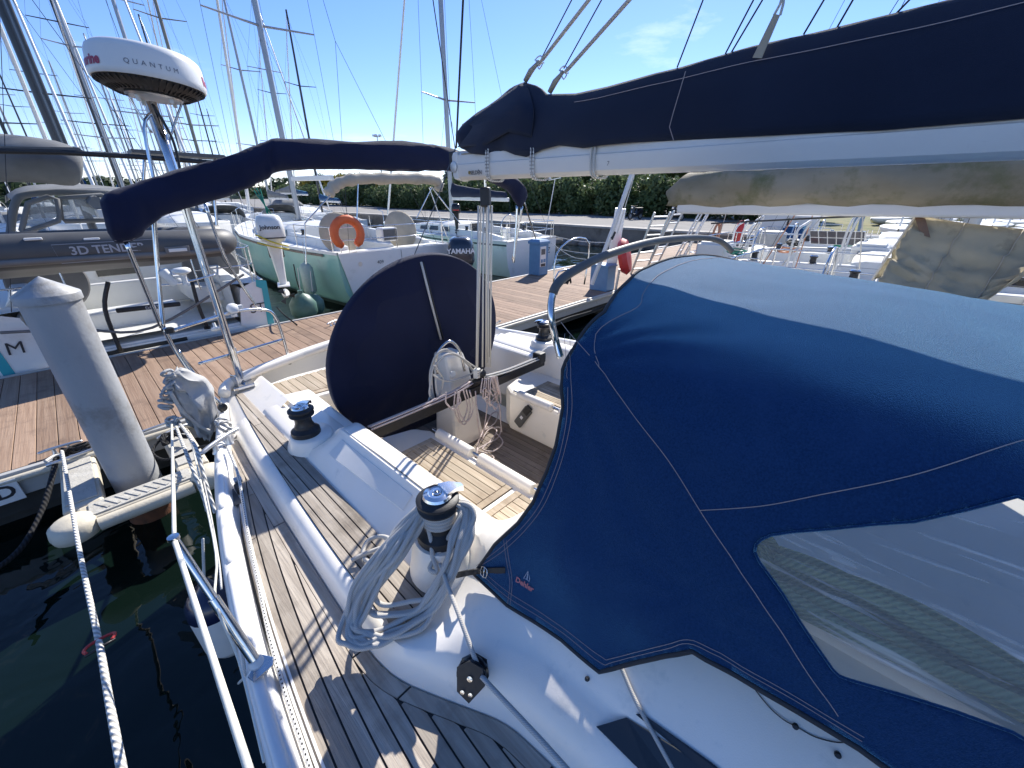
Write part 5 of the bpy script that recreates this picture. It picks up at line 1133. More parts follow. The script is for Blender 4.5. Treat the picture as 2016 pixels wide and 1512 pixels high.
    if level >= 1:
        for s_ in (-1, 1):
            for a, b_ in ((.34,.40),(.415,.475),(.49,.545)):
                pts = []
                for t, q in ((a,.28),(b_,.28),(b_-.004,.68),(a+.004,.68)):
                    wd = min(cw+.22, hb(t)*.66); h = cabin_h*float(np.interp(t, tt, hh)); pts.append((s_*(wd*lerp(1,.93,q/.8)+.008), L_*t, sh(t)+.03+h*q))
                part(cb, 'window', MB().slab(pts, (s_,0,0), .004), 'window_dark')
        part(cb, 'companionway', MB().box((0, y1-.012, F+.2), (.62,.02,.55)), 'window_dark')
        for t in (.5, .6): part(cb, 'deck_hatch', MB().box((0, L_*t, sh(t)+.06+cabin_h*float(np.interp(t, tt, hh))*1.1), (.5,.5,.04)), 'window_dark', None, .01)
    if hood_on:
        hr = []
        for y, h, wk in ((y1-.55,.98,1.0),(y1-.2,1.0,1.02),(y1+.35,.82,.98),(y1+.75,.46,.92)):
            hr.append([((cw+.1)*wk*math.copysign(abs(math.cos(a))**.6, math.cos(a)), y, F+.1+h*.95*max(0, math.sin(a))**.7) for a in np.linspace(PI, 0, 15)])
        so_ = part(th, 'sprayhood', MB().loft(hr), hood, 60); so_.modifiers.new('thick', 'SOLIDIFY').thickness = .012
        if level >= 2: part(so_, 'bow_tube', MB().tube(hr[0], .022, 6), 'steel', 180)
    # rig
    mh = mh or L_*1.28; my = L_*mt; mz = sh(mt)+cabin_h
    rm = [(math.cos(a)*.075, math.sin(a)*.115) for a in np.linspace(0, 2*PI, 13)[:-1]]
    mo_ = part(th, 'mast', MB().loft([[(x*k, my+y*k-.012*(z-mz)*.9, z) for x, y in rm] for z, k in ((mz-.3,1),(mz+mh*.6,1),(mz+mh,.75))], True, False, True), mast, 40)
    mx_ = lambda z: my-.012*(z-mz)*.9
    tips = {}
    for k in range(spr):
        z = mz+mh*(k+1)/(spr+1); l_ = hb(mt)*(.80-.14*k)
        for s_ in (-1, 1):
            tips[(k, s_)] = (s_*l_, mx_(z)-.25, z+.06); part(mo_, 'spreader', MB().tube([(0, mx_(z), z), tips[(k, s_)]], [.035,.022], 6), mast, 60)
    for s_ in (-1, 1):
        base = (s_*hb(mt)*.93, my-.1, sh(mt)); pth = [base]+[tips[(k, s_)] for k in range(spr)]+[(0, mx_(mz+mh*.96), mz+mh*.96)]
        part(mo_, 'shroud', MB().tube(pth, .006, 4), 'wire_dark')
        if level >= 1: part(mo_, 'shroud', MB().tube([(s_*hb(mt)*.9, my-.45, sh(mt)), (0, mx_(mz+mh/(spr+1)), mz+mh/(spr+1)-.1)], .005, 4), 'wire_dark')
        part(mo_, 'backstay', MB().tube([(s_*hb(0)*.8, .05, sh(0)), (0, lerp(0, my, .28), lerp(F, mz+mh, .28)), (0, mx_(mz+mh), mz+mh)], .005, 4), 'wire_dark')
    part(mo_, 'forestay', MB().tube([(0, L_*.97, sh(.97)+.1), (0, lerp(L_*.97, my, .06), lerp(sh(1), mz+mh, .06)), (0, lerp(L_*.97, my, .9), lerp(sh(1), mz+mh, .9)), (0, mx_(mz+mh), mz+mh)], [.012,.055,.03,.008], 6), genoa, 60)
    if level >= 1:
        part(mo_, 'halyard', MB().tube([(.07, my-.16, mz+.2), (.06, mx_(mz+mh)-.12, mz+mh-.1)], .006, 4), 'wire'); part(mo_, 'masthead_gear', MB().tube([(0, mx_(mz+mh), mz+mh), (0, mx_(mz+mh)-.05, mz+mh+.5)], .008, 4).tube([(-.2, my-.15, mz+mh+.1), (.2, my-.15, mz+mh+.1)], .01, 4), 'wire')
    if boom_on:
        be = L_*boomend; z = mz+boomz-.6; bo_ = part(th, 'boom', MB().bar((0, my-.12, z), (0, be, z-.04), .10, .14), 'alu_white', None, .02)
        if cover:
            rr = []
            for i, y in enumerate(np.linspace(my-.2, be+.15, 24)):
                q = i/23; hgt = lerp(.52, .18, q**.7); w_ = lerp(.17,.11,q)*(1+.12*noise.noise(Vector((y*2.2, L_, 0))))
                rr.append([(w_*math.cos(a)*(1 if math.sin(a) < .2 else .75), float(y), z+.04+hgt*.5+hgt*.55*math.sin(a)+.02*noise.noise(Vector((y*3, a, 1)))) for a in np.linspace(0, 2*PI, 13)[:-1]])
            part(bo_, 'sail_cover', MB().loft(rr, True, True, True), cover, 60)
    if rails:
        h0 = hb(.02)*.97; g_ = .62
        pr_ = [(-hb(.16)*.97, L_*.16, sh(.16)+g_), (-h0, .25, F+g_), (-h0*.93, .06, F+g_), (0 if not opn else -h0*.45, .04, F+g_)]
        pr2 = [(-x, y, z) for x, y, z in pr_[::-1]]
        mb = MB()
        for dz in (0, -.3):
            if opn: mb.tube([(x, y, z+dz) for x, y, z in pr_], .0125, 6).tube([(x, y, z+dz) for x, y, z in pr2], .0125, 6)
            else: mb.tube([(x, y, z+dz) for x, y, z in pr_+pr2[1:]], .0125, 6)
        part(th, 'pushpit', mb, 'steel', 180)
        for x, y, z in pr_+pr2: part(th, 'rail_post', MB().tube([(x, y, z), (x, y, z-g_)], .0125, 6), 'steel', 60)
        if level >= 1:
            for s_ in (-1, 1):
                for t in (.28,.40,.52,.64,.76): part(th, 'stanchion', MB().tube([(s_*hb(t)*.98, L_*t, sh(t)), (s_*hb(t)*.98, L_*t, sh(t)+.62)], .0125, 6), 'steel', 60)
                for dz in (.61,.32): part(th, 'lifeline', MB().tube([(s_*hb(t)*.98, L_*t, sh(t)+dz) for t in (.16,.28,.40,.52,.64,.76,.9)], .004, 4), 'wire')
            t = .9; part(th, 'pulpit', MB().tube([(-hb(t), L_*t, sh(t)), (-hb(t), L_*t, sh(t)+.62), (-.15, L_*1.02, sh(1)+.64), (.15, L_*1.02, sh(1)+.64), (hb(t), L_*t, sh(t)+.62), (hb(t), L_*t, sh(t))], .0125, 6), 'steel', 60)
    if level >= 1:
        for s_ in (-1, 1):
            for y in (y1*.45, y1*.8):
                wn = part(th, 'winch', MB().lathe([(.085,0),(.085,.03),(.06,.05),(.055,.13),(.075,.15),(.075,.17)], (s_*(cw+.08), y, F+.25), 14), 'black_rubber', 40); part(wn, 'cap', MB().lathe([(.07,.172),(.06,.19),(0,.19)], (s_*(cw+.08), y, F+.25), 14), 'chrome', 40)
        if wheel:
            wy = y1*.38; wc = Vector((0, wy, F+.35))
            wo_ = part(th, 'steering_wheel', MB().tube([wc+Vector((.5*math.cos(a), 0, .5*math.sin(a))) for a in np.linspace(0, 2*PI, 33)[:-1]], .016, 6, True), 'steel', 180)
            part(wo_, 'spokes', MB().tube([wc+Vector((-.5,0,0)), wc+Vector((.5,0,0))], .01, 5).tube([wc+Vector((0,0,-.5)), wc+Vector((0,0,.5))], .01, 5), 'steel')
            part(th, 'binnacle', MB().box((0, wy+.18, F-.1), (.28,.22,.95)), deck, None, .05)
    return th
# --- white yacht with teal trim moored stern-to across the pontoon (left)
B1X, B1Y = .62, 8.55
b1 = yacht((B1X, B1Y, 0), 0, 12.0, 4.1, 1.30, 'white yacht with teal trim and open stern across the pontoon at the left', hood='grey_sailcover', cover='grey_sailcover', mast='mast_dark', mt=.47, opn=True, wheel=False, hood_on=False, boomz=1.35, boomend=.12)
part(b1, 'transom_sill', MB().box((0,.02,.30), (3.5,.10,.62)), 'hull_white', None, .02)
part(b1, 'stern_platform', MB().box((0,.38,.62), (2.4,.72,.05)), 'deck_white', None, .01)
part(b1, 'cockpit_locker', MB().box((-.25,1.0,.86), (1.5,.5,.30)), 'deck_white', None, .03)
part(b1, 'locker_mouth', MB().box((-.2,-.035,.45), (1.1,.03,.26)), 'dark_under')
part(b1, 'cockpit_bridge', MB().box((0,2.1,1.05), (2.3,.12,.5)), 'deck_white', None, .03)
for s_ in (-1, 1):
    qp = part(b1, 'quarter_panel', MB().slab([(s_*1.18,-.03,.62),(s_*1.70,-.03,.20),(s_*1.76,-.03,1.30),(s_*1.55,-.03,1.34),(s_*1.32,-.03,1.25)], (0,-1,0), .02), 'hull_white')
    part(qp, 'teal_band', MB().slab([(s_*1.70,-.055,.20),(s_*1.765,-.055,1.33),(s_*1.60,-.055,1.37),(s_*1.58,-.055,1.25),(s_*1.66,-.055,1.20),(s_*1.60,-.055,.40),(s_*1.42,-.055,.44)], (0,-1,0), .006), 'teal')
    part(qp, 'inner_wall', MB().slab([(s_*1.30,-.02,.62),(s_*1.32,-.02,1.25),(s_*1.22,1.6,1.30),(s_*1.2,1.6,.75)], (s_,0,0), .03), 'deck_white')
    part(qp, 'lettering', MB().text('ST' if s_ > 0 else 'M', .24, lambda x, y, s_=s_: (s_*1.50+x, -.062, .86+y), shear=.1), 'print_dark')
part(b1, 'teal_boot', MB().box((0,-.038,.14), (3.0,.012,.10)), 'teal')
for wx in (1.25, -.95):
    wd = part(b1, 'wheel_cover', MB().lathe([(0,.03),(.44,.02),(.46,0),(.44,-.02),(0,-.03)], (wx, 1.25, 1.50), 32, Matrix.Rotation(R(82),3,'X')), 'tender_light', 40)
# dark sprayhood with clear panes, built pane by pane
hs_ = thing('sprayhood', (B1X-.1, 11.4, 1.5), 'charcoal framed sprayhood with clear windows on the left yacht', 'sprayhood')
def framed(par, pts, y, fr=.05):
    q = [PY(a, b_, y) for a, b_ in pts]; pane = MB().slab(q, (0,1,0), .01).build('pane', 'clear_glass', par); MB().tube(q, .035, 8, True).build('pane_frame', 'grey_sailcover', par, 60)
framed(hs_, [(42,455),(55,400),(95,387),(112,392),(118,425),(115,435),(45,458)], 10.4)
framed(hs_, [(118,390),(200,384),(215,388),(222,425),(205,434),(128,436),(120,425)], 10.5)
MB().tube(spl(ly([(20,465),(30,400),(60,382),(150,378),(230,382),(300,392)], 10.6), 4), .05, 8).build('roof_edge', 'grey_sailcover', hs_, 180)
MB().loft([spl(ly([(25,395),(60,378),(150,374),(232,378)], 10.6), 3), spl(ly([(10,385),(50,366),(150,362),(245,370)], 11.6), 3), spl(ly([(10,400),(50,380),(150,378),(245,385)], 12.3), 3)]).build('roof', 'grey_sailcover', hs_, 180)
# inflatable tender hung on the davits
TY = 8.15
td = thing('inflatable_tender', (.3, TY, 1.8), 'grey inflatable tender slung across the stern on davits', 'dinghy')
def tline(z0, pts): return pts
tub = MB().tube(spl([(-2.6,TY,2.12),(-1.2,TY,2.12),(.3,TY,2.10),(1.25,TY,2.07),(1.78,TY+.15,2.06),(1.94,TY+.5,2.08),(1.85,TY+.85,2.10)], 5), [.215]*21+[.20,.19,.18,.17,.16,.15,.14,.13,.12,.1], 18).build('tube', 'tender_grey', td, 180)
MB().tube([(-2.6,TY+.95,2.12),(.3,TY+.95,2.10),(1.5,TY+.9,2.08),(2.0,TY+.8,2.09)], .20, 14).build('tube', 'tender_grey', td, 180)
MB().tube(spl([(-2.6,TY-.19,2.02),(0,TY-.19,2.0),(1.25,TY-.17,1.97),(1.75,TY-.05,1.97),(2.0,TY+.35,2.0)], 5), .045, 8).build('rub_strake', 'tender_light', td, 180)
MB().loft([[(-2.6,TY-.1,1.95),(-2.6,TY+.5,1.75),(-2.6,TY+1.05,1.95)],[(1.2,TY-.1,1.93),(1.2,TY+.5,1.75),(1.2,TY+1.0,1.93)],[(1.9,TY+.2,1.95),(1.9,TY+.5,1.88),(1.9,TY+.8,1.95)]]).build('hull_bottom', 'tender_light', td, 180)
MB().box((-.5,TY+.5,2.2), (3.0,.7,.04)).build('floor', 'tender_light', td)
for px in (580, 945): pass
tzf = lambda x, y: (PY(215,490,TY-.21).x+x, TY-.218+.4*abs(y)**2, PY(215,490,TY-.21).z+y)
MB().text('3D TENDER', .145, tzf, bold=.003).build('lettering', 'tender_print', tub)
MB().text('LIGHT  INFLATABLE  BOATS', .034, lambda x, y: tzf(x, y-.10)).build('lettering', 'tender_print', tub)
cx0, cz0 = PY(215,490,TY-.22).x, PY(215,490,TY-.22).z-.02
MB().tube([(cx0-.50,TY-.216,cz0-.12),(cx0+.50,TY-.216,cz0-.12),(cx0+.52,TY-.212,cz0+.11),(cx0-.52,TY-.212,cz0+.11)], .004, 4, True).build('border', 'tender_print', tub)
hp = PY(350,492,TY-.23); MB().box(hp, (.30,.02,.10)).build('grab_handle', 'tender_light', td, bev=.03); MB().box(hp+Vector((0,-.014,0)), (.22,.012,.045)).build('handle_grip', 'white_plastic', td, bev=.015)
for px in (65, 180): MB().box(PY(px,470,TY-.1), (.16,.16,.03)).build('lifting_eye', 'white_plastic', td, bev=.01)
for i, (a, b_, c) in enumerate((((213,555),(207,610),(237,690)), ((378,555),(390,600),(408,645)))):
    dv = thing('davit', PY(*c, 8.5), 'black bent davit arm under the tender, %s one' % ('left' if i == 0 else 'right'), 'davit'); MB().tube(spl(ly([a, b_, c], 8.45), 4), .028, 8).build('arm', 'black_rubber', dv, 180); MB().lathe([(.05,-.02),(.05,.02),(0,.03)], PY(*c, 8.5), 10).build('foot', 'black_rubber', dv)
db = tag(MB().bar(PY(228,612,8.6), PY(355,598,8.6), .07, .07).build('boat_pad', 'black_rubber', bev=.02), 'black padded bar lying across the left yacht stern', 'pad')
MB().text('DAVIT', .06, lambda x, y: PY(300,605,8.555)+Vector((x, 0, y+.0))).build('lettering', 'print_white', db)
rope('davit_fall', ly([(0,655),(150,648),(300,645),(480,540)], 8.3), .02, 'tender_light', 'pale grey strap running under the tender')
# solar panels and arch bar over the cockpit of the left yacht
ar = thing('solar_arch', (B1X, 9.3, 3.2), 'black bar carrying flat grey solar panels above the left yacht stern', 'arch')
MB().tube(ly([(-60,296),(120,300),(260,308),(420,320)], 9.2), .035, 8).build('bar', 'black_rubber', ar, 60)
MB().slab([PY(0,288,9.2), PY(155,290,9.2), PY(165,298,9.2), PY(0,296,9.2)], (0,1,0), .5).build('panel', 'grey_plastic', ar); MB().slab([PY(258,293,9.2), PY(440,305,9.2), PY(455,313,9.2), PY(260,300,9.2)], (0,1,0), .5).build('panel', 'grey_plastic', ar)
for px in (285, 425): MB().tube(ly([(px,310),(px-4,380),(px+4,470)], 9.4), .022, 8).build('arch_leg', 'steel', ar, 60)
# end of that yacht's grey sail cover, hanging low
gc = thing('grey_sail_cover', PY(80,320,10), 'plump grey sail cover end at the far left', 'sail cover')
MB().tube(spl(ly([(-80,308),(20,312),(90,318),(140,326),(163,332)], 10.2), 4), [.32]*11+[.31,.30,.28,.26,.22,.12], 14).build('canvas', 'grey_sailcover', gc, 180)
# outboard motors
def outboard(p, s_, hoodm, label, word, wm, lean=0, rz=0, legm=None):
    o = thing('outboard_motor', p, label, 'outboard', None, rz); o.rotation_euler.x = lean; o.scale = (s_, s_, s_)
    sec = lambda z, a, b_, dy=0: [(a*math.copysign(abs(math.cos(q))**.6, math.cos(q)), dy+b_*math.copysign(abs(math.sin(q))**.6, math.sin(q)), z) for q in np.linspace(0, 2*PI, 25)[:-1]]
    cw_ = part(o, 'cowling', MB().loft([sec(.0,.15,.20), sec(.05,.17,.23), sec(.16,.175,.24), sec(.26,.165,.225), sec(.32,.14,.19), sec(.345,.09,.13)], True, True, True), hoodm, 50)
    part(cw_, 'band', MB().loft([sec(.045,.172,.232), sec(.06,.174,.235)], True), 'print_dark')
    part(cw_, 'lettering', MB().text(word, .085 if len(word) < 7 else .075, lambda x, y: (x, -.243, .19+y), bold=.002), wm)
    part(o, 'leg', MB().loft([sec(0,.10,.15), sec(-.25,.075,.12), sec(-.5,.055,.10), sec(-.62,.05,.11)], True, False, True), legm or hoodm, 50)
    part(o, 'cavitation_plate', MB().box((0,-.06,-.60), (.16,.34,.02)), legm or hoodm, None, .008)
    part(o, 'gear_case', MB().lathe([(0,-.2),(.04,-.16),(.055,0),(.045,.14),(0,.2)], (0,0,-.74), 12, Matrix.Rotation(R(90),3,'X')), legm or hoodm, 60)
    for k in range(3):
        a = k*2.09; part(o, 'propeller_blade', MB().slab([(.02*math.cos(a),-.2,-.74+.02*math.sin(a)), (.11*math.cos(a-.35),-.19,-.74+.11*math.sin(a-.35)), (.12*math.cos(a+.3),-.22,-.74+.12*math.sin(a+.3))], (0,-1,0), .012), 'black_metal')
    part(o, 'clamp', MB().box((0,.2,-.12), (.2,.14,.26)), 'black_metal', None, .02); part(o, 'tiller', MB().tube([(.05,.2,.0),(.12,.5,.05)], .02, 6), 'black_rubber')
    return o
ob1 = outboard(PY(538,474,9.05), 1.38, 'outboard_white', 'white outboard motor tied with yellow cord on a stern rail', 'Johnson', 'print_dark', 0, R(-18))
for k in range(2): MB().tube(spl([(-.19,-.18,.1-.1*k),(0,-.255,.0-.06*k),(.17,-.22,-.06-.04*k)], 4), .011, 6).build('cord', 'yellow_rope', ob1, 180, world=False)
ob2 = outboard(PY(909,520,9.6), 2.25, 'outboard_blue', 'dark blue outboard motor on the stern of the pale green yacht', 'YAMAHA', 'print_white', 0, R(-40), 'black_metal')
ob3 = outboard(PY(898,420,13.5), 1.05, 'black_gloss', 'black outboard motor on a rail behind the dark blue one', '', 'print_white', 0, R(-40), 'black_metal')
MB().box((0,-.25,.12), (.22,.012,.035)).build('stripe', 'red', ob3, world=False)
# --- pale green yacht
B2X, B2Y = 6.35, 10.3
b2 = yacht((B2X, B2Y, 0), 0, 12.6, 4.15, 1.42, 'pale green hulled yacht with white transom and beige covers', hull='mint', cover=None, mt=.52, wheel=False, hood_on=False, bot='mint_dark', boomz=2.0, boomend=.26, mh=17)
part(b2, 'transom', MB().slab([(-1.74,-.02,1.44),(-1.45,-.02,.15),(1.45,-.02,.15),(1.74,-.02,1.44)], (0,-1,0), .03), 'hull_white', None, .01)
part(b2, 'seam_line', MB().box((.05,-.053,.85), (.012,.004,1.1)), 'grey_plastic')
part(b2, 'lettering', MB().text('409', .13, lambda x, y: (-.62+x, -.056, 1.14+y)), 'print_dark'); part(b2, 'drain', MB().lathe([(.06,0),(.06,.01),(0,.01)], (-1.2,-.05,1.15), 16, Matrix.Rotation(R(90),3,'X')), 'alu', 40)
for wx, wy in ((-1.15,.95),(.75,.95)):
    part(b2, 'wheel_cover', MB().lathe([(0,.05),(.5,.035),(.54,0),(.5,-.035),(0,-.05)], (wx, wy, 1.83), 36, Matrix.Rotation(R(80),3,'X')), 'beige_canvas', 40)
part(b2, 'grill_box', MB().box((.0,.5,1.78), (.5,.35,.36)), 'alu_white', None, .05)
part(b2, 'grill_lid', MB().box((.0,.315,1.78), (.42,.012,.28)), 'grey_plastic', None, .03)
hb_ = thing('horseshoe_buoy', PY(685,463,10.25), 'orange horseshoe lifebuoy on the stern rail of the pale green yacht', 'lifebuoy')
hc = PY(685,464,10.2); hpts = [hc+Vector((.34*math.cos(a), 0, .05+.33*math.sin(a))) for a in np.linspace(R(-58), R(238), 18)]
MB().tube(hpts, [.075]+[.105]*16+[.075], 12).build('foam', 'orange', hb_, 180)
bb = thing('beige_bimini', (B2X, 10.9, 2.9), 'beige folded bimini sleeve over the pale green yacht stern', 'bimini')
MB().tube(spl(ly([(645,385),(655,370),(675,358),(710,352),(760,352),(810,352),(850,354),(864,362),(862,376)], 10.8), 4), [.06]+[.135*(1+.13*math.sin(k*2.3)+.08*math.sin(k*5.1)) for k in range(31)]+[.06], 12).build('sleeve', 'beige_canvas', bb, 180)
for a, b_ in (((650,385),(600,440)), ((705,362),(702,455)), ((850,368),(905,440)), ((850,370),(820,430)), ((600,440),(603,520)), ((845,370),(885,480))): MB().tube(ly([a, b_], 10.7), .016, 6).build('frame_tube', 'steel', bb, 60)
# fenders of the pale green yacht
def fender(p, r_, h_, mat, label):
    f = thing('fender', p, label, 'fender'); MB().lathe([(0,-h_/2),(r_*.6,-h_/2+r_*.2),(r_,-h_/2+r_*.8),(r_,h_/2-r_*.8),(r_*.6,h_/2-r_*.2),(r_*.2,h_/2),(r_*.2,h_/2+.06),(0,h_/2+.06)], p, 18).build('body', mat, f, 60)
    MB().tube([p+Vector((0,0,h_/2)), p+Vector((.05,0,h_/2+.5))], .008, 5).build('lanyard', 'rope_white', f)
fender(PY(607,550,11.2), .16, .85, 'mint_fender', 'long pale green fender hanging on the pale green hull')
fender(PY(598,606,8.95), .26, .62, 'green_fender', 'dark green ball fender at the corner of the teal trimmed stern')
fender(PY(620,600,9.6), .2, .5, 'green_fender', 'second dark green fender between the two yachts')
# --- older white yacht beyond, and its neighbours towards the quay
b3 = yacht((12.2, 10.4, 0), 0, 10.5, 3.4, 1.25, 'older white yacht with a rounded stern just left of the utility post', mt=.45, cover='canvas_boom', hood_on=False, stripe='navy_hull', boomend=.12)
part(b3, 'lettering', MB().text('Z', .3, lambda x, y: (.95+x, -.02, .8+y)), 'print_dark')
# --- yachts on our own side of the pontoon, to port
n1 = yacht((7.4, 2.0, 0), PI, 11.0, 3.6, 1.25, 'white yacht alongside to port with khaki boom cover and beige tent', cover=None, boom_on=False, hood_on=False, mt=.42, rails=True)
n2 = yacht((11.7, 3.9, 0), PI, 10.5, 3.5, 1.2, 'second white yacht to port, beyond the khaki boom', cover='grey_sailcover', hood='beige_canvas', mt=.44, boomend=.2, hood_on=False)
n3 = yacht((15.9, 3.9, 0), PI, 10, 3.4, 1.15, 'third white yacht to port, towards the quay', cover='canvas_navy', hood='canvas_navy', mt=.44, stripe='navy_hull', boomend=.2, hood_on=False)
n4 = yacht((20.0, 3.7, 0), PI, 9.5, 3.2, 1.1, 'fourth white yacht to port, closest to the quay wall', cover='grey_sailcover', hood='canvas_navy', mt=.44, level=1, boomend=.2, hood_on=False)
# khaki boom cover on the neighbour
KX = 6.6
kb = thing('khaki_boom', (KX, 3, 2.6), 'neighbouring white boom under a stained khaki sail cover', 'boom')
MB().bar(PX(1335,410,KX), PX(1335,410,KX)+Vector((0,-9,.10)), .13, .15).build('extrusion', 'alu_white', kb, bev=.03)
rr = []
y0 = PX(1316,398,KX).y
for i in range(40):
    q = i/39; y = y0-q*8; zt = float(np.interp(q, [0,.02,.1,.5,1], [2.86,3.04,3.10,3.22,3.5])); zb = float(np.interp(q, [0,.05,.3,1], [2.62,2.60,2.64,2.70])); w_ = float(np.interp(q, [0,.03,.15,1], [.06,.16,.22,.25])); c = (zt+zb)/2
    rr.append([(KX+w_*math.cos(a)*(1+.1*math.sin(y*5+a*2)), y+.04*math.sin(a*3), c+(zt-zb)/2*math.sin(a)+.02*noise.noise(Vector((y*2.5, a*1.3, 2)))+.015*math.sin(y*9+a)) for a in np.linspace(0, 2*PI, 21)[:-1]])
MB().loft(rr, True, True, True).build('sail_cover', 'khaki_canvas', kb, 180)
for px in (1457,1405,1545,1915): 
    p = PX(px, 405, KX-.15); MB().bar(p+Vector((0,0,.08)), p+Vector((0,0,-.14)), .02, .05).build('strap', 'beige_canvas', kb)
MB().tube([PX(1400,440,6.9), PX(1700,425,6.9), PX(2016,395,6.9), PX(2300,370,6.9)], .012, 6).build('guy_wire', 'wire_dark', kb)
# beige canvas tent over the neighbour's hatch
tn = thing('canvas_tent', (6.6, -.3, 1.6), 'weathered beige canvas awning pitched like a tent over the neighbouring deck', 'awning')
TX = 6.7
ridge = [PX(1805,424,TX), PX(1900,440,TX), PX(2016,452,TX), PX(2180,470,TX)]
near = [PX(1722,562,TX-.6), PX(1800,600,TX-.7), PX(1905,610,TX-.8), PX(2030,520,TX-.6)]
far = [PX(1715,550,TX+1.0), PX(1850,520,TX+1.1), PX(2016,520,TX+1.1), PX(2180,530,TX+1.1)]
def trow(a, b_, n_=17, sag=.06):
    return [Vector(a).lerp(Vector(b_), k/(n_-1))-Vector((0,0,sag*math.sin(PI*k/(n_-1))))+Vector((-.09,.03,.05))*(noise.noise(Vector((k*.9+a[1]*3.5, a[1]*2.2-k*.35, 1)))+.5*noise.noise(Vector((k*1.7, a[1]*7+k*.8, 4))))*min(1, k/2) for k in range(n_)]
R1, R2, R3 = spl(ridge, 5), spl(near, 5), spl(far, 5)
to = MB().loft([trow(a, b_) for a, b_ in zip(R1, R2)]).loft([trow(a, b_) for a, b_ in zip(R1, R3)]).build('canvas', 'tent_canvas', tn, 180); to.modifiers.new('thick', 'SOLIDIFY').thickness = .006
MB().slab([PX(1800,424,TX-.03), PX(1822,430,TX-.05), PX(1832,468,TX-.18), PX(1812,462,TX-.16)], (-1,0,0), .006).build('patch', 'tent_patch', tn)
for q in (5, 10): MB().tube([p+Vector((-.012,0,.004)) for p in trow(R1[q], R2[q])], .006, 5).build('seam', 'beige_canvas', tn, 180)
MB().tube([PX(1802,426,TX), PX(1716,552,TX+.05)], .012, 6).build('edge_rope', 'rope_white', tn)
# raised gangway on the pontoon edge, grey post
gw = thing('raised_gangway', PZ(1165,560,.56), 'grey gangway hoisted up on a line at the pontoon edge', 'gangway')
MB().tube([PY(1165,560,5.3), PY(1205,455,5.0), PY(1246,338,4.8)], .05, 10).build('pole', 'alu_white', gw, 60); MB().bar(PY(1200,545,5.45), PY(1222,410,5.4), .26, .05, (1,.6,0)).build('plank', 'alu', gw, bev=.01)
MB().tube([PY(1202,470,5.02), PY(1208,456,5.0)], .062, 10).build('band', 'black_rubber', gw, 60); MB().tube([PY(1215,460,4.95), PY(1252,335,4.75)], .010, 6).build('hoist_line', 'rope_white', gw)
bb_ = thing('dock_box', PZ(1190,565,.56), 'pale blue dock box at the foot of the hoisted gangway', 'box'); q_ = PY(1188,530,5.5); MB().box((q_.x, q_.y, .85), (.4,.5,.6)).build('body', 'blue_post', bb_, bev=.02); MB().box((q_.x, q_.y, 1.17), (.44,.54,.05)).build('lid', 'blue_post', bb_, bev=.01)
for i, (a, b_) in enumerate((((1088,465),(1205,478)), ((1096,490),(1195,500)), ((1085,478),(1165,512)))): rope('mooring_line', [PY(*a, 10.2), PY((a[0]+b_[0])/2, (a[1]+b_[1])/2+(4, 3, 10)[i], 9.4), PY(*b_, 8.4)], .014, 'rope_white', ('upper','middle','sagging')[i]+' white mooring line crossing the water right of the utility post')
# utility post on the pontoon
up_ = thing('utility_post', (9.85, 8.15, .55), 'blue pontoon utility post with white service panel', 'utility post')
uz = .55
MB().box((9.85,8.15,1.0), (.42,.42,.90)).build('body', 'blue_post', up_, bev=.02); MB().loft([[(9.85+a*f, 8.15+b_*f, z) for a, b_ in ((-.24,-.24),(.24,-.24),(.24,.24),(-.24,.24))] for z, f in ((1.45,1),(1.52,1),(1.58,.7))], True, True, True).build('lid', 'blue_post', up_, bev=.01)
MB().box((9.79,7.93,1.10), (.26,.012,.58)).build('panel', 'white_plastic', up_, bev=.004); MB().box((9.79,7.922,1.24), (.18,.012,.16)).build('display', 'grey_plastic', up_)
for k in range(2): MB().box((9.73+k*.12,7.918,.98), (.08,.02,.10)).build('socket', 'blue_post', up_, bev=.006)
MB().box((9.79,7.921,.86), (.2,.010,.08)).build('label_strip', 'print_dark', up_)
# ------------------------------------------------------------------ far yachts, quay furniture, person
def clone(src, loc, rz, label, group, s_=1):
    c = copy_tree(src); c.location = loc; c.rotation_euler = (0,0,rz); c.scale = (s_, s_, s_); c['label'] = label; c['group'] = group; return c
f0 = yacht((-3.6, 30, 0), 0, 11, 3.6, 1.2, 'far yacht among the crowded masts at the left', 'far yachts on the next pontoons', level=0, mh=13.5, mast='mast_dark', cover='canvas_navy', hood_on=False, rails=False)
f1 = yacht((7.6, 29, 0), 0, 11.5, 3.6, 1.2, 'far yacht with an olive mast between the teal and the pale green yachts', None, level=0, mh=15, mast='mast_olive', cover='beige_canvas', hood_on=True, rails=False)
f2 = yacht((3.6, 31, 0), 0, 10.5, 3.4, 1.15, 'far yacht among the crowded masts at the left', 'far yachts on the next pontoons', level=0, mh=12.5, cover='grey_sailcover', hood_on=True, rails=False)
rn = random.Random(21); FL = []
for x in (-.2, 11.4, 14.9): FL.append((x, 30+rn.uniform(-1, 1), 0))
for x in (-7.5,-3.8,0,3.9,7.6,11.2,15,18.6): FL.append((x, 46+rn.uniform(-1.5, 1.5), PI if rn.random() < .5 else 0))
for x in (-4,1,5,9,13,17.5): FL.append((x, 66+rn.uniform(-2, 2), 0))
for x, y in ((-1.6,36.5),(1.7,38),(5.4,37),(2.4,53),(6.0,54),(9.4,52.5),(3.2,75),(7.4,77),(11.6,76)): FL.append((x, y, PI))
for x in (-2,4,9,14,19): FL.append((x*1.2, 92+rn.uniform(-3, 3), PI))
for x in (0,7,14,21): FL.append((x*1.3, 125+rn.uniform(-3, 3), PI))
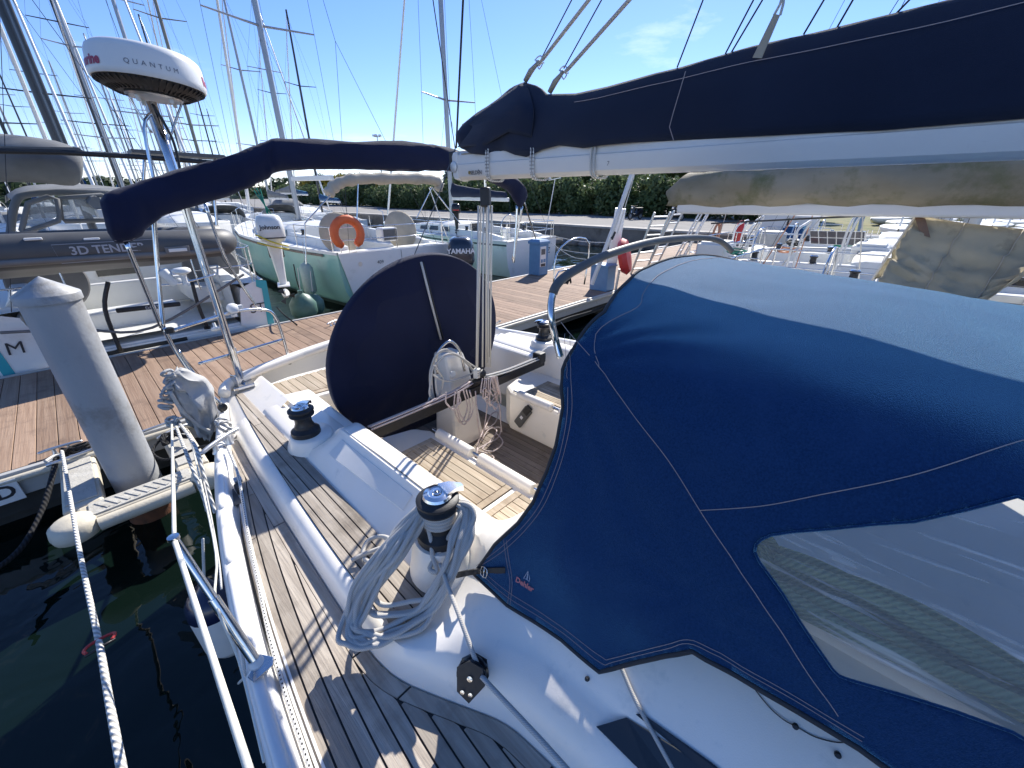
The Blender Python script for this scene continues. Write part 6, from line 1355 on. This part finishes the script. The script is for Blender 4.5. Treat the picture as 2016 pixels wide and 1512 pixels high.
for i, (x, y, rz) in enumerate(FL):
    clone((f0, f2)[i % 2], (x, y, 0), rz, 'far yacht among the crowded masts at the left', 'far yachts on the next pontoons', rn.uniform(.85, 1.2))
for i, y in enumerate((42.5, 62, 88)):
    fp_ = MB().box((3, y, .35), (44, 1.8, .35)).build('far_pontoon', 'fascia'); tag(fp_, kind='structure')
# small craft laid up on the ground at the far right
dm = MB().loft([[(w_*math.cos(a), y, .45+h*math.sin(a)) for a in np.linspace(PI, 2*PI, 11)] for y, w_, h in ((0,.62,.42),(1.2,.75,.45),(2.6,.66,.42),(3.7,.3,.3),(4.2,.03,.1))], False, True).mesh('hull', 60); dm.materials.append(M_['hull_white'])
dd = MB().loft([[(-w_, y, .45), (0, y, .5), (w_, y, .45)] for y, w_ in ((0,.62),(1.2,.75),(2.6,.66),(3.7,.3),(4.2,.03))]).mesh('cover', 60); dd.materials.append(M_['deck_white'])
dt = MB().box((0,1.0,.12), (1.3,.12,.1)).box((0,2.8,.12), (1.0,.12,.1)).tube([(0,2.2,.5),(0,2.0,5.4)], .035, 6).mesh('trolley', 40); dt.materials.append(M_['alu'])
rn = random.Random(8); k = 0
for r_ in range(4):
    for i in range(8):
        th = thing('sailing_dinghy', (29.5+r_*5.2+rn.uniform(-.5, .5), -12.5+i*1.9+rn.uniform(-.3, .3), .99), 'small white sailing dinghy laid up in the rows ashore at the far right', 'dinghy', 'dinghies laid up ashore', R(80)+rn.uniform(-.2, .2))
        shared('hull', dm, th); shared('cover', dd, th); shared('trolley', dt, th)
gs = MB().add([(29,-30,.99),(70,-30,.99),(70,6.5,.99),(29,6.5,.99)], [(0,1,2,3)]).build('grass_verge', 'grass'); tag(gs, kind='structure')
# scooters on the quay road
def scooter(loc, rz, label):
    s = thing('scooter', loc, label, 'scooter', None, rz)
    for y in (-.62, .62):
        w_ = part(s, 'wheel', MB().tube([(0, y+.22*math.cos(a), .25+.22*math.sin(a)) for a in np.linspace(0, 2*PI, 19)[:-1]], .05, 8, True), 'black_rubber', 180); part(w_, 'rim', MB().lathe([(0,-.02),(.16,-.02),(.16,.02),(0,.02)], (0,y,.25), 14, Matrix.Rotation(R(90),3,'Y')), 'alu', 40)
    part(s, 'body', MB().loft([[(-.16,-.75,.55),(-.16,-.75,.75),(.16,-.75,.75),(.16,-.75,.55)],[(-.2,-.3,.35),(-.2,-.3,.80),(.2,-.3,.80),(.2,-.3,.35)],[(-.18,.05,.25),(-.18,.05,.42),(.18,.05,.42),(.18,.05,.25)],[(-.18,.42,.28),(-.18,.42,.45),(.18,.42,.45),(.18,.42,.28)]], True, True, True), 'black_gloss', 50, .03)
    part(s, 'front_shield', MB().loft([[(-.22,.45,.35),(.22,.45,.35),(.2,.55,.35),(-.2,.55,.35)],[(-.2,.36,.98),(.2,.36,.98),(.16,.48,.98),(-.16,.48,.98)]], True, True, True), 'black_gloss', None, .03)
    part(s, 'seat', MB().box((0,-.35,.85), (.3,.75,.10)), 'black_rubber', None, .04); part(s, 'handlebar', MB().tube([(-.34,.28,1.04),(0,.38,1.0),(.34,.28,1.04)], .02, 6), 'black_rubber', 60); part(s, 'fork', MB().tube([(0,.40,.95),(0,.62,.25)], .035, 6), 'alu', 60)
    part(s, 'headlight', MB().box((0,.50,.90), (.16,.06,.12)), 'chrome', None, .03); part(s, 'mirror', MB().tube([(-.26,.3,1.04),(-.3,.3,1.22)], .008, 4).box((-.31,.3,1.25), (.11,.03,.07)), 'black_rubber')
scooter(PZ(1250,432,1.0), R(78), 'dark scooter parked alone on the quay road before the hedge'); scooter(PZ(1330,434,1.0), R(70), 'dark scooter with a lower grey cover parked nearer the khaki boom')
# bins and a car at the far end of the road
for i, (px, py) in enumerate(((718,404),(742,404))):
    p = PX(px, py-2, 44); p.z = .99; bn = thing('recycling_bin', p, 'white and blue street bin by the hedge, %s one' % ('left' if i == 0 else 'right'), 'bin')
    MB().box(p+Vector((0,0,.75)), (1.3,1.5,1.4)).build('body', 'paint_white', bn, bev=.06); MB().box(p+Vector((-.66,0,.62)), (.03,1.2,.9)).build('front_panel', 'blue_post', bn); MB().box(p+Vector((0,0,1.5)), (1.36,1.56,.12)).build('lid', 'paint_white', bn, bev=.04)
def car(loc, rz, matn, label):
    c = thing('parked_car', loc, label, 'car', None, rz)
    S = [(-2.1,.55,.75,.62),(-2.0,.45,.9,.80),(-1.2,.35,.95,.86),(0,.35,.98,.86),(1.2,.35,.92,.86),(1.95,.42,.75,.80),(2.1,.5,.62,.6)]
    part(c, 'body', MB().loft([[(-w_, y, z0), (-w_, y, z1*.8), (-w_*.9, y, z1), (w_*.9, y, z1), (w_, y, z1*.8), (w_, y, z0)] for y, z0, z1, w_ in S], True, True, True), matn, 40)
    part(c, 'cabin', MB().loft([[(-.76,y,.9),(-.62,y+dy,h),(.62,y+dy,h),(.76,y,.9)] for y, dy, h in ((-1.8,.25,.95),(-1.3,.1,1.42),(.2,0,1.46),(1.1,-.3,.98))], True, True, True), 'glass_dark', 40); part(c, 'roof', MB().loft([[(-.60,y,z),(0,y,z+.03),(.60,y,z)] for y, z in ((-1.3,1.43),(-.5,1.5),(.2,1.47))]), matn, 60)
    for x in (-.84, .84):
        for y in (-1.3, 1.3): wv = part(c, 'wheel', MB().lathe([(.2,-.1),(.32,-.1),(.33,0),(.32,.1),(.2,.1)], (x,y,.33), 18, Matrix.Rotation(R(90),3,'Y')), 'black_rubber', 40); part(wv, 'rim', MB().lathe([(0,-.09),(.2,-.09),(.2,.09),(0,.09)], (x,y,.33), 14, Matrix.Rotation(R(90),3,'Y')), 'alu', 40)
        part(c, 'headlight', MB().box((x*.72,2.03,.68), (.3,.06,.12)), 'chrome', None, .02)
car((45.5, 64, .99), 0, 'paint_white', 'white car parked beyond the street bins'); car((42.5, 88, .99), 0, 'paint_silver', 'silver car parked far along the quay under yellow trees')
# weather mast and lamp on the quay
wm = thing('weather_mast', PX(1070,450,19.0), 'slim white weather instrument mast rising from the moored yachts', 'mast')
MB().tube([PX(1072,470,17), PX(1093,352,17)], .022, 6).build('tube', 'white_plastic', wm, 60); MB().tube([PX(1080,355,17), PX(1104,350,17)], .02, 6).build('arm', 'white_plastic', wm, 60); MB().lathe([(0,.09),(.07,.07),(.09,.0),(0,-.04)], PX(1081,352,17), 12).build('sensor', 'white_plastic', wm, 60)
fl2 = thing('floodlight_mast', (60, 101, .99), 'distant floodlight mast with a ring of lamps above the tree line', 'lamp post')
MB().tube([(60,101,.9),(60,101,16.0)], [.2,.1], 8).build('pole', 'mast_alu', fl2, 60)
for k in range(5): MB().box((60+.8*math.cos(k*1.26), 101+.8*math.sin(k*1.26), 15.9), (.5,.5,.4)).build('lamp_head', 'alu', fl2, bev=.05)
MB().tube([(60+.8*math.cos(a), 101+.8*math.sin(a), 15.7) for a in np.linspace(0, 2*PI, 13)[:-1]], .06, 5, True).build('ring', 'alu', fl2)
# pontoon clutter to the right: red lifebuoy cover, folded ladder gangways, chairs, orange rope
rc = thing('lifebuoy_case', PZ(1230,545,.55), 'round red lifebuoy case standing on the pontoon by the neighbouring yacht', 'lifebuoy'); cc = PY(1230,505,4.9)
MB().lathe([(0,.12),(.36,.10),(.43,.0),(.36,-.10),(0,-.12)], cc, 26, Matrix.Rotation(R(75),3,'X')@Matrix.Rotation(R(20),3,'Y')).build('shell', 'red', rc, 50); MB().tube([cc+Vector((0,.1,-.3)), Vector((cc.x, cc.y+.15, .55))], .03, 8).build('post', 'alu', rc, 60)
for i, (x, y) in enumerate(((12.2,6.0),(13.8,6.3),(15.4,6.2),(17.0,6.5))):
    fg = thing('aluminium_gangway', (x, y, .55), ('nearest','second','third','farthest')[i]+' of the upright aluminium gangway frames on the pontoon', 'gangway', None, R(15*i-20)); fg.rotation_euler.x = R(20)
    for s_ in (-.3, .3): part(fg, 'side_rail', MB().bar((s_,0,0), (s_,0,1.9), .05, .05, (0,1,0)), 'alu', None, .006)
    for k in range(7): part(fg, 'rung', MB().bar((-.3,0,.15+k*.27), (.3,0,.15+k*.27), .035, .035), 'alu')
rope('orange_coil', [Vector((12.9,4.1,1.75))+Vector((.12*math.cos(a*2), .08*math.sin(a), .28*math.sin(a*2+.4))) for a in np.linspace(0, 16, 50)], .03, 'rope_orange', 'salmon orange rope hank hanging on a stern rail to port', sm=2)
fe = thing('red_bag', Vector((14.6,4.0,1.7)), 'narrow red bag hanging on a stern rail to port', 'bag'); MB().lathe([(0,-.35),(.1,-.33),(.12,0),(.09,.28),(0,.33)], Vector((14.6,4.0,1.75)), 14).build('body', 'red', fe, 60); MB().tube([(14.6,4,2.05),(14.65,4,2.2)], .012, 6).build('handle', 'black_rubber', fe)
sp = thing('upright_panel', (12.2, 2.3, 1.75), 'framed solar panel standing upright on the second yacht to port', 'panel')
sq = [PX(1594,432+22,12.4), PX(1704,456,12.4), PX(1700,484,12.4), PX(1596,480,12.4)]
MB().slab(sq, (1,0,0), .03).build('frame', 'alu', sp)
for i in range(6):
    a0, a1 = (i+.06)/6, (i+.94)/6
    for j in range(2):
        b0_, b1_ = (j+.06)/2, (j+.94)/2; f_ = lambda a, b_: sq[0].lerp(sq[1], a).lerp(sq[3].lerp(sq[2], a), b_)+Vector((-.012,0,0))
        MB().slab([f_(a0,b0_), f_(a1,b0_), f_(a1,b1_), f_(a0,b1_)], (-1,0,0), .004).build('cell', 'solar', sp)
bx = [(1530,420,.9,.5),(1590,425,.7,.6),(1555,440,.6,.5)]
for i, (px, py, w_, h_) in enumerate(((1530,432,1.0,1.1),(1580,440,.9,.9))):
    p = PX(px, py, 18.5); lk = thing('dock_locker', (p.x, p.y, .56), 'pale grey dock box standing beyond the yachts to port, %s one' % ('left' if i == 0 else 'right'), 'box'); MB().box((p.x, p.y, .56+h_/2+.3), (.7,w_,h_+.6)).build('body', 'alu_white', lk, bev=.03); MB().box((p.x, p.y, .56+h_+.63), (.76,w_+.06,.06)).build('lid', 'alu_white', lk, bev=.01)
# winches-on-deck ropes etc on the pontoon beside our stern (right)
rope('dock_line', [PZ(1085,640,1.3), PZ(1120,625,.9), PZ(1165,612,.6), PZ(1225,590,.58)], .014, 'rope_black', 'black mooring line on the pontoon behind the port winch')
rope('dock_line', [(3.3,3.3,1.4), (3.9,4.4,.8), (4.3,5.25,.62)], .014, 'rope_white', 'white stern line from the port quarter to the pontoon')
bpst = thing('rail_post', PZ(1110,560,.6), 'steel pushpit frame of our yacht on the port quarter with black rope hank', 'railing')
for pts in (((1090,560),(1096,500),(1130,470),(1160,480),(1150,560)), ((1088,580),(1100,535),(1150,530))): MB().tube(spl([PY(a, b_, 3.75) for a, b_ in pts], 3), .0125, 8).build('rail', 'steel', bpst, 180)
rope('rope_hank', [PY(1118,545,3.7)+Vector((.05*math.cos(a*1.7), .03*math.sin(a), .10*math.sin(a*2.1))) for a in np.linspace(0, 16, 50)], .010, 'rope_black', 'black rope hank tied on the port stern rail', sm=2)
# stern lines and fallen green rope at the yachts across
rope('dock_line', [PZ(585,640,.6), PZ(560,620,.8), PY(545,605,9.0)], .014, 'rope_black', 'black mooring line from the pontoon to the teal trimmed stern')
rope('dock_line', ly([(655,640),(620,620),(590,570),(578,520)], 9.2), .012, 'rope_black', 'black mooring line rising to the pale green yacht corner')
for i, (a, b_) in enumerate((((505,370),(540,445)), ((500,375),(548,440)), ((512,372),(532,440)))): rope('green_line', ly([a, b_], 12.2), .014, 'rope_teal', ('first','second','third')[i]+' of the green lines below the mast foot behind the white outboard')
cleat(PZ(655,640,.55), .5, 'metal cleat on the far pontoon edge by the pale green yacht')
# --- person standing on the quay beyond the neighbouring yachts
pv = PZ(1680,468,1.0); pf = Vector((pv.x, pv.y, .99))
per = thing('person', pf, 'person in a teal shirt and pale jeans standing beyond the moored yachts', 'person', None, R(65))
J = {'pel':(0,0,.95),'sp':(0,.01,1.18),'ch':(0,.0,1.36),'nk':(0,.01,1.51),'hd':(0,.03,1.60),'ht':(0,.03,1.74),
     'hl':(.10,0,.90),'kl':(.12,.03,.50),'al':(.12,-.01,.08),'tl':(.13,.14,.04),'hr':(-.10,0,.90),'kr':(-.12,.02,.50),'ar':(-.13,-.02,.08),'tr':(-.14,.13,.04),
     'sl':(.20,0,1.43),'el':(.27,-.02,1.15),'wl':(.20,.16,.98),'fl':(.15,.23,.95),'sr':(-.20,0,1.43),'er':(-.27,-.02,1.15),'wr':(-.20,.16,.98),'fr':(-.15,.23,.95)}
RD_ = {'pel':.155,'sp':.15,'ch':.165,'nk':.062,'hd':.092,'ht':.07,'hl':.10,'kl':.068,'al':.045,'tl':.04,'hr':.10,'kr':.068,'ar':.045,'tr':.04,'sl':.075,'el':.05,'wl':.035,'fl':.035,'sr':.075,'er':.05,'wr':.035,'fr':.035}
Eg = [('pel','sp'),('sp','ch'),('ch','nk'),('nk','hd'),('hd','ht'),('pel','hl'),('hl','kl'),('kl','al'),('al','tl'),('pel','hr'),('hr','kr'),('kr','ar'),('ar','tr'),('ch','sl'),('sl','el'),('el','wl'),('wl','fl'),('ch','sr'),('sr','er'),('er','wr'),('wr','fr')]
nm_ = list(J); me = bpy.data.meshes.new('body'); me.from_pydata([J[k] for k in nm_], [(nm_.index(a), nm_.index(b_)) for a, b_ in Eg], [])
bo = bpy.data.objects.new('body', me); COL.objects.link(bo); bo.parent = per
sk_ = bo.modifiers.new('skin', 'SKIN'); sk_.use_smooth_shade = True
for i, k in enumerate(nm_): me.skin_vertices[0].data[i].radius = (RD_[k], RD_[k]*(.75 if k in ('pel','sp','ch') else 1)); me.skin_vertices[0].data[i].use_root = (k == 'pel')
bo.modifiers.new('sub', 'SUBSURF').levels = 2; bo.modifiers['sub'].render_levels = 2
# one skin: cloth zones by height in the body's own frame
m = bpy.data.materials.new('person_body'); m.use_nodes = True; t = m.node_tree; b = t.nodes['Principled BSDF']; b.inputs['Roughness'].default_value = .8
g = t.nodes.new('ShaderNodeNewGeometry'); tcx = t.nodes.new('ShaderNodeTexCoord'); sp_ = t.nodes.new('ShaderNodeSeparateXYZ'); t.links.new(tcx.outputs['Object'], sp_.inputs[0])
rp_ = t.nodes.new('ShaderNodeValToRGB'); rp_.color_ramp.interpolation = 'CONSTANT'; el = rp_.color_ramp.elements; el[0].position = 0; el[0].color = (.03,.025,.02,1); el[1].position = .05; el[1].color = (.22,.32,.42,1)
for pos, c in ((.53,(.05,.17,.19)),(.74,(.48,.30,.21))): e_ = el.new(pos); e_.color = (*c, 1)
dv = t.nodes.new('ShaderNodeMath'); dv.operation = 'DIVIDE'; dv.inputs[1].default_value = 2.0; t.links.new(sp_.outputs[2], dv.inputs[0]); t.links.new(dv.outputs[0], rp_.inputs[0]); t.links.new(rp_.outputs[0], b.inputs['Base Color']); me.materials.append(m)
part(per, 'hair', MB().lathe([(.0,.13),(.07,.115),(.10,.06),(.105,.0),(.095,-.04)], (0,.015,1.64), 16), 'hair', 180)
for s_ in (-1, 1):
    for k in range(4): part(per, 'finger', MB().tube([(s_*.15+(k-1.5)*.018, .24, .95), (s_*.13+(k-1.5)*.016, .29, .94-.004*k), (s_*.11+(k-1.5)*.014, .31, .92)], [.011,.010,.008], 6), 'skin', 180)
    part(per, 'thumb', MB().tube([(s_*.15, .21, .97), (s_*.13, .26, 1.0), (s_*.11, .28, 1.0)], [.012,.011,.009], 6), 'skin', 180)
    part(per, 'forearm_skin', MB().tube([(s_*.27,-.02,1.12), (s_*.235,.07,1.06), (s_*.20,.16,.98)], [.053,.047,.038], 10), 'skin', 180)
    part(per, 'eye', MB().lathe([(.009,0),(0,.006)], (s_*.03,.118,1.645), 8, Matrix.Rotation(R(-90),3,'X')), 'hair')
part(per, 'nose', MB().loft([[(-.012,.115,1.63),(.012,.115,1.63),(0,.12,1.65)],[(-.014,.14,1.61),(.014,.14,1.61),(0,.125,1.645)]], True, True, True), 'skin')
# deck clutter on the yachts to port
rn = random.Random(77)
CL = [((9.6,2.6,1.62),'rope_teal','green'),((10.6,2.9,1.6),'rope_white','white'),((10.9,1.9,1.62),'rope_orange','salmon'),((12.9,2.2,1.58),'rope_black','black'),((14.6,2.5,1.5),'rope_white','off-white'),((13.2,1.2,1.6),'rope_teal','dull green'),((8.7,3.2,1.55),'rope_grey','grey')]
PL = ('nearest the tent','beside the tent top','on the second yacht coaming','by a winch on the second yacht','on the third yacht','on the second yacht cabin','at the neighbouring stern')
for (p, m_, c_), w_ in zip(CL, PL):
    a0 = rn.uniform(0, 6); rope('rope_coil', [Vector(p)+Vector((.22*math.cos(a+a0), .16*math.sin(a*1.1), .02+.02*math.sin(a*1.7)+.004*a)) for a in np.linspace(0, 22, 70)], .013, m_, 'loose %s rope coil lying %s' % (c_, w_), sm=2, n=6)
for i, (x, y, z, h_) in enumerate(((9.4,1.6,1.3,2.3),(9.9,.9,1.3,2.5),(11.0,3.1,1.25,2.2),(12.6,3.2,1.25,2.1),(13.6,3.4,1.2,2.2))):
    st2 = thing('deck_arch', (x, y, z), ('tall','slim','bent','low','far')[i]+' white tube frame standing on a yacht to port', 'railing'); MB().tube(spl([(x,y,z),(x-.05,y,z+(h_-z)*.8),(x+.15,y-.1,h_),(x+.5,y-.1,h_),(x+.6,y,z+(h_-z)*.7),(x+.6,y,z)], 4), .02, 7).build('tube', 'white_plastic', st2, 180); MB().tube([(x-.03,y,z+(h_-z)*.5),(x+.6,y,z+(h_-z)*.5)], .014, 6).build('crossbar', 'steel', st2)
for i, (x, y, m_) in enumerate(((10.2,3.2,'deck_white'),(14.2,3.0,'grey_canvas'),(12.0,.6,'deck_white'),(17.2,3.0,'canvas_navy'))):
    bx_ = thing('covered_hatch', (x, y, 1.5), ('low white','grey canvas covered','rounded white','navy covered')[i]+' box on the deck of a yacht to port', 'box'); MB().box((x,y,1.62), (.8,.6,.34)).build('body', m_, bx_, bev=.03); MB().box((x,y,1.81), (.7,.5,.05)).build('lid', m_, bx_, bev=.02)

for i, (a, b_, x, m_, c_) in enumerate((((1490,540),(1580,400),9.3,'rope_orange','reddish'), ((1520,548),(1640,398),9.6,'rope_white','white'), ((1560,545),(1606,405),10.2,'rope_orange','second reddish'), ((1690,560),(1700,410),9.0,'rope_white','upright white'), ((1480,500),(1500,395),13.0,'rope_grey','grey'), ((1415,470),(1440,385),14.5,'rope_white','far white'))):
    rope('rigging_line', [PX(*a, x), PX(*b_, x), PX(*b_, x)+(PX(*b_, x)-PX(*a, x))*1.5], .010, m_, '%s rigging line slanting up from the yachts to port' % c_, sm=1)
